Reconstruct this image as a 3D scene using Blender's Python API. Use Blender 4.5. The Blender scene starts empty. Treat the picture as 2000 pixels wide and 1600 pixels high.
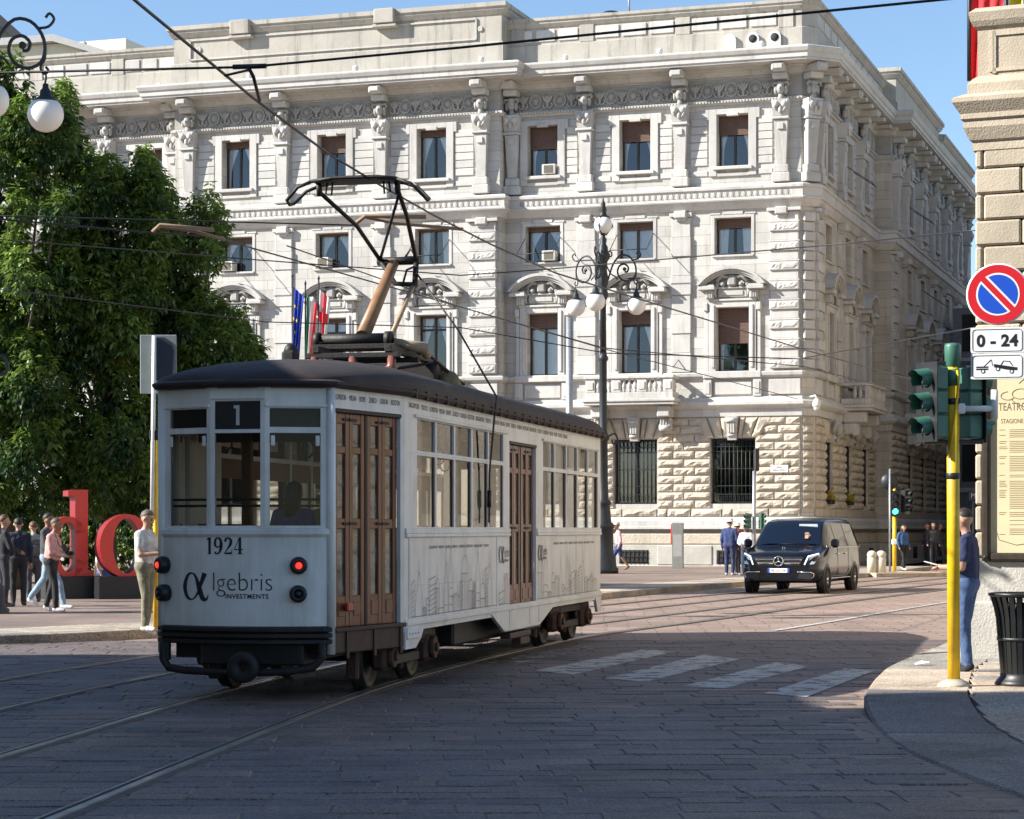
import bpy, math, random
import numpy as np
from mathutils import Matrix, Vector, noise as mnoise

random.seed(7)
R = math.radians
scene = bpy.context.scene
COL = scene.collection

# ------------------------------------------------------------------ camera
FPX = 4367.0            # focal length in pixels of the 2000 px wide photograph
EYE = 1.65              # camera height
HORIZ = 1033.0          # row of the horizon
cam_data = bpy.data.cameras.new("camera")
cam = bpy.data.objects.new("camera", cam_data)
COL.objects.link(cam)
cam.location = (0, 0, EYE)
cam.rotation_euler = (R(90), 0, 0)
cam_data.sensor_width = 36.0
cam_data.lens = 36.0 * FPX / 2000.0
cam_data.shift_y = (HORIZ - 800.0) / 2000.0
cam_data.clip_start = 0.1
cam_data.clip_end = 3000.0
scene.camera = cam

# ------------------------------------------------------------------ light
SUN_EL, SUN_DIR = 32.0, Vector((0.985, 0.172, 0)).normalized()   # direction the light travels, on the ground
world = bpy.data.worlds.new("World")
scene.world = world
world.use_nodes = True
wn = world.node_tree.nodes
bg = wn["Background"]
sky = wn.new("ShaderNodeTexSky")
sky.sky_type = 'NISHITA'
sky.sun_disc = False
sky.sun_elevation = R(SUN_EL)
sky.sun_rotation = math.atan2(-SUN_DIR.x, -SUN_DIR.y)
sky.altitude = 100
sky.air_density = 1.0
sky.dust_density = 0.12
sky.ozone_density = 3.5
world.node_tree.links.new(sky.outputs[0], bg.inputs[0])
bg.inputs[1].default_value = 0.083

sun_data = bpy.data.lights.new("sun", 'SUN')
sun_data.energy = 4.8
sun_data.angle = R(0.53)
sun_data.color = (1.0, 0.955, 0.885)
sun = bpy.data.objects.new("sun", sun_data)
COL.objects.link(sun)
sd = Vector((SUN_DIR.x * math.cos(R(SUN_EL)), SUN_DIR.y * math.cos(R(SUN_EL)), -math.sin(R(SUN_EL))))
sun.rotation_euler = sd.to_track_quat('-Z', 'Y').to_euler()
sun.location = (-60, -10, 60)

scene.view_settings.view_transform = 'Standard'
scene.view_settings.look = 'None'
scene.view_settings.exposure = 1.2
scene.view_settings.gamma = 1.0
scene.render.engine = 'CYCLES'
scene.cycles.use_denoising = True
scene.cycles.max_bounces = 8
scene.cycles.transparent_max_bounces = 16
scene.cycles.caustics_reflective = False
scene.cycles.caustics_refractive = False


def at(u, v, Y):
    """point at depth Y seen at pixel (u, v) of the photograph"""
    return Vector(((u - 1000.0) / FPX * Y, Y, EYE + (HORIZ - v) / FPX * Y))


def ground(u, v, z=0.0):
    Y = (EYE - z) * FPX / (v - HORIZ)
    return Vector(((u - 1000.0) / FPX * Y, Y, z))


def T(x=0, y=0, z=0):
    return Matrix.Translation((x, y, z))


def RZ(a):
    return Matrix.Rotation(a, 4, 'Z')


def RX(a):
    return Matrix.Rotation(a, 4, 'X')


def RY(a):
    return Matrix.Rotation(a, 4, 'Y')


def S(x, y, z):
    return Matrix.Diagonal((x, y, z, 1))


# ------------------------------------------------------------------ mesh builder
class MB:
    def __init__(s, M=None):
        s.v, s.f, s.m, s.s = [], [], [], []
        s.M = M or Matrix()
        s.mi = 0
        s.smooth = False

    def add(s, vs, fs, smooth=None):
        o = len(s.v)
        M = s.M
        s.v += [tuple(M @ Vector(p)) for p in vs]
        sm = s.smooth if smooth is None else smooth
        for f in fs:
            s.f.append(tuple(i + o for i in f))
            s.m.append(s.mi)
            s.s.append(sm)

    def box(s, x0, y0, z0, x1, y1, z1, b=0.0):
        if b <= 0:
            s.add([(x0, y0, z0), (x1, y0, z0), (x1, y1, z0), (x0, y1, z0), (x0, y0, z1), (x1, y0, z1), (x1, y1, z1), (x0, y1, z1)],
                  [(0, 3, 2, 1), (4, 5, 6, 7), (0, 1, 5, 4), (1, 2, 6, 5), (2, 3, 7, 6), (3, 0, 4, 7)], False)
            return
        b = min(b, (x1 - x0) * .49, (y1 - y0) * .49, (z1 - z0) * .49)
        P, idx = [], {}
        for ix, (x, sx) in enumerate(((x0, 1), (x1, -1))):
            for iy, (y, sy) in enumerate(((y0, 1), (y1, -1))):
                for iz, (z, sz) in enumerate(((z0, 1), (z1, -1))):
                    for k, d in enumerate(((0, 1, 1), (1, 0, 1), (1, 1, 0))):
                        idx[ix, iy, iz, k] = len(P)
                        P.append((x + sx * b * d[0], y + sy * b * d[1], z + sz * b * d[2]))
        F = []
        for i in (0, 1):
            q = [idx[i, 0, 0, 0], idx[i, 1, 0, 0], idx[i, 1, 1, 0], idx[i, 0, 1, 0]]
            F.append(q if i else q[::-1])
            q = [idx[0, i, 0, 1], idx[1, i, 0, 1], idx[1, i, 1, 1], idx[0, i, 1, 1]]
            F.append(q[::-1] if i else q)
            q = [idx[0, 0, i, 2], idx[1, 0, i, 2], idx[1, 1, i, 2], idx[0, 1, i, 2]]
            F.append(q if i else q[::-1])
        for a in (0, 1):
            for c in (0, 1):
                F.append([idx[0, a, c, 1], idx[1, a, c, 1], idx[1, a, c, 2], idx[0, a, c, 2]])
                F.append([idx[a, 0, c, 0], idx[a, 1, c, 0], idx[a, 1, c, 2], idx[a, 0, c, 2]])
                F.append([idx[a, c, 0, 0], idx[a, c, 1, 0], idx[a, c, 1, 1], idx[a, c, 0, 1]])
                for e in (0, 1):
                    F.append([idx[a, c, e, 0], idx[a, c, e, 1], idx[a, c, e, 2]])
        s.add(P, F, False)

    def cbox(s, cx, cy, cz, sx, sy, sz, b=0.0):
        s.box(cx - sx / 2, cy - sy / 2, cz - sz / 2, cx + sx / 2, cy + sy / 2, cz + sz / 2, b)

    def prism(s, poly, y0, y1, smooth=False):
        """polygon in the x-z plane, extruded along y"""
        n = len(poly)
        vs = [(p[0], y0, p[1]) for p in poly] + [(p[0], y1, p[1]) for p in poly]
        fs = [tuple(range(n))[::-1], tuple(range(n, 2 * n))] + [(i, (i + 1) % n, (i + 1) % n + n, i + n) for i in range(n)]
        s.add(vs, fs, smooth)

    def slab(s, poly, z0, z1):
        """polygon in the x-y plane, extruded along z"""
        n = len(poly)
        vs = [(p[0], p[1], z0) for p in poly] + [(p[0], p[1], z1) for p in poly]
        fs = [tuple(range(n))[::-1], tuple(range(n, 2 * n))] + [(i, (i + 1) % n, (i + 1) % n + n, i + n) for i in range(n)]
        s.add(vs, fs, False)

    def tube(s, pts, r, n=8, caps=True, closed=False):
        pts = [Vector(p) for p in pts]
        N = len(pts)
        rs = r if isinstance(r, (list, tuple)) else [r] * N
        tg = []
        for i in range(N):
            a = pts[(i - 1) % N] if (closed or i > 0) else pts[i]
            b = pts[(i + 1) % N] if (closed or i < N - 1) else pts[i]
            d = (b - a)
            tg.append(d.normalized() if d.length > 1e-9 else Vector((0, 0, 1)))
        up = Vector((0, 0, 1)) if abs(tg[0].z) < .9 else Vector((1, 0, 0))
        nx = (up - tg[0] * up.dot(tg[0])).normalized()
        vs, fs = [], []
        for i in range(N):
            nx = nx - tg[i] * nx.dot(tg[i])
            nx = nx.normalized() if nx.length > 1e-6 else tg[i].orthogonal().normalized()
            ny = tg[i].cross(nx)
            for k in range(n):
                a = 2 * math.pi * k / n
                vs.append(pts[i] + (nx * math.cos(a) + ny * math.sin(a)) * rs[i])
        for i in range(N if closed else N - 1):
            j = (i + 1) % N
            for k in range(n):
                fs.append((i * n + k, i * n + (k + 1) % n, j * n + (k + 1) % n, j * n + k))
        s.add(vs, fs, True)
        if caps and not closed:
            o = len(s.v) - N * n
            s.f.append(tuple(o + k for k in range(n))[::-1]); s.m.append(s.mi); s.s.append(False)
            s.f.append(tuple(o + (N - 1) * n + k for k in range(n))); s.m.append(s.mi); s.s.append(False)

    def lathe(s, prof, n=16, c=(0, 0, 0), smooth=True, arc=None):
        vs, fs = [], []
        m = len(prof)
        for k in range(n):
            a = 2 * math.pi * k / n
            for (r, z) in prof:
                vs.append((c[0] + r * math.cos(a), c[1] + r * math.sin(a), c[2] + z))
        for k in range(n):
            j = (k + 1) % n
            for i in range(m - 1):
                fs.append((k * m + i, j * m + i, j * m + i + 1, k * m + i + 1))
        s.add(vs, fs, smooth)
        for i, fl in ((0, True), (m - 1, False)):
            if prof[i][0] > 1e-6:
                o = len(s.v) - n * m
                f = tuple(o + k * m + i for k in range(n))
                s.f.append(f[::-1] if fl else f); s.m.append(s.mi); s.s.append(False)

    def ball(s, c, r, seg=12, rings=8, sc=(1, 1, 1)):
        vs, fs = [], []
        for i in range(rings + 1):
            th = math.pi * i / rings
            for k in range(seg):
                a = 2 * math.pi * k / seg
                vs.append((c[0] + r * sc[0] * math.sin(th) * math.cos(a), c[1] + r * sc[1] * math.sin(th) * math.sin(a), c[2] + r * sc[2] * math.cos(th)))
        for i in range(rings):
            for k in range(seg):
                j = (k + 1) % seg
                fs.append((i * seg + k, (i + 1) * seg + k, (i + 1) * seg + j, i * seg + j))
        s.add(vs, fs, True)

    def sweep(s, prof, path, ends=True, smooth=False, closed=False):
        """profile [(outward, z)] carried along a plan polyline with mitred corners; outward is to the right of travel"""
        n = len(path)
        P = [Vector((p[0], p[1])) for p in path]
        vs, fs = [], []
        m = len(prof)
        for i in range(n):
            dirs = []
            if closed or i > 0:
                dirs.append((P[i] - P[(i - 1) % n]).normalized())
            if closed or i < n - 1:
                dirs.append((P[(i + 1) % n] - P[i]).normalized())
            nr = [Vector((d.y, -d.x)) for d in dirs]
            if len(nr) == 2:
                b = nr[0] + nr[1]
                b = b / max(.2, (1 + nr[0].dot(nr[1])))
            else:
                b = nr[0]
            for (o, z) in prof:
                q = P[i] + b * o
                vs.append((q.x, q.y, z))
        for i in range(n if closed else n - 1):
            k = (i + 1) % n
            for j in range(m - 1):
                fs.append((i * m + j, k * m + j, k * m + j + 1, i * m + j + 1))
        s.add(vs, fs, smooth)
        if ends and not closed:
            o = len(s.v) - n * m
            s.f.append(tuple(o + j for j in range(m))); s.m.append(s.mi); s.s.append(False)
            s.f.append(tuple(o + (n - 1) * m + j for j in range(m))[::-1]); s.m.append(s.mi); s.s.append(False)

    def mesh(s, name, mats):
        me = bpy.data.meshes.new(name)
        me.from_pydata(s.v, [], s.f)
        for m in (mats if isinstance(mats, (list, tuple)) else [mats]):
            me.materials.append(m)
        me.polygons.foreach_set("material_index", s.m)
        me.polygons.foreach_set("use_smooth", s.s)
        me.update()
        return me

    def build(s, name, mats, parent=None, M=None):
        return inst(s.mesh(name, mats), name, parent, M)


def inst(me, name, parent=None, M=None):
    o = bpy.data.objects.new(name, me)
    COL.objects.link(o)
    if parent is not None:
        o.parent = parent
    if M is not None:
        o.matrix_local = M
    return o


def tag(o, label, cat, group=None):
    o["label"] = label
    o["category"] = cat
    if group:
        o["group"] = group
    return o


def thing(name, label, cat, M=None, group=None):
    o = bpy.data.objects.new(name, None)
    COL.objects.link(o)
    o.empty_display_size = .2
    if M is not None:
        o.matrix_local = M
    return tag(o, label, cat, group)


def struct(o):
    o["kind"] = "structure"
    return o


def stuff(o):
    o["kind"] = "stuff"
    return o


def copy_tree(o, parent=None, M=None):
    c = o.copy()
    COL.objects.link(c)
    c.parent = parent
    if M is not None:
        c.matrix_local = M
    for ch in o.children:
        copy_tree(ch, c)
    return c


def text_data(body, size, align='LEFT', depth=0.002, sx=1.0, space=1.0, shear=0.0, off=0.0):
    cu = bpy.data.curves.new("lettering", 'FONT')
    cu.body = body
    cu.size = size
    cu.align_x = align
    cu.extrude = depth
    cu.space_character = space
    cu.shear = shear
    cu.offset = off
    o = bpy.data.objects.new("lettering", cu)
    COL.objects.link(o)
    dg = bpy.context.evaluated_depsgraph_get()
    me = bpy.data.meshes.new_from_object(o.evaluated_get(dg), depsgraph=dg)
    bpy.data.objects.remove(o)
    bpy.data.curves.remove(cu)
    if sx != 1.0:
        me.transform(S(sx, 1, 1))
    me.name = "lettering"
    return me


def lettering(body, size, mat, parent, M, name="lettering", **k):
    """flat letters standing in the x-z plane of M, reading from -y"""
    me = text_data(body, size, **k)
    me.materials.clear()
    me.materials.append(mat)
    return inst(me, name, parent, M @ RX(R(90)))


# ------------------------------------------------------------------ materials
def _nodes(name):
    m = bpy.data.materials.new(name)
    m.use_nodes = True
    nt = m.node_tree
    return m, nt, nt.nodes, nt.links, nt.nodes["Principled BSDF"]


def C4(c, k=1.0):
    return (min(1, c[0] * k), min(1, c[1] * k), min(1, c[2] * k), 1)


def plain(name, col, rough=.5, metal=0.0, var=.12, scale=6.0, bump=0.0, bscale=40.0, emit=None, estr=0.0, coat=0.0, spec=.5, tint=0.0):
    m, nt, N, L, b = _nodes(name)
    geo = N.new("ShaderNodeNewGeometry")
    nz = N.new("ShaderNodeTexNoise")
    nz.inputs["Scale"].default_value = scale
    nz.inputs["Detail"].default_value = 6
    nz.inputs["Roughness"].default_value = .62
    L.new(geo.outputs["Position"], nz.inputs["Vector"])
    rp = N.new("ShaderNodeValToRGB")
    rp.color_ramp.elements[0].position = .3
    rp.color_ramp.elements[1].position = .72
    rp.color_ramp.elements[0].color = C4(col, 1 - var)
    rp.color_ramp.elements[1].color = C4(col, 1 + var)
    L.new(nz.outputs["Fac"], rp.inputs["Fac"])
    out = rp.outputs["Color"]
    if tint > 0:
        oi = N.new("ShaderNodeObjectInfo")
        mp = N.new("ShaderNodeMapRange")
        mp.inputs["To Min"].default_value = 1 - tint
        mp.inputs["To Max"].default_value = 1 + tint
        L.new(oi.outputs["Random"], mp.inputs["Value"])
        mx = N.new("ShaderNodeVectorMath")
        mx.operation = 'SCALE'
        L.new(out, mx.inputs[0])
        L.new(mp.outputs[0], mx.inputs["Scale"])
        out = mx.outputs[0]
    L.new(out, b.inputs["Base Color"])
    b.inputs["Roughness"].default_value = rough
    b.inputs["Metallic"].default_value = metal
    b.inputs["Specular IOR Level"].default_value = spec
    b.inputs["Coat Weight"].default_value = coat
    b.inputs["Coat Roughness"].default_value = .05
    if bump > 0:
        n2 = N.new("ShaderNodeTexNoise")
        n2.inputs["Scale"].default_value = bscale
        n2.inputs["Detail"].default_value = 5
        L.new(geo.outputs["Position"], n2.inputs["Vector"])
        bp = N.new("ShaderNodeBump")
        bp.inputs["Strength"].default_value = bump
        bp.inputs["Distance"].default_value = .02
        L.new(n2.outputs["Fac"], bp.inputs["Height"])
        L.new(bp.outputs[0], b.inputs["Normal"])
    if emit:
        b.inputs["Emission Color"].default_value = (*emit, 1)
        b.inputs["Emission Strength"].default_value = estr
    return m


def stone(name, col, dirt, rough=.85, amount=.5, scale=.9, bump=.25, bscale=14.0, tint=.08, streak=True, joints=None):
    """weathered stone: two noise layers, vertical rain streaks, optional ashlar joints (brick width, height, local rotation, origin)"""
    m, nt, N, L, b = _nodes(name)
    geo = N.new("ShaderNodeNewGeometry")
    pos = geo.outputs["Position"]
    n1 = N.new("ShaderNodeTexNoise")
    n1.inputs["Scale"].default_value = scale
    n1.inputs["Detail"].default_value = 8
    n1.inputs["Roughness"].default_value = .66
    L.new(pos, n1.inputs["Vector"])
    r1 = N.new("ShaderNodeValToRGB")
    r1.color_ramp.elements[0].position = .38
    r1.color_ramp.elements[1].position = .68
    r1.color_ramp.elements[0].color = C4(col, 1.06)
    r1.color_ramp.elements[1].color = C4(col, .84)
    L.new(n1.outputs["Fac"], r1.inputs["Fac"])
    out = r1.outputs["Color"]
    if streak:
        mp = N.new("ShaderNodeMapping")
        mp.inputs["Scale"].default_value = (3.2, 3.2, .22)
        L.new(pos, mp.inputs["Vector"])
        n2 = N.new("ShaderNodeTexNoise")
        n2.inputs["Scale"].default_value = 1.0
        n2.inputs["Detail"].default_value = 7
        n2.inputs["Roughness"].default_value = .7
        L.new(mp.outputs[0], n2.inputs["Vector"])
        r2 = N.new("ShaderNodeMapRange")
        r2.inputs["From Min"].default_value = .52
        r2.inputs["From Max"].default_value = .78
        r2.inputs["To Max"].default_value = amount
        L.new(n2.outputs["Fac"], r2.inputs["Value"])
        mx = N.new("ShaderNodeMix")
        mx.data_type = 'RGBA'
        L.new(r2.outputs[0], mx.inputs["Factor"])
        L.new(out, mx.inputs["A"])
        mx.inputs["B"].default_value = C4(dirt)
        out = mx.outputs["Result"]
    if tint > 0:
        oi = N.new("ShaderNodeObjectInfo")
        mr = N.new("ShaderNodeMapRange")
        mr.inputs["To Min"].default_value = 1 - tint
        mr.inputs["To Max"].default_value = 1 + tint
        L.new(oi.outputs["Random"], mr.inputs["Value"])
        sc = N.new("ShaderNodeVectorMath")
        sc.operation = 'SCALE'
        L.new(out, sc.inputs[0])
        L.new(mr.outputs[0], sc.inputs["Scale"])
        out = sc.outputs[0]
    n3 = N.new("ShaderNodeTexNoise")
    n3.inputs["Scale"].default_value = bscale
    n3.inputs["Detail"].default_value = 6
    L.new(pos, n3.inputs["Vector"])
    h = n3.outputs["Fac"]
    if joints:
        bw, bh, ang, org = joints
        mp2 = N.new("ShaderNodeMapping")
        mp2.vector_type = 'TEXTURE'
        mp2.inputs["Location"].default_value = org
        mp2.inputs["Rotation"].default_value = (R(90), 0, ang)
        L.new(pos, mp2.inputs["Vector"])
        br = N.new("ShaderNodeTexBrick")
        br.inputs["Scale"].default_value = 1.0
        br.inputs["Brick Width"].default_value = bw
        br.inputs["Row Height"].default_value = bh
        br.inputs["Mortar Size"].default_value = .012
        br.inputs["Mortar Smooth"].default_value = .4
        br.inputs["Color1"].default_value = (.86, .855, .84, 1)
        br.inputs["Color2"].default_value = (1.08, 1.07, 1.05, 1)
        br.inputs["Mortar"].default_value = (.62, .6, .57, 1)
        L.new(mp2.outputs[0], br.inputs["Vector"])
        ml = N.new("ShaderNodeVectorMath")
        ml.operation = 'MULTIPLY'
        L.new(out, ml.inputs[0])
        L.new(br.outputs["Color"], ml.inputs[1])
        out = ml.outputs[0]
        sb = N.new("ShaderNodeMath")
        sb.operation = 'SUBTRACT'
        L.new(h, sb.inputs[0])
        L.new(br.outputs["Fac"], sb.inputs[1])
        h = sb.outputs[0]
    L.new(out, b.inputs["Base Color"])
    b.inputs["Roughness"].default_value = rough
    b.inputs["Specular IOR Level"].default_value = .3
    bp = N.new("ShaderNodeBump")
    bp.inputs["Strength"].default_value = bump
    bp.inputs["Distance"].default_value = .03
    L.new(h, bp.inputs["Height"])
    L.new(bp.outputs[0], b.inputs["Normal"])
    return m


def glass(name, tintc=(.55, .6, .6), refl=.12, rough=.02, dirt=.0, ior=1.5):
    """thin pane: tinted see-through plus a Fresnel mirror"""
    m, nt, N, L, b = _nodes(name)
    N.remove(b)
    out = N["Material Output"]
    tr = N.new("ShaderNodeBsdfTransparent")
    tr.inputs[0].default_value = (*tintc, 1)
    gl = N.new("ShaderNodeBsdfGlossy")
    gl.inputs["Roughness"].default_value = rough
    fr = N.new("ShaderNodeFresnel")
    fr.inputs["IOR"].default_value = ior
    ad = N.new("ShaderNodeMath")
    ad.operation = 'ADD'
    ad.use_clamp = True
    ad.inputs[1].default_value = refl
    L.new(fr.outputs[0], ad.inputs[0])
    mx = N.new("ShaderNodeMixShader")
    L.new(ad.outputs[0], mx.inputs[0])
    L.new(tr.outputs[0], mx.inputs[1])
    L.new(gl.outputs[0], mx.inputs[2])
    last = mx
    if dirt > 0:
        df = N.new("ShaderNodeBsdfDiffuse")
        df.inputs[0].default_value = (.5, .47, .4, 1)
        geo = N.new("ShaderNodeNewGeometry")
        nz = N.new("ShaderNodeTexNoise")
        nz.inputs["Scale"].default_value = 5
        nz.inputs["Detail"].default_value = 6
        L.new(geo.outputs["Position"], nz.inputs["Vector"])
        mr = N.new("ShaderNodeMapRange")
        mr.inputs["From Min"].default_value = .35
        mr.inputs["From Max"].default_value = .8
        mr.inputs["To Max"].default_value = dirt * 2
        mr.inputs["To Min"].default_value = dirt * .3
        L.new(nz.outputs["Fac"], mr.inputs["Value"])
        m2 = N.new("ShaderNodeMixShader")
        L.new(mr.outputs[0], m2.inputs[0])
        L.new(mx.outputs[0], m2.inputs[1])
        L.new(df.outputs[0], m2.inputs[2])
        last = m2
    L.new(last.outputs[0], out.inputs[0])
    return m


MAT = {}
MAT["iron"] = plain("dark_iron", (.028, .032, .036), .5, .3, .25, 8, .15, 60)
MAT["black"] = plain("black_paint", (.012, .012, .013), .45, 0, .3, 8)
MAT["dark_metal"] = plain("dark_greasy_metal", (.03, .027, .025), .55, .5, .4, 9, .3, 40)
MAT["grey_metal"] = plain("grey_galvanised_metal", (.34, .36, .37), .45, .6, .15, 9)
MAT["white_paint"] = plain("white_paint", (.74, .74, .72), .5, 0, .05, 8)
MAT["yellow"] = plain("yellow_paint", (.76, .47, .015), .42, 0, .22, 5, .05, 30)
MAT["red"] = plain("red_paint", (.62, .045, .03), .45, 0, .08, 2)
# ------------------------------------------------------------------ ground materials
def paving_mat(name, c1, c2, mortar, bw, bh, ang, msize=.014, bump=.5, warp=.03, rough=.62, fine=26.0):
    m, nt, N, L, b = _nodes(name)
    geo = N.new("ShaderNodeNewGeometry")
    wz = N.new("ShaderNodeTexNoise")
    wz.inputs["Scale"].default_value = 1.1
    wz.inputs["Detail"].default_value = 4
    L.new(geo.outputs["Position"], wz.inputs["Vector"])
    ws = N.new("ShaderNodeVectorMath")
    ws.operation = 'MULTIPLY_ADD'
    ws.inputs[1].default_value = (warp * 3, warp * 3, 0)
    L.new(wz.outputs["Color"], ws.inputs[0])
    L.new(geo.outputs["Position"], ws.inputs[2])
    mp = N.new("ShaderNodeMapping")
    mp.inputs["Rotation"].default_value = (0, 0, ang)
    L.new(ws.outputs[0], mp.inputs["Vector"])
    br = N.new("ShaderNodeTexBrick")
    br.inputs["Scale"].default_value = 1
    br.inputs["Brick Width"].default_value = bw
    br.inputs["Row Height"].default_value = bh
    br.inputs["Mortar Size"].default_value = msize
    br.inputs["Mortar Smooth"].default_value = .3
    br.inputs["Bias"].default_value = -.1
    br.inputs["Color1"].default_value = C4(c1)
    br.inputs["Color2"].default_value = C4(c2)
    br.inputs["Mortar"].default_value = C4(mortar)
    L.new(mp.outputs[0], br.inputs["Vector"])
    n1 = N.new("ShaderNodeTexNoise")
    n1.inputs["Scale"].default_value = .45
    n1.inputs["Detail"].default_value = 9
    n1.inputs["Roughness"].default_value = .7
    L.new(geo.outputs["Position"], n1.inputs["Vector"])
    mr = N.new("ShaderNodeMapRange")
    mr.inputs["From Min"].default_value = .3
    mr.inputs["From Max"].default_value = .7
    mr.inputs["To Min"].default_value = .6
    mr.inputs["To Max"].default_value = 1.22
    L.new(n1.outputs["Fac"], mr.inputs["Value"])
    sc = N.new("ShaderNodeVectorMath")
    sc.operation = 'SCALE'
    L.new(br.outputs["Color"], sc.inputs[0])
    L.new(mr.outputs[0], sc.inputs["Scale"])
    L.new(sc.outputs[0], b.inputs["Base Color"])
    n2 = N.new("ShaderNodeTexNoise")
    n2.inputs["Scale"].default_value = fine
    n2.inputs["Detail"].default_value = 6
    L.new(geo.outputs["Position"], n2.inputs["Vector"])
    sb = N.new("ShaderNodeMath")
    sb.operation = 'MULTIPLY_ADD'
    sb.inputs[1].default_value = -1.6
    L.new(br.outputs["Fac"], sb.inputs[0])
    L.new(n2.outputs["Fac"], sb.inputs[2])
    bp = N.new("ShaderNodeBump")
    bp.inputs["Strength"].default_value = bump
    bp.inputs["Distance"].default_value = .02
    L.new(sb.outputs[0], bp.inputs["Height"])
    L.new(bp.outputs[0], b.inputs["Normal"])
    b.inputs["Roughness"].default_value = rough
    b.inputs["Specular IOR Level"].default_value = .35
    return m


def slab_mat(name, col, tint=.16, rough=.6, fine=19.0, bump=.7):
    """single stone slab: each one its own shade, speckled and worn"""
    m, nt, N, L, b = _nodes(name)
    geo = N.new("ShaderNodeNewGeometry")
    oi = N.new("ShaderNodeObjectInfo")
    rp = N.new("ShaderNodeValToRGB")
    e = rp.color_ramp.elements
    e[0].color = C4((col[0] * .74, col[1] * .78, col[2] * .86))
    e[1].color = C4((col[0] * 1.3, col[1] * 1.14, col[2] * 1.02))
    k = e.new(.5)
    k.color = C4(col)
    L.new(oi.outputs["Random"], rp.inputs["Fac"])
    n1 = N.new("ShaderNodeTexNoise")
    n1.inputs["Scale"].default_value = .8
    n1.inputs["Detail"].default_value = 8
    n1.inputs["Roughness"].default_value = .7
    L.new(geo.outputs["Position"], n1.inputs["Vector"])
    n2 = N.new("ShaderNodeTexNoise")
    n2.inputs["Scale"].default_value = fine
    n2.inputs["Detail"].default_value = 6
    n2.inputs["Roughness"].default_value = .7
    L.new(geo.outputs["Position"], n2.inputs["Vector"])
    ad = N.new("ShaderNodeMath")
    ad.operation = 'ADD'
    L.new(n1.outputs["Fac"], ad.inputs[0])
    L.new(n2.outputs["Fac"], ad.inputs[1])
    mr = N.new("ShaderNodeMapRange")
    mr.inputs["From Min"].default_value = .72
    mr.inputs["From Max"].default_value = 1.3
    mr.inputs["To Min"].default_value = .5
    mr.inputs["To Max"].default_value = 1.42
    L.new(ad.outputs[0], mr.inputs["Value"])
    vo = N.new("ShaderNodeTexNoise")
    vo.inputs["Scale"].default_value = 55.0
    vo.inputs["Detail"].default_value = 3
    L.new(geo.outputs["Position"], vo.inputs["Vector"])
    mv = N.new("ShaderNodeMapRange")
    mv.inputs["From Min"].default_value = .36
    mv.inputs["From Max"].default_value = .64
    mv.inputs["To Min"].default_value = .5
    mv.inputs["To Max"].default_value = 1.45
    L.new(vo.outputs["Fac"], mv.inputs["Value"])
    mm = N.new("ShaderNodeMath")
    mm.operation = 'MULTIPLY'
    L.new(mr.outputs[0], mm.inputs[0])
    L.new(mv.outputs[0], mm.inputs[1])
    mr = mm
    sc = N.new("ShaderNodeVectorMath")
    sc.operation = 'SCALE'
    L.new(rp.outputs[0], sc.inputs[0])
    L.new(mr.outputs[0], sc.inputs["Scale"])
    n4 = N.new("ShaderNodeTexNoise")
    n4.inputs["Scale"].default_value = .55
    n4.inputs["Detail"].default_value = 10
    n4.inputs["Roughness"].default_value = .74
    n4.inputs["Distortion"].default_value = .6
    L.new(geo.outputs["Position"], n4.inputs["Vector"])
    m4 = N.new("ShaderNodeMapRange")
    m4.inputs["From Min"].default_value = .5
    m4.inputs["From Max"].default_value = .66
    m4.inputs["To Min"].default_value = 1.06
    m4.inputs["To Max"].default_value = .62
    L.new(n4.outputs["Fac"], m4.inputs["Value"])
    s4 = N.new("ShaderNodeVectorMath")
    s4.operation = 'SCALE'
    L.new(sc.outputs[0], s4.inputs[0])
    L.new(m4.outputs[0], s4.inputs["Scale"])
    L.new(s4.outputs[0], b.inputs["Base Color"])
    bp = N.new("ShaderNodeBump")
    bp.inputs["Strength"].default_value = bump
    bp.inputs["Distance"].default_value = .012
    L.new(ad.outputs[0], bp.inputs["Height"])
    L.new(bp.outputs[0], b.inputs["Normal"])
    b.inputs["Roughness"].default_value = rough
    b.inputs["Specular IOR Level"].default_value = .4
    return m


MAT["road"] = paving_mat("road_stone", (.29, .205, .165), (.33, .25, .205), (.09, .072, .06), .8, .36, R(2), .014, .9, .09, fine=14)
MAT["slab"] = slab_mat("road_slab_stone", (.185, .146, .128))
MAT["plaza"] = paving_mat("plaza_cobble", (.30, .225, .185), (.26, .2, .17), (.16, .13, .11), .22, .11, R(20), .012, .6, .04)
MAT["kerb"] = slab_mat("kerb_granite", (.33, .29, .235), rough=.65)
MAT["border"] = slab_mat("border_granite", (.40, .355, .285), rough=.7)
MAT["pavement"] = slab_mat("pavement_stone", (.40, .35, .285), rough=.75)
MAT["asphalt_granite"] = slab_mat("dropped_kerb_granite", (.21, .19, .175), rough=.75, fine=50, bump=.6)

# one sheet to the horizon
mb = MB()
mb.add([(-1500, -60, -.010), (1500, -60, -.010), (1500, 2500, -.010), (-1500, 2500, -.010)], [(0, 1, 2, 3)])
road = struct(mb.build("road", MAT["road"]))

# edge of the right-hand pavement (plan), going away from the camera
RE = [(3.13, 9.0), (3.14, 12.0), (3.13, 13.7), (3.03, 14.8), (2.93, 16.9), (3.10, 19.4), (3.27, 20.8), (3.46, 21.7), (3.76, 23.1), (4.12, 24.6), (4.6, 26.2), (5.2, 28.0),
      (5.95, 30.4), (7.4, 35.0), (12.5, 50.0)]


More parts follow.
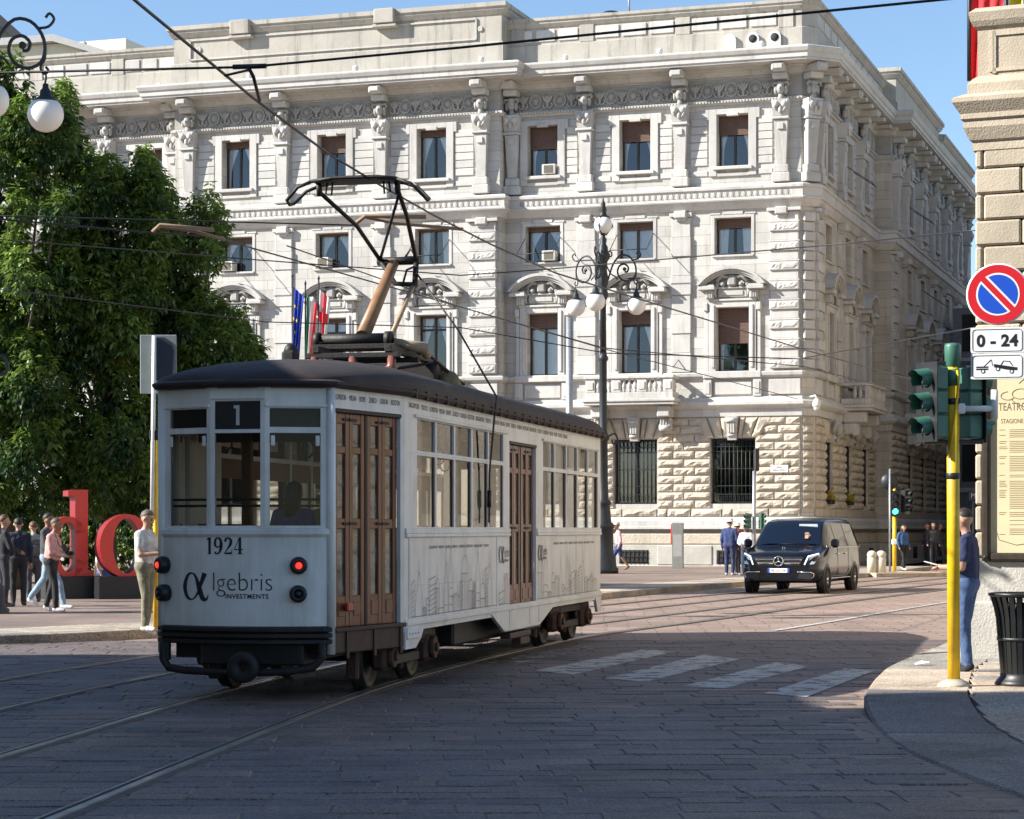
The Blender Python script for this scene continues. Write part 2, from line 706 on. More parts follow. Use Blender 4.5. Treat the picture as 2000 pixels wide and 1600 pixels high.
def catmull(P, n=8):
    P = [Vector(p) for p in P]
    P = [P[0] * 2 - P[1]] + P + [P[-1] * 2 - P[-2]]
    out = []
    for i in range(1, len(P) - 2):
        a, b, c, d = P[i - 1:i + 3]
        for k in range(n):
            t = k / n
            out.append(.5 * ((2 * b) + (c - a) * t + (2 * a - 5 * b + 4 * c - d) * t * t + (3 * b - a - 3 * c + d) * t ** 3))
    out.append(P[-2])
    return out


def right_edge(Y):
    for (x0, y0), (x1, y1) in zip(RE, RE[1:]):
        if y0 <= Y <= y1:
            return x0 + (x1 - x0) * (Y - y0) / (y1 - y0)
    return 99


# tram rails (right rail of the near track, then offsets)
RAIL = catmull([(-3.9, 2, 0), (-3.15, 8, 0), (-2.60, 12.7, 0), (-2.13, 17, 0), (-1.47, 22.4, 0), (-.82, 26, 0), (.03, 29.8, 0), (1.36, 34.8, 0), (3.4, 40, 0), (7.3, 50, 0), (11.7, 60.5, 0), (17.8, 75, 0), (25, 92, 0)], 6)


def rail_offset(d):
    out = []
    for i, p in enumerate(RAIL):
        t = (RAIL[min(i + 1, len(RAIL) - 1)] - RAIL[max(i - 1, 0)]).normalized()
        out.append(p + Vector((-t.y, t.x, 0)) * d)
    return out


MAT["steel"] = plain("rail_steel", (.52, .50, .46), .3, .85, .3, 5, .1, 30)
MAT["groove"] = plain("rail_groove_dirt", (.03, .027, .025), .9)
MAT["rail_side"] = plain("rail_bed_tar", (.11, .09, .08), .8, 0, .3, 6, .4, 30)
for d in (0, 1.445, 2.9, 4.345):
    path = [(p.x, p.y) for p in rail_offset(d)]
    root = bpy.data.objects.new("tram_rail", None)
    COL.objects.link(root)
    struct(root)
    for nm, o0, o1, z0, z1, mt in (("rail_bed", -.105, .085, -.03, .004, "rail_side"), ("rail_head", -.03, .03, -.02, .014, "steel"), ("rail_groove", -.072, -.034, -.02, .009, "groove"), ("guard_lip", -.09, -.074, -.02, .013, "steel")):
        mb = MB()
        mb.sweep([(o0, z0), (o0, z1), (o1, z1), (o1, z0)], path)
        mb.build(nm, MAT[mt], root)

# --- road slabs: unit stones with ragged outlines, scaled and laid in rows
slab_meshes = []
rs = random.Random(3)
for k in range(8):
    ring = []
    for (a, b2, n) in (((-.5, -.5), (.5, -.5), 4), ((.5, -.5), (.5, .5), 2), ((.5, .5), (-.5, .5), 4), ((-.5, .5), (-.5, -.5), 2)):
        for j in range(n):
            t = j / n
            jit = .03 if j else .012
            ring.append((a[0] + (b2[0] - a[0]) * t + rs.uniform(-jit, jit) * .35, a[1] + (b2[1] - a[1]) * t + rs.uniform(-jit, jit)))
    n = len(ring)
    vs = [(x, y, -.05) for x, y in ring] + [(x, y, -.012) for x, y in ring] + [(x * .975, y * .95, 0) for x, y in ring] + [(0, 0, .002)]
    fs = []
    for i in range(n):
        j = (i + 1) % n
        fs += [(i, j, n + j, n + i), (n + i, n + j, 2 * n + j, 2 * n + i), (2 * n + i, 2 * n + j, 3 * n)]
    mb = MB()
    mb.add(vs, fs)
    slab_meshes.append(mb.mesh("road_slab", MAT["slab"]))
slabs = []
y = 10.6
while y < 33:
    dep = rs.uniform(.27, .42)
    half = .235 * y + 1.2
    x = -half + rs.uniform(0, .6)
    while x < half:
        ln = rs.choice((.34, .45, .55, .62, .75, .95)) * rs.uniform(.9, 1.12)
        cx, cy = x + ln / 2, y + dep / 2 + .035 * (x)
        if cx + ln * .45 < right_edge(cy) + .05 and cy > 10:
            slabs.append((cx, cy, ln - .008, dep - .009))
        x += ln
    y += dep
slabs.sort(key=lambda q: -(q[2] * q[3]) / q[1] ** 3 if abs(q[0]) < .23 * q[1] else 0)
rest = MB()
for i, (cx, cy, ln, dep) in enumerate(slabs):
    M = T(cx, cy, rs.uniform(-.005, .002)) @ RZ(R(2) + rs.uniform(-.022, .022)) @ RX(rs.uniform(-.016, .016)) @ RY(rs.uniform(-.008, .008)) @ S(ln, dep, 1)
    me = slab_meshes[rs.randrange(8)]
    if i < 300:
        inst(me, "road_slab", road, M)
    else:
        rest.M = M
        rest.add([v.co for v in me.vertices], [tuple(p.vertices) for p in me.polygons])
stuff(rest.build("road_slab", MAT["slab"], road))


# --- zebra crossing, worn paint
def worn_paint(name, col, cut=.46):
    m, nt, N, L, b = _nodes(name)
    geo = N.new("ShaderNodeNewGeometry")
    n1 = N.new("ShaderNodeTexNoise")
    n1.inputs["Scale"].default_value = 3.5
    n1.inputs["Detail"].default_value = 10
    n1.inputs["Roughness"].default_value = .75
    L.new(geo.outputs["Position"], n1.inputs["Vector"])
    mr = N.new("ShaderNodeMapRange")
    mr.inputs["From Min"].default_value = cut - .06
    mr.inputs["From Max"].default_value = cut + .05
    L.new(n1.outputs["Fac"], mr.inputs["Value"])
    tr = N.new("ShaderNodeBsdfTransparent")
    mx = N.new("ShaderNodeMixShader")
    L.new(mr.outputs[0], mx.inputs[0])
    L.new(tr.outputs[0], mx.inputs[1])
    L.new(b.outputs[0], mx.inputs[2])
    L.new(mx.outputs[0], N["Material Output"].inputs[0])
    b.inputs["Base Color"].default_value = C4(col)
    b.inputs["Roughness"].default_value = .7
    return m


MAT["zebra"] = worn_paint("worn_white_paint", (.46, .465, .44), .45)
for poly in ([(1045, 1310), (1120, 1318), (1318, 1273), (1255, 1269)], [(1180, 1325), (1260, 1332), (1445, 1288), (1375, 1279)], [(1335, 1340), (1415, 1345), (1580, 1302), (1515, 1294)],
             [(1490, 1355), (1575, 1362), (1710, 1310), (1650, 1306)], [(905, 1302), (960, 1308), (1190, 1262), (1140, 1258)]):
    mb = MB()
    P = [ground(u, v) for u, v in poly]
    mb.add([(p.x, p.y, .0032) for p in P], [(0, 1, 2, 3)])
    struct(mb.build("crossing_stripe", MAT["zebra"] if poly[0][0] > 1000 else worn_paint("nearly_gone_white_paint", (.45, .45, .42), .55)))
mb = MB()
mb.sweep([(-.06, .004), (.06, .004)], [(p.x, p.y) for p in rail_offset(-2.2) if 36 < p.y < 70], ends=False)
struct(mb.build("lane_line", MAT["zebra"]))

# --- far pavement: square on the left and the pavement round the palace
KERB = [(-40, 19), (-22, 25.2), (-13, 28.8), (-7.3, 32.0), (-5.5, 33.9), (-3.4, 37.3), (-.8, 44), (2.1, 52.6), (4.3, 58.6), (6.6, 64.3), (9.6, 71), (12.0, 76.2), (13.6, 79.6), (14.6, 83.2), (34.3, 143)]
KZ = .13
kpath = [(p.x, p.y) for p in catmull([(x, y, 0) for x, y in KERB], 5)]
mb = MB()


def offset_path(path, d):
    out = []
    for i, p in enumerate(path):
        a, b = Vector(path[max(i - 1, 0)]), Vector(path[min(i + 1, len(path) - 1)])
        t = (b - a).normalized()
        out.append((p[0] + t.y * d, p[1] - t.x * d))
    return out


inner = offset_path(kpath, -1.9)
poly = inner + [(-90, 143), (-90, 25)]
mb.add([(x, y, KZ) for x, y in poly], [tuple(range(len(poly)))])
square = struct(mb.build("square", MAT["plaza"]))
pav = bpy.data.objects.new("pavement", None)
COL.objects.link(pav)
struct(pav)


def strip_pieces(path, o0, o1, z0, z1, length, name, mat, parent, gap=.012, seed=1, drop=0.0):
    """stones laid end to end along a path, each its own object"""
    rr = random.Random(seed)
    P = [Vector(p) for p in path]
    cum = [0]
    for a, b in zip(P, P[1:]):
        cum.append(cum[-1] + (b - a).length)

    def at_len(s):
        s = max(0, min(s, cum[-1] - 1e-6))
        for i in range(len(P) - 1):
            if cum[i + 1] >= s:
                return P[i].lerp(P[i + 1], (s - cum[i]) / max(1e-9, cum[i + 1] - cum[i]))
    s = 0
    while s < cum[-1] - .3:
        ln = length * rr.uniform(.8, 1.2)
        e = min(s + ln, cum[-1])
        pts = [at_len(s + gap + (e - s - gap) * k / 3) for k in range(4)]
        c = pts[0].lerp(pts[3], .5)
        mb = MB(T(-c.x, -c.y, 0))
        zt = z1 + rr.uniform(-.004, .004)
        mb.sweep([(o0 + .012, z0), (o0 + .012, zt - .015), (o0 + .03, zt), (o1 - .02, zt), (o1 - .006, zt - .012), (o1 - .006, z0)], [(p.x, p.y) for p in pts])
        mb.build(name, mat, parent, T(c.x, c.y, 0))
        s = e


strip_pieces([p for p in kpath if -24 < p[0] and p[1] < 100], -.34, 0, -.1, KZ, 1.5, "kerb_stone", MAT["kerb"], pav, seed=2)
strip_pieces([p for p in kpath if -24 < p[0] and p[1] < 100], -1.92, -.345, -.1, KZ + .002, 1.3, "border_slab", MAT["border"], pav, seed=3)

# --- right-hand pavement round the corner of the theatre
rp = bpy.data.objects.new("pavement", None)
COL.objects.link(rp)
struct(rp)
rpath = [(p.x, p.y) for p in catmull([(x, y, 0) for x, y in RE], 60)]


def pz(Y):
    t = max(0, min(1, (Y - 18.6) / 2.6))
    return .012 + (KZ - .012) * t * t * (3 - 2 * t)


def edge_strip(o0, o1, y0, y1, name, mat, chamfer, dz=0.0):
    pts = [p for p in rpath if y0 <= p[1] <= y1]
    off0, off1 = offset_path(pts, o0), offset_path(pts, o1)
    vs, fs = [], []
    for p, q in zip(off0, off1):
        z = pz(p[1]) + dz
        n = Vector((q[0] - p[0], q[1] - p[1])).normalized() * chamfer
        vs += [(p[0], p[1], -.08), (p[0], p[1], z - chamfer), (p[0] + n.x, p[1] + n.y, z), (q[0], q[1], z), (q[0], q[1], -.08)]
    m = 5
    for i in range(len(pts) - 1):
        for j in range(m - 1):
            fs.append((i * m + j, (i + 1) * m + j, (i + 1) * m + j + 1, i * m + j + 1))
    fs.append((0, 1, 2, 3, 4))
    o = (len(pts) - 1) * m
    fs.append((o + 4, o + 3, o + 2, o + 1, o))
    mb = MB()
    mb.add(vs, fs)
    return mb.build(name, mat, rp)


for k, (a, b) in enumerate(((9, 13.4), (13.4, 18.0), (18.0, 21.2), (21.2, 24.4), (24.4, 28.5), (28.5, 33), (33, 39), (39, 50))):
    edge_strip(.004, .95, a + .006, b - .006, "kerb_stone", MAT["asphalt_granite" if k < 3 else "border"], .025)
rr = random.Random(11)
yy = 9.5
while yy < 40:
    dep = rr.uniform(.5, .75)
    x = right_edge(yy + dep / 2) + .975
    first = True
    while x < min(.25 * yy + 1.6, 12):
        ln = rr.uniform(.8, 1.35)
        z0 = pz(yy + dep / 2)
        mb = MB()
        xa = x
        y0_, y1_ = yy, yy + dep - .012
        xa0 = max(right_edge(y0_) + .965, x) if first else x
        xa1 = max(right_edge(y1_) + .965, x) if first else x
        z = z0 + rr.uniform(-.003, .003)
        mb.add([(xa0, y0_, -.05), (x + ln - .012, y0_, -.05), (x + ln - .012, y1_, -.05), (xa1, y1_, -.05), (xa0, y0_, pz(y0_)), (x + ln - .012, y0_, pz(y0_)), (x + ln - .012, y1_, pz(y1_)), (xa1, y1_, pz(y1_))],
               [(4, 5, 6, 7), (0, 1, 5, 4), (1, 2, 6, 5), (2, 3, 7, 6), (3, 0, 4, 7)])
        mb.build("pavement_slab", MAT["pavement"], rp)
        x += ln
        first = False
    yy += dep
mb = MB()
mb.add([(4, 9, -.015), (40, 9, -.015), (40, 50, -.015), (12, 50, -.015), (7, 35, -.015), (4, 25, -.015)], [(0, 1, 2, 3, 4, 5)])
mb.build("pavement_bed", MAT["groove"], rp)
# ------------------------------------------------------------------ the palace
PA = -math.atan2(.315, .949)
PM = T(11.64, 90.0, 0.0) @ RZ(PA)
palace = thing("palace", "pale stone palace with carved frieze, arched pediments and rusticated ground floor behind the tram", "building", PM)
CW = (.515, .50, .47)
MAT["stone"] = stone("palace_stone", CW, (.27, .245, .21), amount=.75, scale=.7, bump=.18)
MAT["ashlar"] = stone("palace_ashlar", CW, (.28, .255, .215), amount=.65, scale=.6, bump=.22, joints=(1.25, .42, PA, (11.64, 90, .2)))
MAT["ashlar_side"] = stone("palace_side_ashlar", (.545, .505, .44), (.28, .24, .19), amount=.6, scale=.6, bump=.22, joints=(1.25, .42, PA + R(90), (11.64, 90, .2)))
MAT["rustic"] = stone("palace_rusticated_stone", (.50, .44, .355), (.27, .225, .17), amount=.55, scale=1.4, bump=.9, bscale=9, tint=.1, streak=True)
MAT["carved"] = stone("palace_carved_stone", (.37, .355, .33), (.24, .225, .21), amount=.55, scale=1.5, bump=.3)
MAT["attic"] = stone("palace_attic_stone", (.42, .392, .342), (.14, .13, .115), amount=.95, scale=.6, bump=.35)
MAT["plinth"] = stone("palace_plinth_granite", (.44, .42, .37), (.28, .26, .23), amount=.3, scale=1.2, bump=.5, bscale=25)
MAT["room"] = plain("dark_room", (.03, .028, .025), .9)
MAT["win_frame"] = plain("dark_window_wood", (.022, .017, .014), .45, 0, .2, 9)
MAT["pane"] = glass("window_glass", (.93, .95, .96), .08)
MAT["pane_dark"] = glass("ground_floor_glass", (.35, .37, .38), .1)
MAT["curtain"] = plain("white_curtain", (.9, .91, .92), .9, 0, .06, 3)
MAT["blind"] = plain("brown_roller_blind", (.13, .075, .055), .6, 0, .15, 12)
MAT["ac"] = plain("air_conditioner_plastic", (.55, .52, .45), .6, 0, .08, 9)

FP = .77                                     # projection of the middle part
CX0, CX1 = -27.55, -12.55
CH = .46                                     # chamfer at the corner
SB = 14.9                                    # where the side front steps out
PLAN = [(-46, 0), (CX0, 0), (CX0, -FP), (CX1, -FP), (CX1, 0), (0, 0), (CH, CH), (CH, CH + SB), (CH + FP, CH + SB), (CH + FP, CH + 46)]
FRONT = [-2.8, -6.9, -10.9, -15.55, -20.1, -24.6, -29.2, -33.25, -37.3]
SIDE = [3.1, 7.8, 12.3, 20.9, 25.5, 30.4, 35.2, 40.2]
MS = T(CH, CH, 0) @ RZ(R(90))                # frame of the side front


def front_y(x):
    return -FP if CX0 < x < CX1 else 0.0


def side_y(x):
    return -FP if x > SB else 0.0


BAYS = [(T(x, front_y(x), 0), x, 'F') for x in FRONT] + [(MS @ T(x, side_y(x), 0), x, 'S') for x in SIDE]
# openings of one bay: (half width, bottom, top)
OPEN = {'F': [(.92, 2.67, 5.33), (.69, 8.06, 10.65), (.76, 12.8, 14.3), (.66, 16.4, 18.5), (.62, .22, .78)],
        'S': [(.8, 2.67, 5.33), (.69, 8.06, 10.65), (.72, 12.8, 14.3), (.64, 16.4, 18.5), (.55, .22, .78)]}


def wall_panel(mb, M, x0, x1, z0, z1, holes, depth):
    keep, mb.M = mb.M, M
    holes = [(max(a, x0), b, min(c, x1), d) for a, b, c, d in holes]
    xs = sorted({x0, x1, *[h[0] for h in holes], *[h[2] for h in holes]})
    zs = sorted({z0, z1, *[h[1] for h in holes], *[h[3] for h in holes]})
    for a, b in zip(xs, xs[1:]):
        for c, d in zip(zs, zs[1:]):
            mx, mz = (a + b) / 2, (c + d) / 2
            if any(h[0] < mx < h[2] and h[1] < mz < h[3] for h in holes):
                continue
            mb.add([(a, 0, c), (b, 0, c), (b, 0, d), (a, 0, d)], [(0, 1, 2, 3)])
    for a, c, b, d in holes:
        mb.add([(a, 0, c), (b, 0, c), (b, 0, d), (a, 0, d), (a, depth, c), (b, depth, c), (b, depth, d), (a, depth, d)],
               [(0, 4, 5, 1), (1, 5, 6, 2), (2, 6, 7, 3), (3, 7, 4, 0)])
    mb.M = keep


def holes_for(xs, side):
    return [(x - w, z0, x + w, z1) for x in xs for (w, z0, z1) in OPEN[side]]


TOPZ = 20.6
for nm, M, x0, x1, xs, sd_, mt in (("wall", T(0, 0, 0), -46, CX0, FRONT[6:], 'F', "ashlar"), ("wall", T(0, -FP, 0), CX0, CX1, FRONT[3:6], 'F', "ashlar"), ("wall", Matrix(), CX1, 0, FRONT[:3], 'F', "ashlar"),
                                   ("side_wall", MS, 0, SB, SIDE[:3], 'S', "ashlar_side"), ("side_wall", MS @ T(0, -FP, 0), SB, 46, SIDE[3:], 'S', "ashlar_side")):
    mb = MB()
    wall_panel(mb, M, x0, x1, 0, TOPZ, holes_for(xs, sd_), .66)
    if nm == "wall" and x0 == CX0:
        mb.M = Matrix()
        mb.add([(CX0, 0, 0), (CX0, -FP, 0), (CX0, -FP, TOPZ), (CX0, 0, TOPZ)], [(0, 1, 2, 3)])
        mb.add([(CX1, -FP, 0), (CX1, 0, 0), (CX1, 0, TOPZ), (CX1, -FP, TOPZ)], [(0, 1, 2, 3)])
    if nm == "side_wall" and x0 == SB:
        mb.M = MS
        mb.add([(SB, 0, 0), (SB, -FP, 0), (SB, -FP, TOPZ), (SB, 0, TOPZ)], [(0, 1, 2, 3)])
        mb.add([(46, -FP, 0), (46, 20, 0), (46, 20, TOPZ), (46, -FP, TOPZ)], [(0, 1, 2, 3)])
    if nm == "side_wall" and x0 == 0:
        mb.M = Matrix()
        mb.add([(0, 0, 0), (CH, CH, 0), (CH, CH, TOPZ), (0, 0, TOPZ)], [(0, 1, 2, 3)])
    mb.build(nm, MAT[mt], palace)
mb = MB()
mb.box(-45, 1.1, .1, -.7, 44, 20.4)
mb.build("interior", MAT["room"], palace)
mb = MB()
mb.slab([(-46, .01), (CX0, .01), (CX0 + .01, -FP + .01), (CX1 - .01, -FP + .01), (CX1, .01), (0, .01), (CH - .01, CH), (CH - .01, CH + SB), (CH + FP - .01, CH + SB + .01), (CH + FP - .01, CH + 46), (-46, CH + 46)], 20.45, 20.75)
mb.build("roof", MAT["attic"], palace)


# --- mouldings running round the whole plan
def run(name, prof, mat, path=None):
    mb = MB()
    mb.sweep(prof, path or PLAN)
    return mb.build(name, MAT[mat], palace)


run("plinth", [(0, -.1), (.30, -.1), (.30, 0.12), (.26, .16), (.26, .98), (.2, 1.0), (0, 1.0)], "plinth",)
run("plinth_band", [(0, 1.02), (.20, 1.02), (.22, 1.06), (.22, 1.42), (.18, 1.47), (0, 1.47)], "rustic")
run("plinth_moulding", [(0, 1.64), (.34, 1.64), (.34, 1.72), (.31, 1.76), (.30, 1.98), (.22, 2.1), (.08, 2.14), (0, 2.14)], "stone")
run("belt_course", [(0, 6.20), (.1, 6.22), (.12, 6.5), (.2, 6.53), (.3, 6.62), (.34, 6.68), (.34, 6.8), (.16, 6.86), (.12, 7.0), (0, 7.02)], "stone")
run("sill_course", [(0, 7.74), (.1, 7.78), (.18, 7.86), (.2, 7.98), (.16, 8.02), (0, 8.04)], "stone")
run("string_course", [(0, 14.62), (.1, 14.65), (.22, 14.82), (.28, 14.92), (.34, 14.94), (.36, 15.0), (.3, 15.04), (.3, 15.36), (.37, 15.4), (.38, 15.5), (.3, 15.56), (0, 15.62)], "stone")
run("architrave", [(0, 18.86), (.1, 18.88), (.12, 18.94), (.16, 18.97), (.16, 19.04), (.06, 19.1), (0, 19.1)], "stone")
run("cornice", [(0, 19.98), (.1, 20.02), (.2, 20.2), (.3, 20.24), (.32, 20.3), (1.08, 20.34), (1.08, 20.42), (1.14, 20.44), (1.14, 20.62), (1.2, 20.66), (1.26, 20.8), (1.26, 20.86), (1.1, 20.92), (.2, 21.04), (0, 21.06)], "stone")

# attic: wings low, middle and one side block high
ATT = [(-.25, 20.9), (.12, 20.9), (.12, 21.86), (.05, 21.9), (.05, 22.58), (.1, 22.6), (.2, 22.74), (.2, 22.82), (.26, 22.86), (.26, 22.98), (-.3, 23.04)]
for pth in ([(-46, .1), (CX0, .1)], [(CX1, .1), (0, .1), (CH, CH), (CH, CH + 17.4)], [(CH + FP, CH + 32.6), (CH + FP, CH + 46)]):
    mb = MB()
    mb.sweep(ATT, pth)
    mb.build("attic", MAT["attic"], palace)
ATC = [(-.25, 20.9), (.16, 20.9), (.16, 21.95), (.08, 22.0), (.08, 23.1), (.13, 23.12), (.26, 23.3), (.26, 23.38), (.34, 23.42), (.34, 23.6), (-.3, 23.66)]
for pth in ([(CX0, 6), (CX0, -FP + .1), (CX1, -FP + .1), (CX1, 6)], [(-6, CH + 17.4), (CH + FP - .2, CH + 17.4), (CH + FP - .2, CH + 32.6), (-6, CH + 32.6)]):
    mb = MB()
    mb.sweep(ATC, pth)
    mb.build("attic", MAT["attic"], palace)
mb = MB()
mb.slab([(CX0, -FP), (CX1, -FP), (CX1, 6), (CX0, 6)], 23.2, 23.3)
mb.slab([(-6, CH + 17.5), (CH + FP - .3, CH + 17.5), (CH + FP - .3, CH + 32.5), (-6, CH + 32.5)], 23.2, 23.31)
mb.build("attic_roof", MAT["attic"], palace)
# panels and pilaster strips on the attic
pm = {}


def panel_mesh(key, w, h, d, mat, b=.02):
    if key not in pm:
        q = MB()
        q.box(-w / 2, -d, 0, w / 2, .04, h, b)
        pm[key] = q.mesh("panel", MAT[mat])
    return pm[key]


for xs in ([-30.8, -34.9, -39], [-4.9, -9.0, -12.0, -.62]):
    for x in xs:
        inst(panel_mesh("strip", .62, .72, .06, "attic"), "attic_strip", palace, T(x, .05, 21.88))
for a, b in ((-4.6, -.93), (-8.7, -5.2), (-12.3, -9.3), (-30.5, -27.9), (-34.6, -31.1), (-38.7, -35.2)):
    n = 3
    w = (b - a) / n
    for k in range(n):
        inst(panel_mesh(("ap", round(w, 2)), w - .16, .5, .05, "stone"), "attic_panel", palace, T(a + w * (k + .5), .05, 22.0))
for k in range(10):
    inst(panel_mesh("sap", 1.3, .5, .05, "stone"), "attic_panel", palace, MS @ T(.9 + 1.55 * k, -.04, 22.0))
mb = MB()
for (a, c, b, d) in ((CX0 + .7, 22.1, CX1 - 1.0, 23.0),):
    for q in ((a, c, b, c + .06), (a, d - .06, b, d), (a, c, a + .06, d), (b - .06, c, b, d)):
        mb.box(q[0], -FP - .05, q[1], q[2], -FP + .05, q[3])
mb.build("attic_frame", MAT["stone"], palace)
for x in (-24.3, -17.6):
    mb = MB()
    mb.box(x - .45, -FP - .42, 23.02, x + .45, -FP, 23.64, .03)
    mb.box(x - .55, -FP - .36, 22.86, x + .55, -FP, 23.0, .03)
    mb.build("attic_bracket", MAT["attic"], palace)
for x in (-26.4, -13.4):
    mb = MB(T(x, -FP + .02, 22.55) @ RX(R(90)))
    mb.lathe([(.05, .04), (.09, .06), (.12, .04), (.12, 0)], 14)
    mb.build("attic_boss", MAT["stone"], palace)
# floodlights on the cornice
q = MB()
q.ball((0, 0, .06), .13, 10, 8)
q.lathe([(.05, -.1), (.04, 0)], 8)
spot_me = q.mesh("floodlight", MAT["white_paint"])
for x in (-1.4, -5.6, -9.6, -13.0, -18.6, -23.5, -28.2, -32.8):
    inst(spot_me, "floodlight", palace, T(x, front_y(x) - 1.05, 20.98))
q = MB()
q.prism([(-.24, 0), (.24, 0), (.24, .36)] + [(.24 * math.cos(a), .36 + .24 * math.sin(a)) for a in [math.pi * k / 10 for k in range(1, 10)]] + [(-.24, .36)], -.16, .02)
lou_me = q.mesh("vent_hood", MAT["white_paint"])
q = MB(RX(R(90)))
q.lathe([(.17, 0), (.17, .02), (.0, .02)], 16)
lou2 = q.mesh("vent_opening", MAT["room"])
for k, x in enumerate((-2.9, -1.95, -1.05)):
    o = inst(lou_me, "vent_hood", palace, T(x, -.02, 21.14))
    if k:
        inst(lou2, "vent_opening", o, T(0, -.165, .34))
mb = MB()
mb.lathe([(.32, 0), (.32, .5), (.42, .5), (.42, .75), (.3, .85)], 14, (-8.8, 3.0, 22.9))
mb.build("chimney_vent", MAT["black"], palace)
mb = MB()
mb.tube([(-8.0, 3, 22.9), (-8.0, 3, 25.5)], .05, 8)
mb.build("antenna_mast", MAT["grey_metal"], palace)

# --- frieze: rosettes and palmettes between the brackets
q = MB(RX(R(90)))
q.lathe([(.27, -.02), (.28, .05), (.25, .09), (.215, .075), (.2, .03), (.12, .03), (.1, .08), (.05, .11), (0, .12)], 18)
q.mi = 0
for k in range(10):
    a = 2 * math.pi * k / 10
    q.ball((.165 * math.cos(a), .165 * math.sin(a), .05), .042, 6, 4)
ros_me = q.mesh("rosette", MAT["carved"])
q = MB()
for sx in (-1, 1):
    q.tube([(0, -.04, -.24), (sx * .12, -.06, -.25), (sx * .2, -.07, -.16), (sx * .17, -.07, -.08), (sx * .1, -.06, -.12)], [.035, .04, .04, .03, .02], 6)
    q.tube([(0, -.04, -.1), (sx * .1, -.08, .05), (sx * .19, -.08, .16), (sx * .24, -.05, .2)], [.04, .07, .05, .01], 6)
    q.tube([(0, -.04, -.05), (sx * .05, -.1, .12), (sx * .09, -.07, .24)], [.04, .06, .01], 6)
q.tube([(0, -.04, -.24), (0, -.1, 0), (0, -.08, .26)], [.03, .07, .01], 6)
q.ball((0, -.06, -.16), .07, 8, 6)
pal_me = q.mesh("palmette", MAT["carved"])
mb = MB()
mb.sweep([(0, 19.12), (.02, 19.12), (.02, 19.9), (.0, 19.95)], [(p[0], p[1]) for p in PLAN], ends=False)
mb.build("frieze", MAT["carved"], palace)
PIL_F = [-.77, -4.95, -9.0, -13.3, -17.8, -22.35, -26.8, -31.2, -35.3, -39.4]
PIL_S = [.55, 5.4, 10.05, 15.7, 18.6, 23.2, 27.95, 32.8, 37.7, 42.5]


def fill_frieze(M, a, b):
    n = max(2, int(round((b - a) / .5)))
    w = (b - a) / n
    for k in range(n):
        x = a + w * (k + .5)
        inst(ros_me if k % 2 else pal_me, "rosette" if k % 2 else "palmette", palace, M @ T(x, -.03, 19.5) @ S(1.05, 1, 1.15))


for a, b in zip(PIL_F[::-1], PIL_F[::-1][1:]):
    if a < CX1 < b:
        fill_frieze(T(0, 0, 0), CX1 + .55, b - .35)
    elif a < CX0 < b:
        fill_frieze(T(0, 0, 0), a + .35, CX0 - .1)
    else:
        fill_frieze(T(0, front_y((a + b) / 2), 0), a + .35, b - .35)
for a, b in zip(PIL_S, PIL_S[1:]):
    if a < 15:
        fill_frieze(MS @ T(0, side_y((a + b) / 2 - .8), 0), a + .35, min(b, SB - .1) - .35)
# twisted cord below the frieze: tiny beads
mb = MB()
for (M, a, b) in ((T(0, 0, 0), -40, CX0), (T(0, -FP, 0), CX0, CX1), (T(0, 0, 0), CX1, 0), (MS, 0, SB), (MS @ T(0, -FP, 0), SB, 30)):
    mb.M = M
    x = a + .1
    while x < b - .05:
        mb.cbox(x, -.19, 19.0, .075, .08, .09)
        x += .13
stuff(mb.build("bead_moulding", MAT["stone"], palace))
# leaf band on the string course
mb = MB()
for (M, a, b) in ((T(0, 0, 0), -40, CX0 - .5), (T(0, -FP, 0), CX0, CX1 + .2), (T(0, 0, 0), CX1 + .6, -.25)):
    mb.M = M
    x = a + .2
    while x < b - .1:
        mb.add([(x - .09, -.3, 15.1), (x + .02, -.325, 15.12), (x + .1, -.3, 15.3), (x - .02, -.322, 15.31), (x - .06, -.3, 15.3)], [(0, 1, 3, 4), (1, 2, 3)])
        mb.add([(x + .02, -.3, 15.08), (x + .12, -.32, 15.1), (x + .05, -.3, 15.22)], [(0, 1, 2)])
        x += .25
stuff(mb.build("leaf_moulding", MAT["carved"], palace))

# --- herm pilasters with busts, one kind for the whole top floor
q = MB()
q.box(-.36, -.34, 15.62, .36, .05, 16.0, .03)
q.box(-.30, -.30, 16.0, .30, .05, 16.32, .03)
# tapered shaft
q.add([(-.19, -.22, 16.34), (.19, -.22, 16.34), (.19, .05, 16.34), (-.19, .05, 16.34), (-.28, -.36, 18.1), (.28, -.36, 18.1), (.28, .05, 18.1), (-.28, .05, 18.1)],
      [(0, 1, 5, 4), (1, 2, 6, 5), (3, 0, 4, 7), (4, 5, 6, 7), (0, 3, 2, 1)])
q.box(-.13, -.40, 17.72, .13, -.30, 17.98, .02)
q.box(-.36, -.44, 18.12, .36, .05, 18.24, .03)
herm_me = q.mesh("herm_pilaster", MAT["stone"])
q = MB()
q.add([(-.30, -.38, 18.26), (.30, -.38, 18.26), (.30, .05, 18.26), (-.30, .05, 18.26), (-.36, -.52, 18.92), (.36, -.52, 18.92), (.36, .05, 18.92), (-.36, .05, 18.92)],
      [(0, 1, 5, 4), (1, 2, 6, 5), (3, 0, 4, 7), (4, 5, 6, 7), (0, 3, 2, 1)])
for sx in (-1, 1):
    q.ball((sx * .17, -.5, 18.72), .13, 8, 6, (1, .7, 1.1))
    q.tube([(sx * .3, -.46, 18.9), (sx * .24, -.5, 18.6), (sx * .1, -.47, 18.42)], [.06, .05, .02], 6)
q.ball((0, -.47, 18.5), .1, 8, 6, (.8, .6, 1.6))
herm_torso = q.mesh("herm_torso", MAT["stone"])
q = MB()
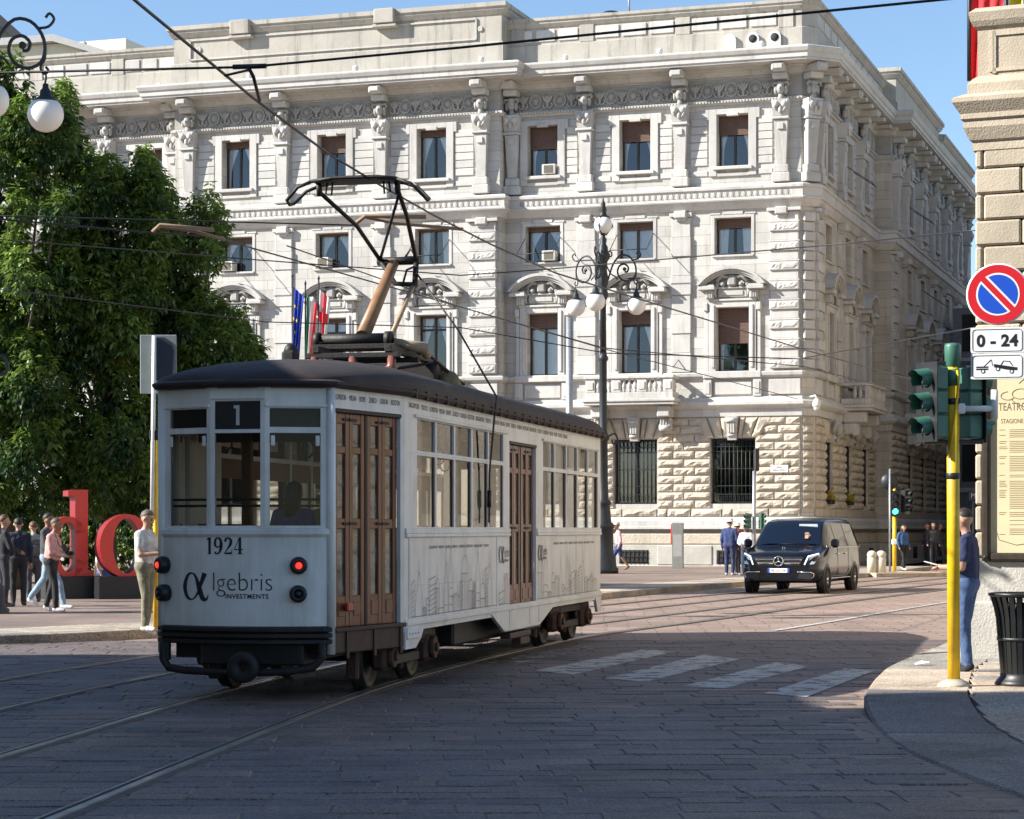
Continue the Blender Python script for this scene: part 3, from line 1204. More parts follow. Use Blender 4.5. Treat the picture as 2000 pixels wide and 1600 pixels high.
q.tube([(0, -.25, 18.9), (0, -.3, 19.15)], [.13, .1], 8)
q.ball((0, -.34, 19.36), .19, 12, 10, (.9, .95, 1.22))
q.ball((0, -.54, 19.35), .04, 6, 5, (.7, 1, 1.6))
for sx in (-1, 1):
    q.ball((sx * .2, -.3, 19.32), .11, 8, 6, (.8, 1, 1.8))
    q.tube([(sx * .14, -.38, 19.56), (sx * .27, -.38, 19.6), (sx * .33, -.36, 19.5), (sx * .26, -.36, 19.44)], [.05, .06, .05, .03], 6)
q.ball((0, -.3, 19.56), .2, 10, 6, (1.05, .9, .55))
head_me = q.mesh("herm_head", MAT["carved"])
q = MB()
q.box(-.26, -1.0, 19.98, .26, 0, 20.3, .04)
q.box(-.3, -.62, 19.72, .3, 0, 19.98, .04)
q.box(-.2, -1.04, 20.04, .2, -.99, 20.24, .02)
mod_me = q.mesh("cornice_bracket", MAT["stone"])
q = MB()
q.box(-.2, -.98, 20.1, .2, 0, 20.29, .03)
mod2_me = q.mesh("small_bracket", MAT["stone"])


def pilaster(M):
    o = inst(herm_me, "herm_pilaster", palace, M)
    inst(herm_torso, "herm_torso", o)
    inst(head_me, "herm_head", o)
    inst(mod_me, "cornice_bracket", o)


for x in PIL_F:
    pilaster(T(x, front_y(x), 0))
pilaster(T(CX1 + .36, 0, 0))
pilaster(T(CX0 - .36, 0, 0))
pilaster(T(CH * .62, CH * .38, 0) @ RZ(R(45)))
for x in PIL_S:
    pilaster(MS @ T(x, side_y(x), 0))
for a, b in zip(PIL_S, PIL_S[1:]):
    if b - a > 3:
        for k in (1, 2):
            x = a + (b - a) * k / 3
            inst(mod2_me, "small_bracket", palace, MS @ T(x, side_y(x), 0))

# --- top floor stone strips either side of each window
blk = {}


def block(key, w, h, d, mat="stone", b=.018):
    if key not in blk:
        m_ = MB()
        m_.box(-w / 2, -d, 0, w / 2, .03, h, b)
        blk[key] = m_.mesh("stone_strip", MAT[mat])
    return blk[key]


for i, (M, x, sd_) in enumerate(BAYS):
    P = PIL_F if sd_ == 'F' else PIL_S
    lo = max([p for p in P if p < x - .2] or [x - 2.1])
    hi = min([p for p in P if p > x + .2] or [x + 2.1])
    if sd_ == 'F' and abs(x + 10.9) < .1:
        lo = CX1 + .3
    if sd_ == 'F' and abs(x + 29.2) < .1:
        hi = CX0 - .3
    if sd_ == 'S' and abs(x - 12.3) < .1:
        hi = SB + .1
    for a, b in ((lo + .36, x - 1.02), (x + 1.02, hi - .36)):
        if b - a < .25:
            continue
        w = round(min(b - a, 1.0), 2)
        c = (a + b) / 2 - x
        for k in range(6):
            if sd_ == 'S' and i > 14 and k % 2:
                continue
            inst(block(("tb", w), w - .06, .3, .05), "stone_strip", palace, M @ T(c, 0, 16.45 + .325 * k))
        inst(block(("tb2", w), w - .06, .22, .05), "stone_strip", palace, M @ T(c, 0, 16.02))
# window surround of the top floor
q = MB()
for a, b, c, d in ((-.98, 16.0, -.66, 18.72), (.66, 16.0, .98, 18.72), (-.66, 18.5, .66, 18.72)):
    q.box(a, -.1, b, c, .02, d, .012)
q.box(-1.12, -.1, 18.3, -.98, .02, 18.72, .012)
q.box(.98, -.1, 18.3, 1.12, .02, 18.72, .012)
q.box(-.24, -.13, 18.42, .24, .05, 18.56, .012)
q.box(-.66, -.08, 15.98, .66, .02, 16.12, .012)
sur4 = q.mesh("window_surround", MAT["stone"])
q = MB()
q.box(-.82, -.2, 16.24, .82, .3, 16.385, .02)
sill4 = q.mesh("sill", MAT["stone"])
# 2nd-floor surround: rounded-ear reveal
q = MB()
ow, z0, z1 = .76, 12.8, 14.3
for a, b, c, d in ((-ow - .13, z0 - .06, -ow, z1 + .13), (ow, z0 - .06, ow + .13, z1 + .13), (-ow, z1, ow, z1 + .13)):
    q.box(a, -.03, b, c, .02, d, .01)
for k, (a, b) in enumerate(((-.95, -.5), (-.42, .42), (.5, .95))):
    q.box(a, -.05, z1 + .13, b, .02, z1 + (.26 if k == 1 else .2), .012)
sur3 = q.mesh("window_surround", MAT["stone"])
q = MB()
q.box(-.86, -.1, 12.7, .86, .3, 12.785, .015)
sill3 = q.mesh("sill", MAT["stone"])


# 1st-floor surround, pediment
def arc_pts(w, rise, n=14):
    Rr = (w * w + rise * rise) / (2 * rise)
    a0 = math.asin(w / Rr)
    return [(Rr * math.sin(-a0 + 2 * a0 * k / n), Rr * math.cos(-a0 + 2 * a0 * k / n) - (Rr - rise)) for k in range(n + 1)]


q = MB()
for sx in (-1, 1):
    x0, x1 = sorted((sx * .69, sx * .98))
    q.box(x0, -.14, 8.05, x1, .02, 10.9, .015)
    x0, x1 = sorted((sx * .74, sx * .86))
    q.box(x0, -.19, 8.2, x1, -.13, 10.75, .012)
    x0, x1 = sorted((sx * 1.0, sx * 1.16))
    q.box(x0, -.1, 8.05, x1, .02, 10.5, .012)
    x0, x1 = sorted((sx * 1.0, sx * 1.2))
    q.box(x0, -.2, 10.5, x1, .02, 10.86, .04)
q.box(-.69, -.14, 10.65, .69, .02, 10.9, .015)
q.box(-1.0, -.2, 10.9, 1.0, .02, 10.99, .015)
sur2 = q.mesh("window_surround", MAT["stone"])
q = MB()
# consoles
for sx in (-1, 1):
    x0, x1 = sorted((sx * .74, sx * 1.08))
    q.box(x0, -.32, 10.99, x1, .02, 11.34, .03)
    for k in range(3):
        q.box(x0 + .06 + .09 * k, -.35, 11.03, x0 + .1 + .09 * k, -.31, 11.28)
    x0, x1 = sorted((sx * .66, sx * 1.36))
    q.box(x0, -.48, 11.34, x1, .02, 11.5, .025)
    q.box(x0 + .05, -.4, 11.5, x1 - .05, .02, 11.56, .01)
# arched cornice
ou, inn = arc_pts(1.4, .72), arc_pts(1.18, .5)
for yy0, o2, i2 in ((-.52, arc_pts(1.42, .74), arc_pts(1.30, .62)), (-.42, arc_pts(1.30, .62), arc_pts(1.2, .52)), (-.34, arc_pts(1.2, .52), arc_pts(1.1, .44))):
    poly = [(a, 11.55 + b) for a, b in o2] + [(a, 11.55 + b) for a, b in i2[::-1]]
    n = len(o2)
    vs = [(p[0], yy0, p[1]) for p in poly] + [(p[0], .02, p[1]) for p in poly]
    m_ = len(poly)
    fs = [(k, k + 1, m_ - 2 - k, m_ - 1 - k) for k in range(n - 1)] + [(k, m_ + k, m_ + k + 1, k + 1) for k in range(m_ - 1)]
    q.add(vs, fs, False)
ped_me = q.mesh("pediment", MAT["stone"])
q = MB()
q.box(-.6, -.12, 11.06, .6, .02, 11.4, .02)
q.box(-.45, -.16, 11.13, .45, -.11, 11.32, .015)
q.box(-.66, -.2, 11.4, .66, .02, 11.48, .015)
ped_panel = q.mesh("pediment_panel", MAT["stone"])
q = MB()
q.box(-.18, -.3, 11.5, .18, 0, 11.9, .06)
for sx in (-1, 1):
    q.tube([(sx * .16, -.2, 11.85), (sx * .4, -.24, 11.92), (sx * .62, -.2, 11.72), (sx * .5, -.2, 11.6), (sx * .38, -.2, 11.7)], [.06, .09, .08, .06, .03], 7)
    q.ball((sx * .38, -.22, 11.58), .1, 8, 6)
    q.ball((sx * .62, -.16, 11.56), .09, 8, 6)
    q.tube([(sx * .66, -.12, 11.5), (sx * .72, -.24, 11.25), (sx * .66, -.2, 11.05)], [.07, .09, .04], 7)
q.tube([(-.85, -.06, 11.52), (-.5, -.1, 11.8), (0, -.1, 11.95), (.5, -.1, 11.8), (.85, -.06, 11.52)], [.04, .06, .07, .06, .04], 6)
ped_orn = q.mesh("pediment_carving", MAT["carved"])
q = MB()
q.box(-1.2, -.22, 7.76, 1.2, .3, 8.05, .03)
for sx in (-1, 1):
    x0, x1 = sorted((sx * .86, sx * 1.2))
    q.box(x0, -.16, 7.02, x1, .02, 7.74, .015)
    x0, x1 = sorted((sx * .93, sx * 1.13))
    q.box(x0, -.19, 7.14, x1, -.15, 7.62, .012)
q.box(-.78, -.08, 7.1, .78, .02, 7.66, .02)
sill2 = q.mesh("sill", MAT["stone"])


# --- windows themselves
def frame_mesh(w, h, bar=.07, mid=True, trans=None, mat="win_frame"):
    m_ = MB()
    m_.box(-w, .22, 0, -w + bar, .3, h)
    m_.box(w - bar, .22, 0, w, .3, h)
    m_.box(-w + bar, .22, 0, w - bar, .3, bar)
    m_.box(-w + bar, .22, h - bar, w - bar, .3, h)
    if mid:
        m_.box(-.045, .2, bar, .045, .3, h - bar)
    if trans:
        m_.box(-w + bar, .21, trans - .04, w - bar, .29, trans + .04)
    return m_.mesh("window", MAT[mat])


def pane_mesh(w, h, mat="pane"):
    m_ = MB()
    m_.add([(-w + .05, .26, .05), (w - .05, .26, .05), (w - .05, .26, h - .05), (-w + .05, .26, h - .05)], [(0, 1, 2, 3)])
    return m_.mesh("pane", MAT[mat])


def curtain_mesh(w, h, kind, seed):
    rr_ = random.Random(seed)
    m_ = MB()
    nz, nx = 9, 14
    for sx in (-1, 1):
        vs, fs = [], []
        for j in range(nz + 1):
            t = j / nz                                   # 0 top, 1 bottom
            if kind == 'tied':
                inner_ = (.12 + .62 * (math.sin(min(1, t / .72) * math.pi / 2) ** 1.5)) * w if t < .72 else (.74 + .02 * math.sin((t - .72) * 8)) * w
            elif kind == 'half':
                inner_ = (.35 + .1 * t) * w
            else:
                inner_ = .03 * w
            for i in range(nx + 1):
                f = i / nx
                x = inner_ + (w * .96 - inner_) * f
                vs.append((sx * x, .325 + .02 * math.sin(f * 22 + seed + sx) * (.5 + t * .5), h * (1 - t)))
        for j in range(nz):
            for i in range(nx):
                a = j * (nx + 1) + i
                fs.append((a, a + 1, a + nx + 2, a + nx + 1))
        m_.add(vs, fs, True)
    return m_.mesh("curtain", MAT["curtain"])


def blind_mesh(w, drop):
    m_ = MB()
    n = max(3, int(drop / .055))
    vs, fs = [], []
    for k in range(n):
        z = -k * drop / n
        m_.box(-w + .03, .13 + .0, z - drop / n * .92, w - .03, .16, z, .008)
    return m_.mesh("roller_blind", MAT["blind"])


q = MB()
q.box(-.29, -.2, 0, .29, .3, .42, .02)
ac_me = q.mesh("air_conditioner", MAT["ac"])
q = MB()
for k in range(7):
    q.box(-.2, -.215, .06 + k * .045, .2, -.19, .085 + k * .045)
q.box(-.2, -.202, .04, .2, -.195, .38)
acg_me = q.mesh("vent_grille", plain("air_conditioner_grille", (.2, .18, .15), .6))
q = MB()
for sx in (-1, 1):
    q.tube([(sx * .78, -.02, 1.0), (sx * .78, -1.15, .22)], .018, 5)
q.tube([(-.78, -1.15, .22), (.78, -1.15, .22)], .02, 5)
awn_me = q.mesh("awning_arm", MAT["iron"])
frames = {}
for fl, w, h, z, mid, tr in ((1, .69, 2.59, 8.06, True, 2.0), (2, .76, 1.5, 12.8, True, None), (3, .66, 2.1, 16.4, True, None)):
    frames[fl] = (frame_mesh(w, h, trans=tr), pane_mesh(w, h))
frames[0] = (frame_mesh(.92, 2.66, .06, True, None), pane_mesh(.92, 2.66, "pane_dark"))
curts = {}
for fl, w, h in ((1, .69, 2.59), (2, .76, 1.5), (3, .66, 2.1)):
    for kd in ('tied', 'straight', 'half'):
        curts[fl, kd] = curtain_mesh(w, h, kd, fl * 3 + len(kd))
WIN = {  # (bay, floor): (curtain, blind drop, extras)
    (0, 3): ('tied', .8, ''), (1, 3): ('tied', .85, ''), (2, 3): ('tied', .95, 'ac'), (3, 3): ('tied', .3, ''), (4, 3): ('tied', .75, ''), (5, 3): ('tied', .3, ''), (6, 3): ('straight', .45, ''),
    (0, 2): ('half', .4, ''), (1, 2): ('straight', .3, 'awn'), (2, 2): ('tied', .2, 'ac awn'), (3, 2): ('half', .1, 'awn'), (4, 2): ('tied', .1, 'ac2'), (5, 2): ('tied', .25, 'ac2 awn'),
    (0, 1): ('tied', 1.45, ''), (1, 1): ('tied', .55, ''), (2, 1): ('straight', .6, ''), (3, 1): ('tied', .1, ''), (4, 1): ('straight', .15, ''), (5, 1): ('tied', .3, ''),
}
blinds = {}
for bi, (M, x, sd_) in enumerate(BAYS):
    far_side = sd_ == 'S'
    for fl, z, w, h in ((1, 8.06, .69, 2.59), (2, 12.8, .76, 1.5), (3, 16.4, .66, 2.1)):
        k = (OPEN[sd_][fl][0]) / w
        kd, drop, ex = WIN.get((bi, fl), (('tied', 'straight', 'half')[(bi + fl) % 3], .25 + .35 * ((bi * 7 + fl * 3) % 4) / 3, 'awn' if far_side and (bi, fl) in ((10, 3), (12, 3), (13, 2)) else ''))
        Mw = M @ T(0, .2, z) @ S(k, 1, 1)
        o = inst(frames[fl][0], "window", palace, Mw)
        inst(frames[fl][1], "pane", o, T(0, .26, h / 2) @ RX(random.uniform(-.02, .012)) @ RZ(random.uniform(-.02, .02)) @ T(0, -.26, -h / 2))
        inst(curts[fl, kd], "curtain", o)
        key = (w, round(drop, 2))
        if key not in blinds:
            blinds[key] = blind_mesh(w, drop)
        inst(blinds[key], "roller_blind", o, T(0, 0, h))
        if 'ac' in ex:
            a = inst(ac_me, "air_conditioner", o, T(.3 if 'ac2' not in ex else -.4, -.2, .03))
            inst(acg_me, "vent_grille", a)
        if 'awn' in ex:
            inst(awn_me, "awning_arm", o, T(0, -.2, 0))
    inst(sur4, "window_surround", palace, M)
    inst(sill4, "sill", palace, M)
    inst(sur3, "window_surround", palace, M)
    inst(sill3, "sill", palace, M)
    inst(sur2, "window_surround", palace, M)
    p = inst(ped_me, "pediment", palace, M)
    inst(ped_panel, "pediment_panel", p)
    inst(ped_orn, "pediment_carving", p)
    inst(sill2, "sill", palace, M)

# --- lesenes and quoins of the middle floors
for x in PIL_F[1:3] + PIL_F[4:6] + PIL_F[7:9]:
    for k in range(8):
        h = .8 if k % 2 else .72
        inst(block(("les", k % 2), .78 if k % 2 else .84, .78, .09 if k % 2 else .13), "pilaster_block", palace, T(x, front_y(x), 8.05 + k * .79))
    inst(block("lescap", .95, .16, .18), "pilaster_cap", palace, T(x, front_y(x), 14.4))
for x in PIL_S[1:3] + PIL_S[5:9]:
    for k in range(8):
        inst(block(("les", k % 2), .78 if k % 2 else .84, .78, .09 if k % 2 else .13), "pilaster_block", palace, MS @ T(x, side_y(x), 8.05 + k * .79))


def vermic(w, h, d, seed):
    """quoin with a worm-track face"""
    rr_ = random.Random(seed)
    m_ = MB()
    m_.box(-w / 2, -d, 0, w / 2, .03, h, .03)
    nx, nz = 12, 4
    vs, fs = [], []
    for j in range(nz + 1):
        for i in range(nx + 1):
            e = i in (0, nx) or j in (0, nz)
            vs.append((-w / 2 + .05 + (w - .1) * i / nx, -d - (.002 if e else rr_.choice((.004, .03, .035))), .05 + (h - .1) * j / nz))
    for j in range(nz):
        for i in range(nx):
            a = j * (nx + 1) + i
            fs.append((a, a + 1, a + nx + 2, a + nx + 1))
    m_.add(vs, fs, False)
    return m_.mesh("quoin", MAT["stone"])


ver = [vermic(1.22, .36, .2, k) for k in range(3)]
q = MB()
q.box(-.58, -.12, 0, .58, .03, .36, .02)
q.box(-.63, -.2, -.075, .63, .03, -.005, .015)
plainq = q.mesh("quoin", MAT["stone"])
q = MB()
q.box(-.3, -.18, 0, .3, .03, .36, .03)
smallq = q.mesh("quoin", MAT["stone"])
QX = [(T(-.66, 0, 0)), T(CX1 - .72, -FP, 0), T(CX0 + .72, -FP, 0), MS @ T(.66, 0, 0), MS @ T(SB + .72, -FP, 0)]
for i, M in enumerate(QX):
    for k in range(8):
        inst(ver[(k + i) % 3] if i < 3 else block("qs", 1.2, .36, .2), "quoin", palace, M @ T(0, 0, 8.12 + k * .79))
        inst(plainq, "quoin", palace, M @ T(0, 0, 8.57 + k * .79 - .015))
    inst(block("qcap", 1.4, .14, .26), "pilaster_cap", palace, M @ T(0, 0, 14.46))
    inst(block("qped", 1.3, .62, .1), "pilaster_base", palace, M @ T(0, 0, 7.08))
for k in range(16):
    inst(smallq, "quoin", palace, T(CH * .5, CH * .5, 8.12 + k * .395) @ RZ(R(45)) @ S(.9, 1 if k % 2 else .6, 1.0))
# console brackets under the string course
q = MB()
q.box(-.26, -.3, 14.3, .26, .02, 14.62, .05)
q.box(-.2, -.2, 14.2, .2, .02, 14.32, .03)
con_me = q.mesh("console", MAT["stone"])
for x in PIL_F[:9]:
    inst(con_me, "console", palace, T(x, front_y(x), .02))
for x in PIL_S:
    inst(con_me, "console", palace, MS @ T(x, side_y(x), .02) @ S(1, 1.5, 1))


# --- rusticated ground floor
def rock(w, h, d, seed):
    rr_ = random.Random(seed)
    m_ = MB()
    nx, nz = (6, 3) if w > .8 else (4, 3)
    vs, fs = [], []
    W, H = nx + 3, nz + 3
    for j in range(H):
        for i in range(W):
            ei, ej = min(i, W - 1 - i), min(j, H - 1 - j)
            e = min(ei, ej)
            def pos(k, K, L_):
                if k == 0:
                    return -L_ / 2
                if k == K - 1:
                    return L_ / 2
                return -L_ / 2 + .018 + (L_ - .036) * (k - 1) / (K - 3)
            x, z = pos(i, W, w), pos(j, H, h) + h / 2
            y = 0.03 if e == 0 else (-d * .55 if e == 1 else -d * rr_.uniform(.75, 1.45))
            vs.append((x, y, z))
    for j in range(H - 1):
        for i in range(W - 1):
            a = j * W + i
            fs.append((a, a + 1, a + W + 1, a + W))
    m_.add(vs, fs, False)
    return m_.mesh("rusticated_block", MAT["rustic"])


RKW = [.42, .56, .66, .76, .9, 1.0, 1.13, 1.3, 1.5]
rocks = {w: [rock(w - .03, .312, .11, int(w * 100) + s) for s in range(3)] for w in RKW}
n_rock = 0
rock_rest = MB()


def lay(M, a, b, z, k, h=.336):
    """one course of blocks between a and b"""
    global n_rock
    L_ = b - a
    if L_ < .3:
        return
    if L_ < 1.0:
        cuts = [0, 1]
    elif L_ < 2.0:
        cuts = [0, .42, 1] if k % 2 else [0, .62, 1]
    else:
        cuts = [0, .5, 1] if k % 2 else [0, .3, .7, 1]
    for f0, f1 in zip(cuts, cuts[1:]):
        w = (f1 - f0) * L_
        key = min(RKW, key=lambda q_: abs(q_ - w))
        me = rocks[key][(k * 5 + int(f0 * 10) + int(abs(a) * 3)) % 3]
        Mx = M @ T(a + (f0 + f1) / 2 * L_, 0, z) @ S(w / key, 1, h / .336)
        if n_rock < 299:
            inst(me, "rusticated_block", palace, Mx)
            n_rock += 1
        else:
            rock_rest.M = Mx
            rock_rest.add([v.co for v in me.vertices], [tuple(p.vertices) for p in me.polygons])


def piers(xs, hw, a, b):
    e = [a]
    for x in sorted(xs):
        e += [x - hw, x + hw]
    e.append(b)
    return list(zip(e[::2], e[1::2]))


for k in range(11):
    z = 2.5 + k * .336
    for a, b in piers(FRONT[:3], .92 if k < 9 else 1.15, CX1 + .02, -.02):
        lay(Matrix(), a, b, z, k)
    for a, b in piers(SIDE[:3], .8 if k < 9 else 1.0, .05, SB - .02):
        lay(MS, a, b, z, k)
lay(Matrix(), -5.6, -.02, 2.14, 0, .35) if False else None
xx = -.02
for k, w in enumerate((1.3, 1.5, .42, 1.3, 1.0, .42, 1.5, 1.3, 1.0, .9, 1.3)):
    me = rocks[w][k % 3]
    inst(me, "sill_block", palace, T(xx - w / 2, -.06, 2.145) @ S(1, 1, 1.05))
    xx -= w
for k in range(11):
    z = 2.5 + k * .336
    for a, b in piers(SIDE[3:], .8 if k < 9 else 1.0, SB + .03, 45.5):
        lay(MS @ T(0, -FP, 0), a, b, z, k)
for k in range(11):
    z = 2.5 + k * .336
    for a, b in piers(FRONT[3:6], .92 if k < 9 else 1.15, CX0 + .02, CX1 - .02):
        lay(T(0, -FP, 0), a, b, z, k)
stuff(rock_rest.build("rusticated_block", MAT["rustic"], palace))
mb = MB()
for k in range(30):
    mb.M = MS @ T(.7 + 1.5 * k, side_y(.7 + 1.5 * k), 2.14)
    mb.box(-.74, -.1, 0, .74, .02, .33, .03)
stuff(mb.build("sill_block", MAT["rustic"], palace))
# corner chamfer blocks
for k in range(11):
    inst(rocks[.56][k % 3], "rusticated_block", palace, T(CH * .5, CH * .5, 2.5 + k * .336) @ RZ(R(45)) @ S(1.05, 1, 1))
# fan of stones and keystone over each ground-floor window
def wedge(x0, x1, x2, x3, z0, z1, d, seed):
    rr_ = random.Random(seed)
    m_ = MB()
    c = ((x0 + x1 + x2 + x3) / 4, -d * 1.3, (z0 + z1) / 2)
    ring = [(x0, z0), (x1, z0), (x2, z1), (x3, z1)]
    vs = [(a, .03, b) for a, b in ring]
    vs += [(c[0] + (a - c[0]) * .9, -d * rr_.uniform(.5, .8), c[2] + (b - c[2]) * .94) for a, b in ring]
    vs += [(c[0] + (a - c[0]) * .45, -d * rr_.uniform(.9, 1.4), c[2] + (b - c[2]) * .5) for a, b in ring]
    fs = [(8, 9, 10, 11)]
    for i in range(4):
        j = (i + 1) % 4
        fs += [(i, j, 4 + j, 4 + i), (4 + i, 4 + j, 8 + j, 8 + i)]
    m_.add(vs, fs)
    return m_.mesh("voussoir", MAT["rustic"])


vous = []
for k in range(6):
    a, b = -1.12 + .373 * k, -1.12 + .373 * (k + 1)
    f = 1.45
    if k in (2, 3):
        a, b = (a, -.2) if k == 2 else (.2, b)
    vous.append(wedge(a + .01, b - .01, b * f - .01, a * f + .01, 5.35, 6.18, .14, k))
q = MB()
q.add([(-.17, -.26, 5.25), (.17, -.26, 5.25), (.17, .03, 5.25), (-.17, .03, 5.25), (-.25, -.42, 6.2), (.25, -.42, 6.2), (.25, .03, 6.2), (-.25, .03, 6.2)],
      [(0, 1, 5, 4), (1, 2, 6, 5), (3, 0, 4, 7), (4, 5, 6, 7), (0, 3, 2, 1)])
q.tube([(-.22, -.4, 6.05), (.22, -.4, 6.05)], .09, 10)
q.tube([(-.17, -.3, 5.45), (.17, -.3, 5.45)], .06, 10)
for k in range(3):
    q.box(-.13 + k * .1, -.4, 5.55, -.07 + k * .1, -.28, 5.95)
key_me = q.mesh("keystone", MAT["stone"])
# iron grilles
q = MB()
hw, z0, z1 = .9, 2.7, 5.3
for k in range(11):
    x = -hw + .05 + (2 * hw - .1) * k / 10
    q.tube([(x, -.02, z0), (x, -.02, z1)], .018, 5)
for z in (z0 + .04, z0 + .36, 3.4, 4.1, 4.8, z1 - .04, z1 - .3):
    q.box(-hw, -.035, z - .015, hw, -.005, z + .015)
for k in range(10):
    x = -hw + .14 + .162 * k
    for zc in (z0 + .2, z1 - .17):
        q.tube([(x + .05 * math.cos(a), -.02, zc + .09 * math.sin(a)) for a in [i * math.pi / 4 for i in range(8)]], .01, 4, closed=True)
grille_me = q.mesh("grille", MAT["iron"])
q = MB()
for k in range(7):
    x = -.55 + 1.1 * k / 6
    q.tube([(x, -.05, .22), (x, -.05, .78)], .014, 4)
for z in (.3, .5, .7):
    q.box(-.6, -.06, z - .012, .6, -.04, z + .012)
bgrille_me = q.mesh("basement_grille", MAT["iron"])
q = MB()
q.box(-.62, .2, .22, .62, .25, .78)
bdark = q.mesh("basement_window", MAT["room"])
for bi, (M, x, sd_) in enumerate(BAYS):
    if sd_ == 'F' and bi > 3:
        continue
    k = OPEN[sd_][0][0] / .92
    o = inst(frames[0][0], "window", palace, M @ T(0, .1, 2.67) @ S(k, 1, 1))
    inst(frames[0][1], "pane", o)
    g = inst(grille_me, "grille", palace, M @ T(0, .12, 0) @ S(k, 1, 1))
    for i, v in enumerate(vous):
        inst(v, "voussoir", palace, M @ S(k, 1, 1))
    inst(key_me, "keystone", palace, M)
    o = inst(bdark, "basement_window", palace, M @ S(OPEN[sd_][4][0] / .62, 1, 1))
    inst(bgrille_me, "basement_grille", o, T(0, -.25, 0))
    # opening in the plinth reads as a dark box with a frame
    m_ = MB()
    w = OPEN[sd_][4][0]
    m_.box(-w, -.275, .22, w, -.262, .78)
    m_.build("basement_opening", MAT["room"], palace, M)
# plinth blocks: proud granite slabs between the basement windows
for a, b in ((-2.0, -.1), (-5.9, -3.6), (-9.9, -7.7), (-12.4, -11.7)):
    inst(block(("plb", a), b - a, .8, .3, "plinth", .03), "plinth_block", palace, T((a + b) / 2, 0, .17))
for a, b in ((.2, 2.4), (3.8, 7.1), (8.5, 11.6), (13.0, 14.8)):
    inst(block(("pls", a), b - a, .8, .3, "plinth", .03), "plinth_block", palace, MS @ T((a + b) / 2, 0, .17))

# --- balconies
q = MB()
q.lathe([(.05, 0), (.075, .02), (.05, .06), (.085, .16), (.095, .22), (.07, .32), (.04, .4), (.055, .44), (.07, .47), (.05, .5)], 10)
bal_me = q.mesh("baluster", MAT["stone"])


def balcony(M, w, d, lab, n_ped):
    m_ = MB()
    m_.box(-w / 2 - .12, -d - .12, 6.82, w / 2 + .12, -.1, 6.96, .03)
    m_.box(-w / 2 - .06, -d - .06, 6.7, w / 2 + .06, -.1, 6.82, .02)
    m_.box(-w / 2, -d, 6.96, w / 2, -d + .22, 7.22, .015)
    for sx in (-1, 1):
        x0, x1 = sorted((sx * w / 2, sx * (w / 2 - .22)))
        m_.box(x0, -d + .225, 6.97, x1, -.05, 7.22, .015)
    o = m_.build("balcony", MAT["stone"], palace, M)
    m_ = MB()
    m_.box(-w / 2 - .05, -d - .05, 7.76, w / 2 + .05, -d + .24, 7.9, .03)
    for sx in (-1, 1):
        x0, x1 = sorted((sx * (w / 2 + .05), sx * (w / 2 - .24)))
        m_.box(x0, -d + .245, 7.765, x1, -.05, 7.895, .03)
    m_.build("balcony_rail", MAT["stone"], o)
    pq = MB()
    pq.box(-.2, -.11, 7.225, .2, .11, 7.755, .015)
    pq.box(-.13, -.14, 7.33, .13, -.1, 7.65, .012)
    pme = pq.mesh("balcony_pedestal", MAT["stone"])
    xs = [-w / 2 + .21 + (w - .42) * k / (n_ped - 1) for k in range(n_ped)]
    for x in xs:
        inst(pme, "balcony_pedestal", o, T(x, -d + .11, 0))
    for a, b in zip(xs, xs[1:]):
        n = max(2, int((b - a - .4) / .2))
        for k in range(n):
            inst(bal_me, "baluster", o, T(a + .2 + (b - a - .4) * (k + .5) / n, -d + .11, 7.225) @ S(1.1, 1.1, 1.06))
    for sx in (-1, 1):
        for k in range(2):
            inst(bal_me, "baluster", o, T(sx * (w / 2 - .11), -d + .42 + .24 * k, 7.225) @ S(1.1, 1.1, 1.06))
    cq = MB()
    cq.box(-.27, -d * .85, 6.2, .27, -.1, 6.68, .05)
    cq.box(-.22, -d * .55, 5.7, .22, -.1, 6.2, .06)
    cq.tube([(-.24, -d * .5, 5.78), (.24, -d * .5, 5.78)], .14, 10)
    for k in range(4):
        cq.box(-.2 + k * .12, -d * .6, 5.75, -.15 + k * .12, -d * .5, 6.15)
    cme = cq.mesh("balcony_console", MAT["stone"])
    n = 2 if w < 5 else 4
    for k in range(n):
        inst(cme, "balcony_console", o, T(-w / 2 + .45 + (w - .9) * k / (n - 1), 0, 0))
    return o


balcony(T(-6.9, 0, 0), 3.7, 1.05, "", 4)
balcony(T(-20.1, -FP, 0), 12.0, 1.0, "", 8)
balcony(MS @ T(7.8, 0, 0), 4.2, 1.3, "", 4)
balcony(MS @ T(23.4, -FP, 0), 9.0, 1.3, "", 6)
# carved keystone masks along the side front
q = MB()
q.ball((0, -.4, 5.75), .3, 10, 8, (.9, .8, 1.2))
q.ball((0, -.66, 5.72), .07, 6, 5)
for sx in (-1, 1):
    q.tube([(sx * .2, -.3, 6.0), (sx * .5, -.36, 5.9), (sx * .55, -.3, 5.6), (sx * .4, -.3, 5.55)], [.1, .12, .1, .05], 7)
q.tube([(0, -.4, 5.45), (0, -.3, 5.2)], [.12, .03], 7)
mask_me = q.mesh("carved_mask", MAT["carved"])
for x in SIDE:
    inst(mask_me, "carved_mask", palace, MS @ T(x, side_y(x), .05))
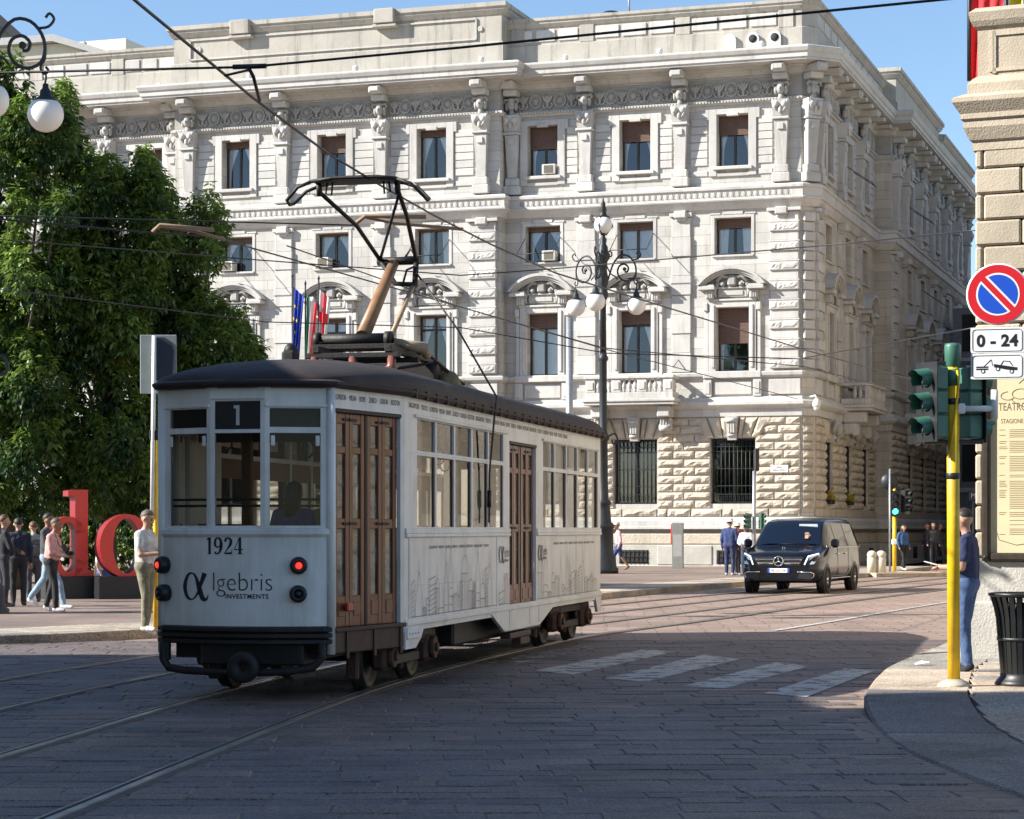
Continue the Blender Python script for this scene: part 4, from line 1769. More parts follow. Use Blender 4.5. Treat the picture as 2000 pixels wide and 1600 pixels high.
# flower boxes on the side
MAT["yellow_leaf"] = plain("yellow_flowers", (.42, .33, .03), .8, 0, .4, 30)
for x in SIDE[:2]:
    m_ = MB()
    m_.box(-.45, -.1, 2.68, .45, .1, 2.86, .02)
    o = m_.build("flower_box", MAT["iron"], palace, MS @ T(x, -.1, 0))
    m_ = MB()
    rr_ = random.Random(int(x * 10))
    for k in range(110):
        c = Vector((rr_.uniform(-.42, .42), rr_.uniform(-.16, .12), 2.86 + abs(rr_.gauss(0, .16))))
        d = Vector((rr_.uniform(-1, 1), rr_.uniform(-1, 1), rr_.uniform(-1, 1))).normalized() * .08
        e = d.cross(Vector((.3, .5, .8))).normalized() * .04
        m_.add([c - d, c + e, c + d, c - e], [(0, 1, 2, 3)])
    stuff(m_.build("flowers", MAT["yellow_leaf"], o))
# street-name plaque, security camera, cable box
m_ = MB()
m_.box(-.36, -.14, 4.02, .36, -.10, 4.32, .008)
pl = m_.build("street_plaque", plain("plaque_marble", (.66, .65, .62), .5, 0, .05), palace, T(-.86, 0, -.1))
lettering("PIAZZA", .07, MAT["black"], pl, T(0, -.143, 4.21), align='CENTER', depth=.001)
lettering("DELLA SCALA", .085, MAT["black"], pl, T(0, -.143, 4.09), align='CENTER', depth=.001)
m_ = MB()
m_.tube([(0, 0, 6.95), (0, -.45, 7.0), (0, -.55, 6.9)], .035, 6)
m_.lathe([(.06, .22), (.1, .2), (.16, .05), (.17, -.05), (.12, -.14)], 12, (0, -.55, 6.65))
m_.ball((0, -.55, 6.5), .12, 10, 8)
m_.build("security_camera", MAT["white_paint"], palace, T(CH * .6, CH * .4, 0) @ RZ(R(45)))

# --- penthouse and neighbouring roofs showing above the palace on the left
pent = thing("penthouse", "cream penthouse with sloping dark roof edge above the palace parapet, far left", "building", PM @ T(-37.4, 4.5, 0))
m_ = MB()
m_.box(-4.3, 0, 21, 4.6, 8, 24.6)
m_.build("wall", plain("cream_render", (.72, .67, .54), .8, 0, .04), pent)
m_ = MB()
m_.prism([(-4.8, 24.6), (1.0, 24.62), (6.0, 23.0), (6.0, 23.25), (1.0, 24.95), (-4.8, 24.95)], -.5, 8.5)
m_.build("roof", plain("penthouse_roof_metal", (.3, .3, .29), .5), pent)
for x in (-2.2, .35, 2.4):
    m_ = MB()
    m_.box(x - .06, -.06, 21, x + .06, 0.02, 24.6)
    m_.build("wall_joint", MAT["stone"], pent)
gab = thing("gable_roof", "dark grey slate gable roof behind the lamp at the top left", "building", at(42, 60, 128) .to_track_quat('Z', 'Y').to_matrix().to_4x4() if False else T(*at(30, 120, 118)))
m_ = MB()
m_.prism([(-3.6, -4), (2.2, -4), (1.7, 0), (-1.5, 2.6), (-3.6, 2.0)], 0, 6)
m_.build("gable_wall", plain("slate_grey_render", (.17, .17, .165), .8, 0, .1), gab)
m_ = MB()
m_.prism([(-1.6, 2.55), (2.4, -.9), (2.75, -.75), (-1.4, 3.0), (-4, 2.4), (-4, 2.0)], -.5, 6.2)
m_.build("roof", plain("slate_roof", (.05, .052, .058), .6), gab)
# ------------------------------------------------------------------ the tram
TA = R(-12.8)
TM = T(-2.568, 21.557, 0) @ RZ(TA)
tram = thing("tram", "old white tram with brown wooden folding doors, dark roof and raised pantograph", "tram", TM)


def grimy(name, col, grime, amt=.5, rough=.42, zdirt=True):
    """old gloss paint: streaks running down, dust gathered low"""
    m, nt, N, L, b = _nodes(name)
    geo = N.new("ShaderNodeNewGeometry")
    mp = N.new("ShaderNodeMapping")
    mp.inputs["Scale"].default_value = (9, 9, .9)
    L.new(geo.outputs["Position"], mp.inputs["Vector"])
    n1 = N.new("ShaderNodeTexNoise")
    n1.inputs["Scale"].default_value = 1
    n1.inputs["Detail"].default_value = 7
    n1.inputs["Roughness"].default_value = .68
    L.new(mp.outputs[0], n1.inputs["Vector"])
    n2 = N.new("ShaderNodeTexNoise")
    n2.inputs["Scale"].default_value = 2.2
    n2.inputs["Detail"].default_value = 8
    L.new(geo.outputs["Position"], n2.inputs["Vector"])
    ad = N.new("ShaderNodeMath")
    ad.operation = 'MULTIPLY'
    L.new(n1.outputs["Fac"], ad.inputs[0])
    L.new(n2.outputs["Fac"], ad.inputs[1])
    mr = N.new("ShaderNodeMapRange")
    mr.inputs["From Min"].default_value = .19
    mr.inputs["From Max"].default_value = .44
    mr.inputs["To Max"].default_value = amt
    L.new(ad.outputs[0], mr.inputs["Value"])
    mx = N.new("ShaderNodeMix")
    mx.data_type = 'RGBA'
    L.new(mr.outputs[0], mx.inputs["Factor"])
    mx.inputs["A"].default_value = C4(col)
    mx.inputs["B"].default_value = C4(grime)
    L.new(mx.outputs["Result"], b.inputs["Base Color"])
    b.inputs["Roughness"].default_value = rough
    n3 = N.new("ShaderNodeTexNoise")
    n3.inputs["Scale"].default_value = 2.6
    n3.inputs["Detail"].default_value = 3
    L.new(geo.outputs["Position"], n3.inputs["Vector"])
    bp = N.new("ShaderNodeBump")
    bp.inputs["Strength"].default_value = .3
    bp.inputs["Distance"].default_value = .05
    L.new(n3.outputs["Fac"], bp.inputs["Height"])
    L.new(bp.outputs[0], b.inputs["Normal"])
    return m


MAT["tw"] = grimy("tram_white_paint", (.77, .76, .73), (.42, .385, .32), .55)
MAT["wood"] = grimy("varnished_door_wood", (.17, .042, .012), (.07, .022, .009), .6, .38)
MAT["roofing"] = grimy("tram_roof_canvas", (.034, .022, .02), (.012, .012, .014), .8, .75)
MAT["tram_dark"] = plain("tram_black_underframe", (.016, .014, .013), .6, .1, .4, 7, .2, 30)
MAT["rust"] = plain("rusty_iron", (.085, .045, .03), .75, .2, .45, 9, .4, 40)
MAT["step"] = plain("brown_step_iron", (.055, .032, .026), .6, .2, .35, 6, .2, 30)
MAT["tglass"] = glass("tram_glass", (.78, .79, .76), .0, .02, .004, ior=1.3)
MAT["dglass"] = glass("door_glass_dusty", (.58, .53, .42), .05, .06, .22)
MAT["print"] = plain("dark_print", (.015, .017, .03), .5, 0, .05)
MAT["print_grey"] = plain("grey_print", (.12, .12, .12), .6, 0, .05)
MAT["cabin_wood"] = plain("cabin_wood", (.16, .075, .035), .45, 0, .2, 6)
MAT["cream"] = plain("cabin_ceiling", (.30, .24, .16), .6, 0, .06)

ZB, ZW, ZT = .72, 1.63, 3.02        # body bottom, waist, eaves
REAR = [(-.85, 0), (-.79, -.05), (-.66, -.105), (-.5, -.165), (-.34, -.212), (-.17, -.238), (0, -.246), (.17, -.238), (.34, -.212), (.5, -.165), (.66, -.105), (.79, -.05), (.85, 0)]
RP, CR, FR, FP2 = Vector((.85, 0)), Vector((1.175, 1.48)), Vector((1.175, 12.37)), Vector((.85, 13.85))


def seg_frame(A, B):
    A, B = Vector(A), Vector(B)
    d = B - A
    return T(A.x, A.y, 0) @ RZ(math.atan2(d.y, d.x)), d.length


def wall_cells(mb, x0, x1, z0, z1, holes, th=.045):
    xs = sorted({x0, x1, *[h[0] for h in holes], *[h[2] for h in holes]})
    zs = sorted({z0, z1, *[h[1] for h in holes], *[h[3] for h in holes]})
    for a, b in zip(xs, xs[1:]):
        for c, d in zip(zs, zs[1:]):
            if any(h[0] < (a + b) / 2 < h[2] and h[1] < (c + d) / 2 < h[3] for h in holes):
                continue
            mb.box(a, 0, c, b, th, d)


def pane_obj(parent, M, x0, x1, z0, z1, y=.02, mat="tglass", name="pane"):
    m_ = MB()
    m_.add([(x0, y, z0), (x1, y, z0), (x1, y, z1), (x0, y, z1)], [(0, 1, 2, 3)])
    return m_.build(name, MAT[mat], parent, M)


# lower rear panel, smooth
mb = MB()
mb.sweep([(0, ZB), (0, ZW - .05)], REAR, ends=False, smooth=True)
mb.sweep([(-.05, ZB), (-.05, ZW - .05)], REAR, ends=False, smooth=True)
rear_panel = mb.build("rear_panel", MAT["tw"], tram)
mb = MB()
mb.sweep([(-.04, ZW - .055), (.012, ZW - .055), (.03, ZW - .03), (.03, ZW + .01), (.01, ZW + .025), (-.04, ZW + .025)], REAR)
mb.build("waist_rail", MAT["tw"], tram)
# three rear facets with windows
FAC = [(Vector((-.85, 0)), Vector((-.275, -.232))), (Vector((-.275, -.232)), Vector((.275, -.232))), (Vector((.275, -.232)), Vector((.85, 0)))]
for k, (A, B) in enumerate(FAC):
    M, Ln = seg_frame(A, B)
    a, b = (.09, Ln - .045) if k == 0 else ((.045, Ln - .045) if k == 1 else (.045, Ln - .09))
    m_ = MB()
    holes = [(a, ZW + .03, b, 2.565)]
    holes.append((a, 2.60, b, 2.87) if k == 1 else (a, 2.62, b, 2.80))
    wall_cells(m_, 0, Ln, ZW + .026, ZT, holes)
    m_.box(a - .03, -.012, ZW + .026, b + .03, 0, ZW + .05)
    wf = m_.build("rear_window", MAT["tw"], tram, M)
    pane_obj(wf, Matrix(), a, b, ZW + .03, 2.565)
    if k == 1:
        m_ = MB()
        m_.box(a + .002, .012, 2.602, b - .002, .03, 2.868)
        db = m_.build("destination_box", MAT["black"], wf)
        m_ = MB()
        m_.box((a + b) / 2 - .016, .006, 2.64, (a + b) / 2 + .016, .0115, 2.83)
        m_.box((a + b) / 2 - .04, .006, 2.80, (a + b) / 2 - .0165, .0115, 2.83)
        m_.build("line_number", plain("line_number_white", (.55, .56, .55), .6), db)
    else:
        pane_obj(wf, Matrix(), a, b, 2.62, 2.80)
        m_ = MB()
        m_.add([(a, .06, 2.62), (b, .06, 2.62), (b, .06, 2.80), (a, .06, 2.80)], [(0, 1, 2, 3)])
        m_.build("roller_box", MAT["tram_dark"], wf)
    m_ = MB()
    m_.tube([(a, .06, 1.87), (b, .06, 1.87)], .012, 6)
    m_.tube([(a, .06, 1.93), (b, .06, 1.93)], .012, 6)
    m_.build("guard_bar", MAT["tram_dark"], wf)
    m_ = MB()
    m_.box(a + .01, -.016, 2.44, a + .05, .004, 2.54, .006)
    m_.box(b - .05, -.016, 2.44, b - .01, .004, 2.54, .006)
    if k != 1:
        m_.build("window_catch", MAT["tw"], wf)
# moulded lip under the letter band at the rear
m_ = MB()
for k, (A, B) in enumerate(FAC):
    M, Ln = seg_frame(A, B)
    m_.M = M
    if k != 1:
        m_.box(.0, -.02, 2.81, Ln, 0.0, 2.84, .006)
    else:
        m_.box(.0, -.02, 2.885, Ln, 0.0, 2.91, .006)
m_.build("rear_moulding", MAT["tw"], tram)
# corner posts
for A in ((-.855, .0), (.855, .0)):
    m_ = MB()
    m_.tube([(A[0], A[1] + .01, .45), (A[0], A[1] + .01, ZT)], .045, 10)
    m_.build("corner_post", MAT["tw"], tram)

# --- straight sides
G1 = [.46 + .806 * k for k in range(6)]
G2 = [6.755 + .789 * k for k in range(6)]


def sash_holes(G):
    h = []
    for a, b in zip(G, G[1:]):
        h.append((a + .03, 1.668, b - .03, 2.415))
        h.append((a + .03, 2.465, b - .03, 2.79))
    return h


MR, LR = seg_frame(CR, FR)                       # right side
ML, LL = seg_frame((-1.175, 12.37), (-1.175, 1.48))   # left side, seen through the windows
for M, side in ((MR, 'R'), (ML, 'L')):
    groups = [G1, G2] if side == 'R' else [[.4 + .8 * k for k in range(13)]]
    Ltot = LR
    hs = []
    for G in groups:
        hs += sash_holes(G)
    if side == 'R':
        hs.append((4.8, .6, 6.34, 2.70))
    m_ = MB()
    wall_cells(m_, 0, Ltot, ZB, ZT, hs)
    w = m_.build("side_wall", MAT["tw"], tram, M)
    for G in groups:
        for a, b in zip(G, G[1:]):
            jit = random.uniform(-.004, .012)
            pane_obj(w, Matrix(), a + .03, b - .03, 1.668, 2.415, .022 + jit)
            pane_obj(w, Matrix(), a + .03, b - .03, 2.465, 2.79, .022)
            m_ = MB()
            m_.box(a + .032, .024, 2.2 if side == 'L' else 2.40, b - .032, .034, 2.414)
            m_.box(a + .032, .014, 1.669, a + .05, .03, 2.414)
            m_.box(b - .05, .014, 1.669, b - .032, .03, 2.414)
            m_.build("sash", MAT["cabin_wood"], w)
    if side == 'R':
        for a, b in ((0.02, 4.78), (6.36, 10.87)):
            m_ = MB()
            m_.box(a, -.028, 1.56, b, 0, 1.6, .008)
            m_.box(a, -.02, 1.6, b, 0, 1.655, .006)
            m_.build("waist_rail", MAT["tw"], w)
            m_ = MB()
            m_.box(a + .35, -.03, 2.80, b - .15, 0, 2.835, .008)
            m_.build("drip_rail", MAT["tw"], w)
        # panel joints and rivets
        m_ = MB()
        for x in (.16, 4.1, 9.0):
            m_.box(x, -.006, ZB, x + .05, 0, 1.555, .002)
        m_.build("panel_strip", MAT["tw"], w)
        m_ = MB()
        for x in (.185, 4.125):
            for k in range(16):
                m_.ball((x, -.006, .78 + k * .05), .006, 5, 3)
        for k in range(60):
            m_.ball((.3 + k * .063, -.001, 1.06), .005, 4, 3)
            m_.ball((.3 + k * .063, -.001, 2.44), .005, 4, 3)
        stuff(m_.build("rivets", MAT["tw"], w))
# skirt of the right side
m_ = MB()
m_.M = MR
prof = [(0, ZB + .0), (10.9, ZB), (10.9, .42), (10.62, .42), (10.45, .63), (7.6, .63), (7.35, .60), (6.5, .40), (4.5, .40), (3.85, .62), (3.75, .64), (.75, .64), (.62, .52), (.4, .42), (0, .42)]
m_.prism([(x, z) for x, z in prof], -.012, .03)
sk = m_.build("skirt", MAT["tw"], tram)
m_ = MB(MR)
m_.box(.02, -.03, .655, 10.88, -.0125, .70, .006)
m_.box(4.5, -.02, .405, 6.5, -.0125, .43, .004)
m_.box(0.03, -.03, .52, .5, -.0125, .64, .006)
for k in range(4):
    m_.ball((.1 + k * .11, -.03, .58), .016, 6, 4)
for x in (4.75, 5.9, 6.45):
    m_.box(x, -.018, .44, x + .02, -.0125, .65)
m_.build("skirt_trim", MAT["tw"], sk)


# --- folding doors
def door_leaf(w, z0, z1, n=2):
    st = .075
    rows = [(z0 + .30, z0 + .95), (z0 + 1.05, z0 + 1.68), (z0 + 1.75, z1 - .1)]
    m_ = MB()
    cols = [(w * k / n, w * (k + 1) / n) for k in range(n)]
    for a, b in cols:
        m_.box(a + .003, 0, z0, a + st, .045, z1, .006)
        m_.box(b - st, 0, z0, b - .003, .045, z1, .006)
        zs = [z0, rows[0][0], rows[0][1], rows[1][0], rows[1][1], rows[2][0], rows[2][1], z1]
        for c, d in ((zs[0], zs[1]), (zs[2], zs[3]), (zs[4], zs[5]), (zs[6], zs[7])):
            m_.box(a + st, .004, c, b - st, .042, d, .006)
        m_.box(a + st + .01, -.004, z0 + .1, b - st - .01, .006, z0 + .24, .01)
    holes = [(a + st, r0, b - st, r1) for a, b in cols for r0, r1 in rows]
    return m_, holes, rows


def make_door(M, x0, x1, z0, z1, lab):
    w = (x1 - x0 - .05) / 2
    m_ = MB()
    m_.box(x0 - .03, -.01, z1, x1 + .03, .1, z1 + .04, .006)
    m_.box(x0 + w + .005, .03, z0, x0 + w + .045, .06, z1)
    d = m_.build("door", MAT["tram_dark"], tram, M)
    for k in range(2):
        lm, holes, rows = door_leaf(w, z0, z1)
        lf = lm.build("door_leaf", MAT["wood"], d, T(x0 + k * (w + .05), .035, 0))
        q_ = MB()
        for (a, c, b, e) in holes:
            q_.add([(a, .02, c), (b, .02, c), (b, .02, e), (a, .02, e)], [(0, 1, 2, 3)])
        # separate panes as sub-parts of the door
        for (a, c, b, e) in holes:
            pane_obj(d, T(x0 + k * (w + .05), .035, 0), a, b, c, e, .022, "dglass")
        for z in (z0 + 1.0, z1 - .06):
            q_ = MB()
            q_.box(w * .3, -.012, z - .012, w * .72, .004, z + .012, .004)
            q_.box(w * .46, -.02, z - .016, w * .5, -.012, z + .016, .003)
            q_.build("hinge", MAT["dark_metal"], d, T(x0 + k * (w + .05), .035, 0))
    return d


MD, LD = seg_frame(RP, CR)
m_ = MB(MD)
wall_cells(m_, .03, LD, ZB, ZT, [(.11, .6, 1.43, 2.78)])
m_.M = Matrix()
m_.build("door_wall", MAT["tw"], tram)
make_door(MD, .13, 1.41, .70, 2.77, "rear")
make_door(MR, 4.82, 6.32, .66, 2.69, "middle")
m_ = MB(MD)
m_.box(.02, -.03, .45, 1.45, .3, .70, .01)
m_.box(.02, -.06, .66, 1.45, 0, .70, .006)
for x in (.25, .8, 1.35):
    m_.box(x, -.045, .40, x + .05, -.03, .69)
m_.build("door_step", MAT["step"], tram)
m_ = MB(MD)
m_.box(.30, -.03, .85, .42, .012, .93, .01)
m_.build("reflector", plain("red_reflector", (.42, .03, .02), .3), tram)
m_ = MB(MR)
m_.box(4.72, -.03, .30, 5.9, .1, .37, .01)
m_.box(5.35, -.02, .2, 5.85, .1, .3, .01)
m_.build("middle_step", MAT["step"], tram)
# left door section and front end closed off
for A, B in (((-1.175, 1.48), (-.85, 0)), ((1.175, 12.37), (.85, 13.85)), ((.85, 13.85), (.275, 14.09)), ((.275, 14.09), (-.275, 14.09)), ((-.275, 14.09), (-.85, 13.85)), ((-.85, 13.85), (-1.175, 12.37))):
    M, Ln = seg_frame(A, B)
    m_ = MB(M)
    n = 1 if Ln < 1 else 2
    hs = [(Ln * k / n + .07, ZW + .03, Ln * (k + 1) / n - .07, 2.6) for k in range(n)]
    wall_cells(m_, 0, Ln, ZB, ZT, hs)
    w = m_.build("end_wall", MAT["tw"], tram)
    for h in hs:
        pane_obj(w, M, *[h[0], h[2], h[1], h[3]])

# --- roof
OUT = [(-1.175, 12.37), (-1.175, 1.48), (-.85, 0)] + [(x, y) for x, y in REAR[1:-1]] + [(.85, 0), (1.175, 1.48), (1.175, 12.37), (.85, 13.85), (.275, 14.09), (-.275, 14.09), (-.85, 13.85)]


def half_w(y):
    P = [(-.25, .0), (-.2, .42), (-.1, .68), (0, .86), (1.48, 1.175), (12.37, 1.175), (13.85, .85), (14.1, 0)]
    for (a, w0), (b, w1) in zip(P, P[1:]):
        if a <= y <= b:
            return w0 + (w1 - w0) * (y - a) / (b - a)
    return 0


ys = [-.33, -.3, -.22, -.1, .1, .4, .8, 1.2, 1.6, 2.2] + [2.2 + 9.4 * k / 10 for k in range(1, 11)] + [12.2, 12.8, 13.3, 13.7, 13.95, 14.1, 14.16]
na = 18
vs, fs = [], []
for y in ys:
    yc = max(-.249, min(14.09, y))
    w = max(.02, half_w(yc)) + .085
    if y in (-.33, 14.16):
        w = .25
    e = min(1, max(0, (y + .33) / 2.6)) if y < 7 else min(1, max(0, (14.16 - y) / 2.6))
    hgt = .02 + .36 * math.sin(e * math.pi / 2) ** .55
    for k in range(na + 1):
        a = -math.pi / 2 + math.pi * k / na
        vs.append((w * math.sin(a), y, 3.035 + hgt * max(0, math.cos(a)) ** .75))
for i in range(len(ys) - 1):
    for k in range(na):
        a = i * (na + 1) + k
        fs.append((a, a + 1, a + na + 2, a + na + 1))
m_ = MB()
m_.add(vs, fs, True)
roof = m_.build("roof", MAT["roofing"], tram)
m_ = MB()
m_.sweep([(-.02, 3.0), (.07, 3.0), (.1, 3.03), (.1, 3.055), (.05, 3.075), (-.02, 3.08)], OUT, closed=True)
m_.build("gutter", MAT["roofing"], tram)
m_ = MB(MR)
for k in range(26):
    m_.box(.1 + k * .42, -.104, 2.985, .14 + k * .42, -.06, 3.075)
m_.build("gutter_clips", MAT["rust"], tram)
stuff(bpy.data.objects[m_ and "gutter_clips"])
m_ = MB()
m_.slab([(x * .97, y) for x, y in OUT], 2.99, 3.0)
m_.build("ceiling", MAT["cream"], tram)
m_ = MB()
m_.slab([(x * .95, y) for x, y in OUT], .70, .76)
m_.build("floor", MAT["cabin_wood"], tram)

# --- cabin: bench, posts, partition, hanging straps, riders
m_ = MB()
for sx in (-1, 1):
    for (a, b) in ((2.2, 5.9), (8.2, 12.0)):
        x0, x1 = sorted((sx * .68, sx * 1.1))
        m_.box(x0, a, .76, x1, b, 1.22, .02)
        x0, x1 = sorted((sx * 1.03, sx * 1.1))
        m_.box(x0, a, 1.22, x1, b, 1.66, .02)
m_.build("bench", MAT["cabin_wood"], tram)
for (x, y) in ((-.55, 1.6), (.55, 1.6), (-.55, 6.3), (.55, 6.1), (-.4, 11.8), (.4, 11.8)):
    m_ = MB()
    m_.box(x - .05, y - .05, .77, x + .05, y + .05, 2.985, .01)
    m_.build("cabin_post", MAT["cabin_wood"], tram)
for y in (1.62, 11.85):
    m_ = MB()
    m_.box(-1.1, y, 2.55, 1.1, y + .05, 2.985)
    m_.box(-1.1, y, .77, -.5, y + .04, 1.7)
    m_.build("partition", MAT["cabin_wood"], tram)
for k in range(9):
    m_ = MB()
    x = -.35 if k % 2 else .35
    m_.tube([(x, 2.0 + k, 2.98), (x, 2.0 + k, 2.62)], .012, 5)
    m_.tube([(x + .07 * math.sin(a), 2.0 + k, 2.53 + .1 * math.cos(a)) for a in [i * math.pi / 5 for i in range(10)]], .012, 5, closed=True)
    m_.build("hand_strap", MAT["black"], tram)
m_ = MB()
for x in (-.35, .35):
    m_.tube([(x, 1.7, 2.9), (x, 11.8, 2.9)], .015, 6)
m_.build("hand_rail", MAT["grey_metal"], tram)

# --- bumper, underframe, coupler
m_ = MB()
pr = []
for k in range(3):
    z = .545 + k * .058
    pr += [(.015, z), (.055, z + .012), (.055, z + .044), (.015, z + .056)]
m_.sweep([(-.1, .54)] + pr + [(-.1, .722)], REAR)
m_.build("bumper", MAT["tram_dark"], tram)
m_ = MB()
m_.box(-.75, .1, .40, .75, 13.5, .70)
m_.box(-.95, 4.4, .30, .95, 9.2, .68, .03)
m_.box(-.42, -.12, .34, .62, .6, .56, .02)
m_.build("underframe", MAT["tram_dark"], tram)
m_ = MB()
m_.tube([(-.80, -.1, .56), (-.80, -.1, .38), (-.74, -.12, .31), (-.55, -.18, .29), (0, -.2, .27), (.5, -.18, .29), (.72, -.12, .33), (.8, -.1, .42), (.8, -.1, .56)], .04, 8)
m_.box(-.84, -.13, .38, -.74, -.05, .56, .01)
m_.build("life_guard", MAT["tram_dark"], tram)
m_ = MB(T(.12, -.28, .34) @ RX(R(90)))
m_.lathe([(.03, .0), (.05, .05), (.13, .06), (.15, .1), (.15, .16), (.11, .18), (.04, .17), (.035, .12)], 18)
m_.build("coupler", MAT["tram_dark"], tram)
m_ = MB()
m_.tube([(.12, -.25, .34), (.12, .8, .36)], .06, 8)
m_.build("draw_bar", MAT["tram_dark"], tram)
# bogies
wq = MB(RY(R(90)))
wq.lathe([(.05, -.075), (.28, -.06), (.31, -.075), (.36, -.075), (.365, -.045), (.34, -.04), (.335, .05), (.29, .055), (.27, .02), (.12, .02), (.1, .07), (.05, .08)], 28)
wheel_me = wq.mesh("wheel", [MAT["dark_metal"]])
bq = MB()
bq.cbox(0, 0, .36, .16, .34, .3, .04)
bq.tube([(.06, 0, .36), (.14, 0, .36)], .12, 14)
bq.tube([(.13, 0, .36), (.17, 0, .36)], .05, 10)
for dy in (-.24, .24):
    bq.tube([(0, dy, .42), (0, dy, .62)], .06, 10)
box_me = bq.mesh("axle_box", MAT["rust"])
for yc, rot in ((2.3, R(1.5)), (11.1, R(-1.5))):
    b_ = bpy.data.objects.new("bogie", None)
    COL.objects.link(b_)
    b_.parent = tram
    b_.matrix_local = T(.03, yc, 0) @ RZ(rot)
    for dy in (-.9, .9):
        for sx in (-1, 1):
            inst(wheel_me, "wheel", b_, T(sx * .7225, dy, .36) @ (RZ(math.pi) if sx < 0 else Matrix()))
            inst(box_me, "axle_box", b_, T(sx * .9, dy, 0) @ (RZ(math.pi) if sx < 0 else Matrix()))
        m_ = MB()
        m_.tube([(-.8, dy, .36), (.8, dy, .36)], .06, 8)
        m_.build("axle", MAT["tram_dark"], b_)
    for sx in (-1, 1):
        m_ = MB()
        x = sx * .9
        m_.box(x - .05, -1.25, .46, x + .05, 1.25, .56, .01)
        m_.box(x - .04, -.55, .24, x + .04, .55, .34, .01)
        for dy in (-.5, .5):
            m_.tube([(x, dy, .3), (x, dy, .5)], .035, 6)
        m_.build("bogie_frame", MAT["tram_dark"], b_)
    for dy in (-.9, .9):
        for sx in (-1, 1):
            m_ = MB()
            m_.box(sx * .7225 - .06, dy - .52, .14, sx * .7225 + .06, dy - .42, .5, .02)
            m_.build("brake_block", MAT["rust"], b_)
m_ = MB()
m_.tube([(-.55, 6.0, .3), (-.55, 7.6, .3)], .2, 16)
m_.build("air_tank", MAT["rust"], tram)


# --- lettering: placed on the curved rear panel
def path_len(path):
    P = [Vector(p) for p in path]
    cum = [0]
    for a, b in zip(P, P[1:]):
        cum.append(cum[-1] + (b - a).length)
    return P, cum


RPATH, RCUM = path_len(REAR)


def on_rear(s, out=0.0):
    s = max(0, min(RCUM[-1] - 1e-6, s))
    for i in range(len(RPATH) - 1):
        if RCUM[i + 1] >= s:
            t = (s - RCUM[i]) / (RCUM[i + 1] - RCUM[i])
            p = RPATH[i].lerp(RPATH[i + 1], t)
            d = (RPATH[i + 1] - RPATH[i]).normalized()
            return Vector((p.x + d.y * out, p.y - d.x * out)), d


def s_of_u(u):
    lo, hi = 0, RCUM[-1]
    for _ in range(40):
        m = (lo + hi) / 2
        p, d = on_rear(m)
        w = TM @ Vector((p.x, p.y, 1.3))
        if 1000 + FPX * w.x / w.y < u:
            lo = m
        else:
            hi = m
    return lo


def bend(me, s0, z0, out=.003):
    for v in me.vertices:
        p, d = on_rear(s0 + v.co.x, out + v.co.z)
        v.co = (p.x, p.y, z0 + v.co.y)
    me.update()
    return me


def rear_text(body, size, u0, z0, mat, **k):
    me = text_data(body, size, **k)
    me.materials.clear()
    me.materials.append(MAT[mat])
    # cut long faces fine enough to follow the curve
    return inst(bend(me, s_of_u(u0), z0), "rear_lettering", rear_panel)


def flat_mesh(polys, mat, name):
    m_ = MB()
    for p in polys:
        m_.add([(x, y, .0) for x, y in p], [tuple(range(len(p)))])
    return m_.mesh(name, MAT[mat])


def ribbon(pts, ws, bold=1.35):
    """calligraphic stroke as quads"""
    P = catmull([(x, y, 0) for x, y in pts], 6)
    n = len(P)
    out, L_, Rr = [], [], []
    for i, p in enumerate(P):
        t = (P[min(i + 1, n - 1)] - P[max(i - 1, 0)]).normalized()
        f = i / (n - 1) * (len(ws) - 1)
        k = min(int(f), len(ws) - 2)
        w = (ws[k] + (ws[k + 1] - ws[k]) * (f - k)) * bold
        L_.append((p.x - t.y * w, p.y + t.x * w))
        Rr.append((p.x + t.y * w, p.y - t.x * w))
    return [[L_[i], Rr[i], Rr[i + 1], L_[i + 1]] for i in range(n - 1)]


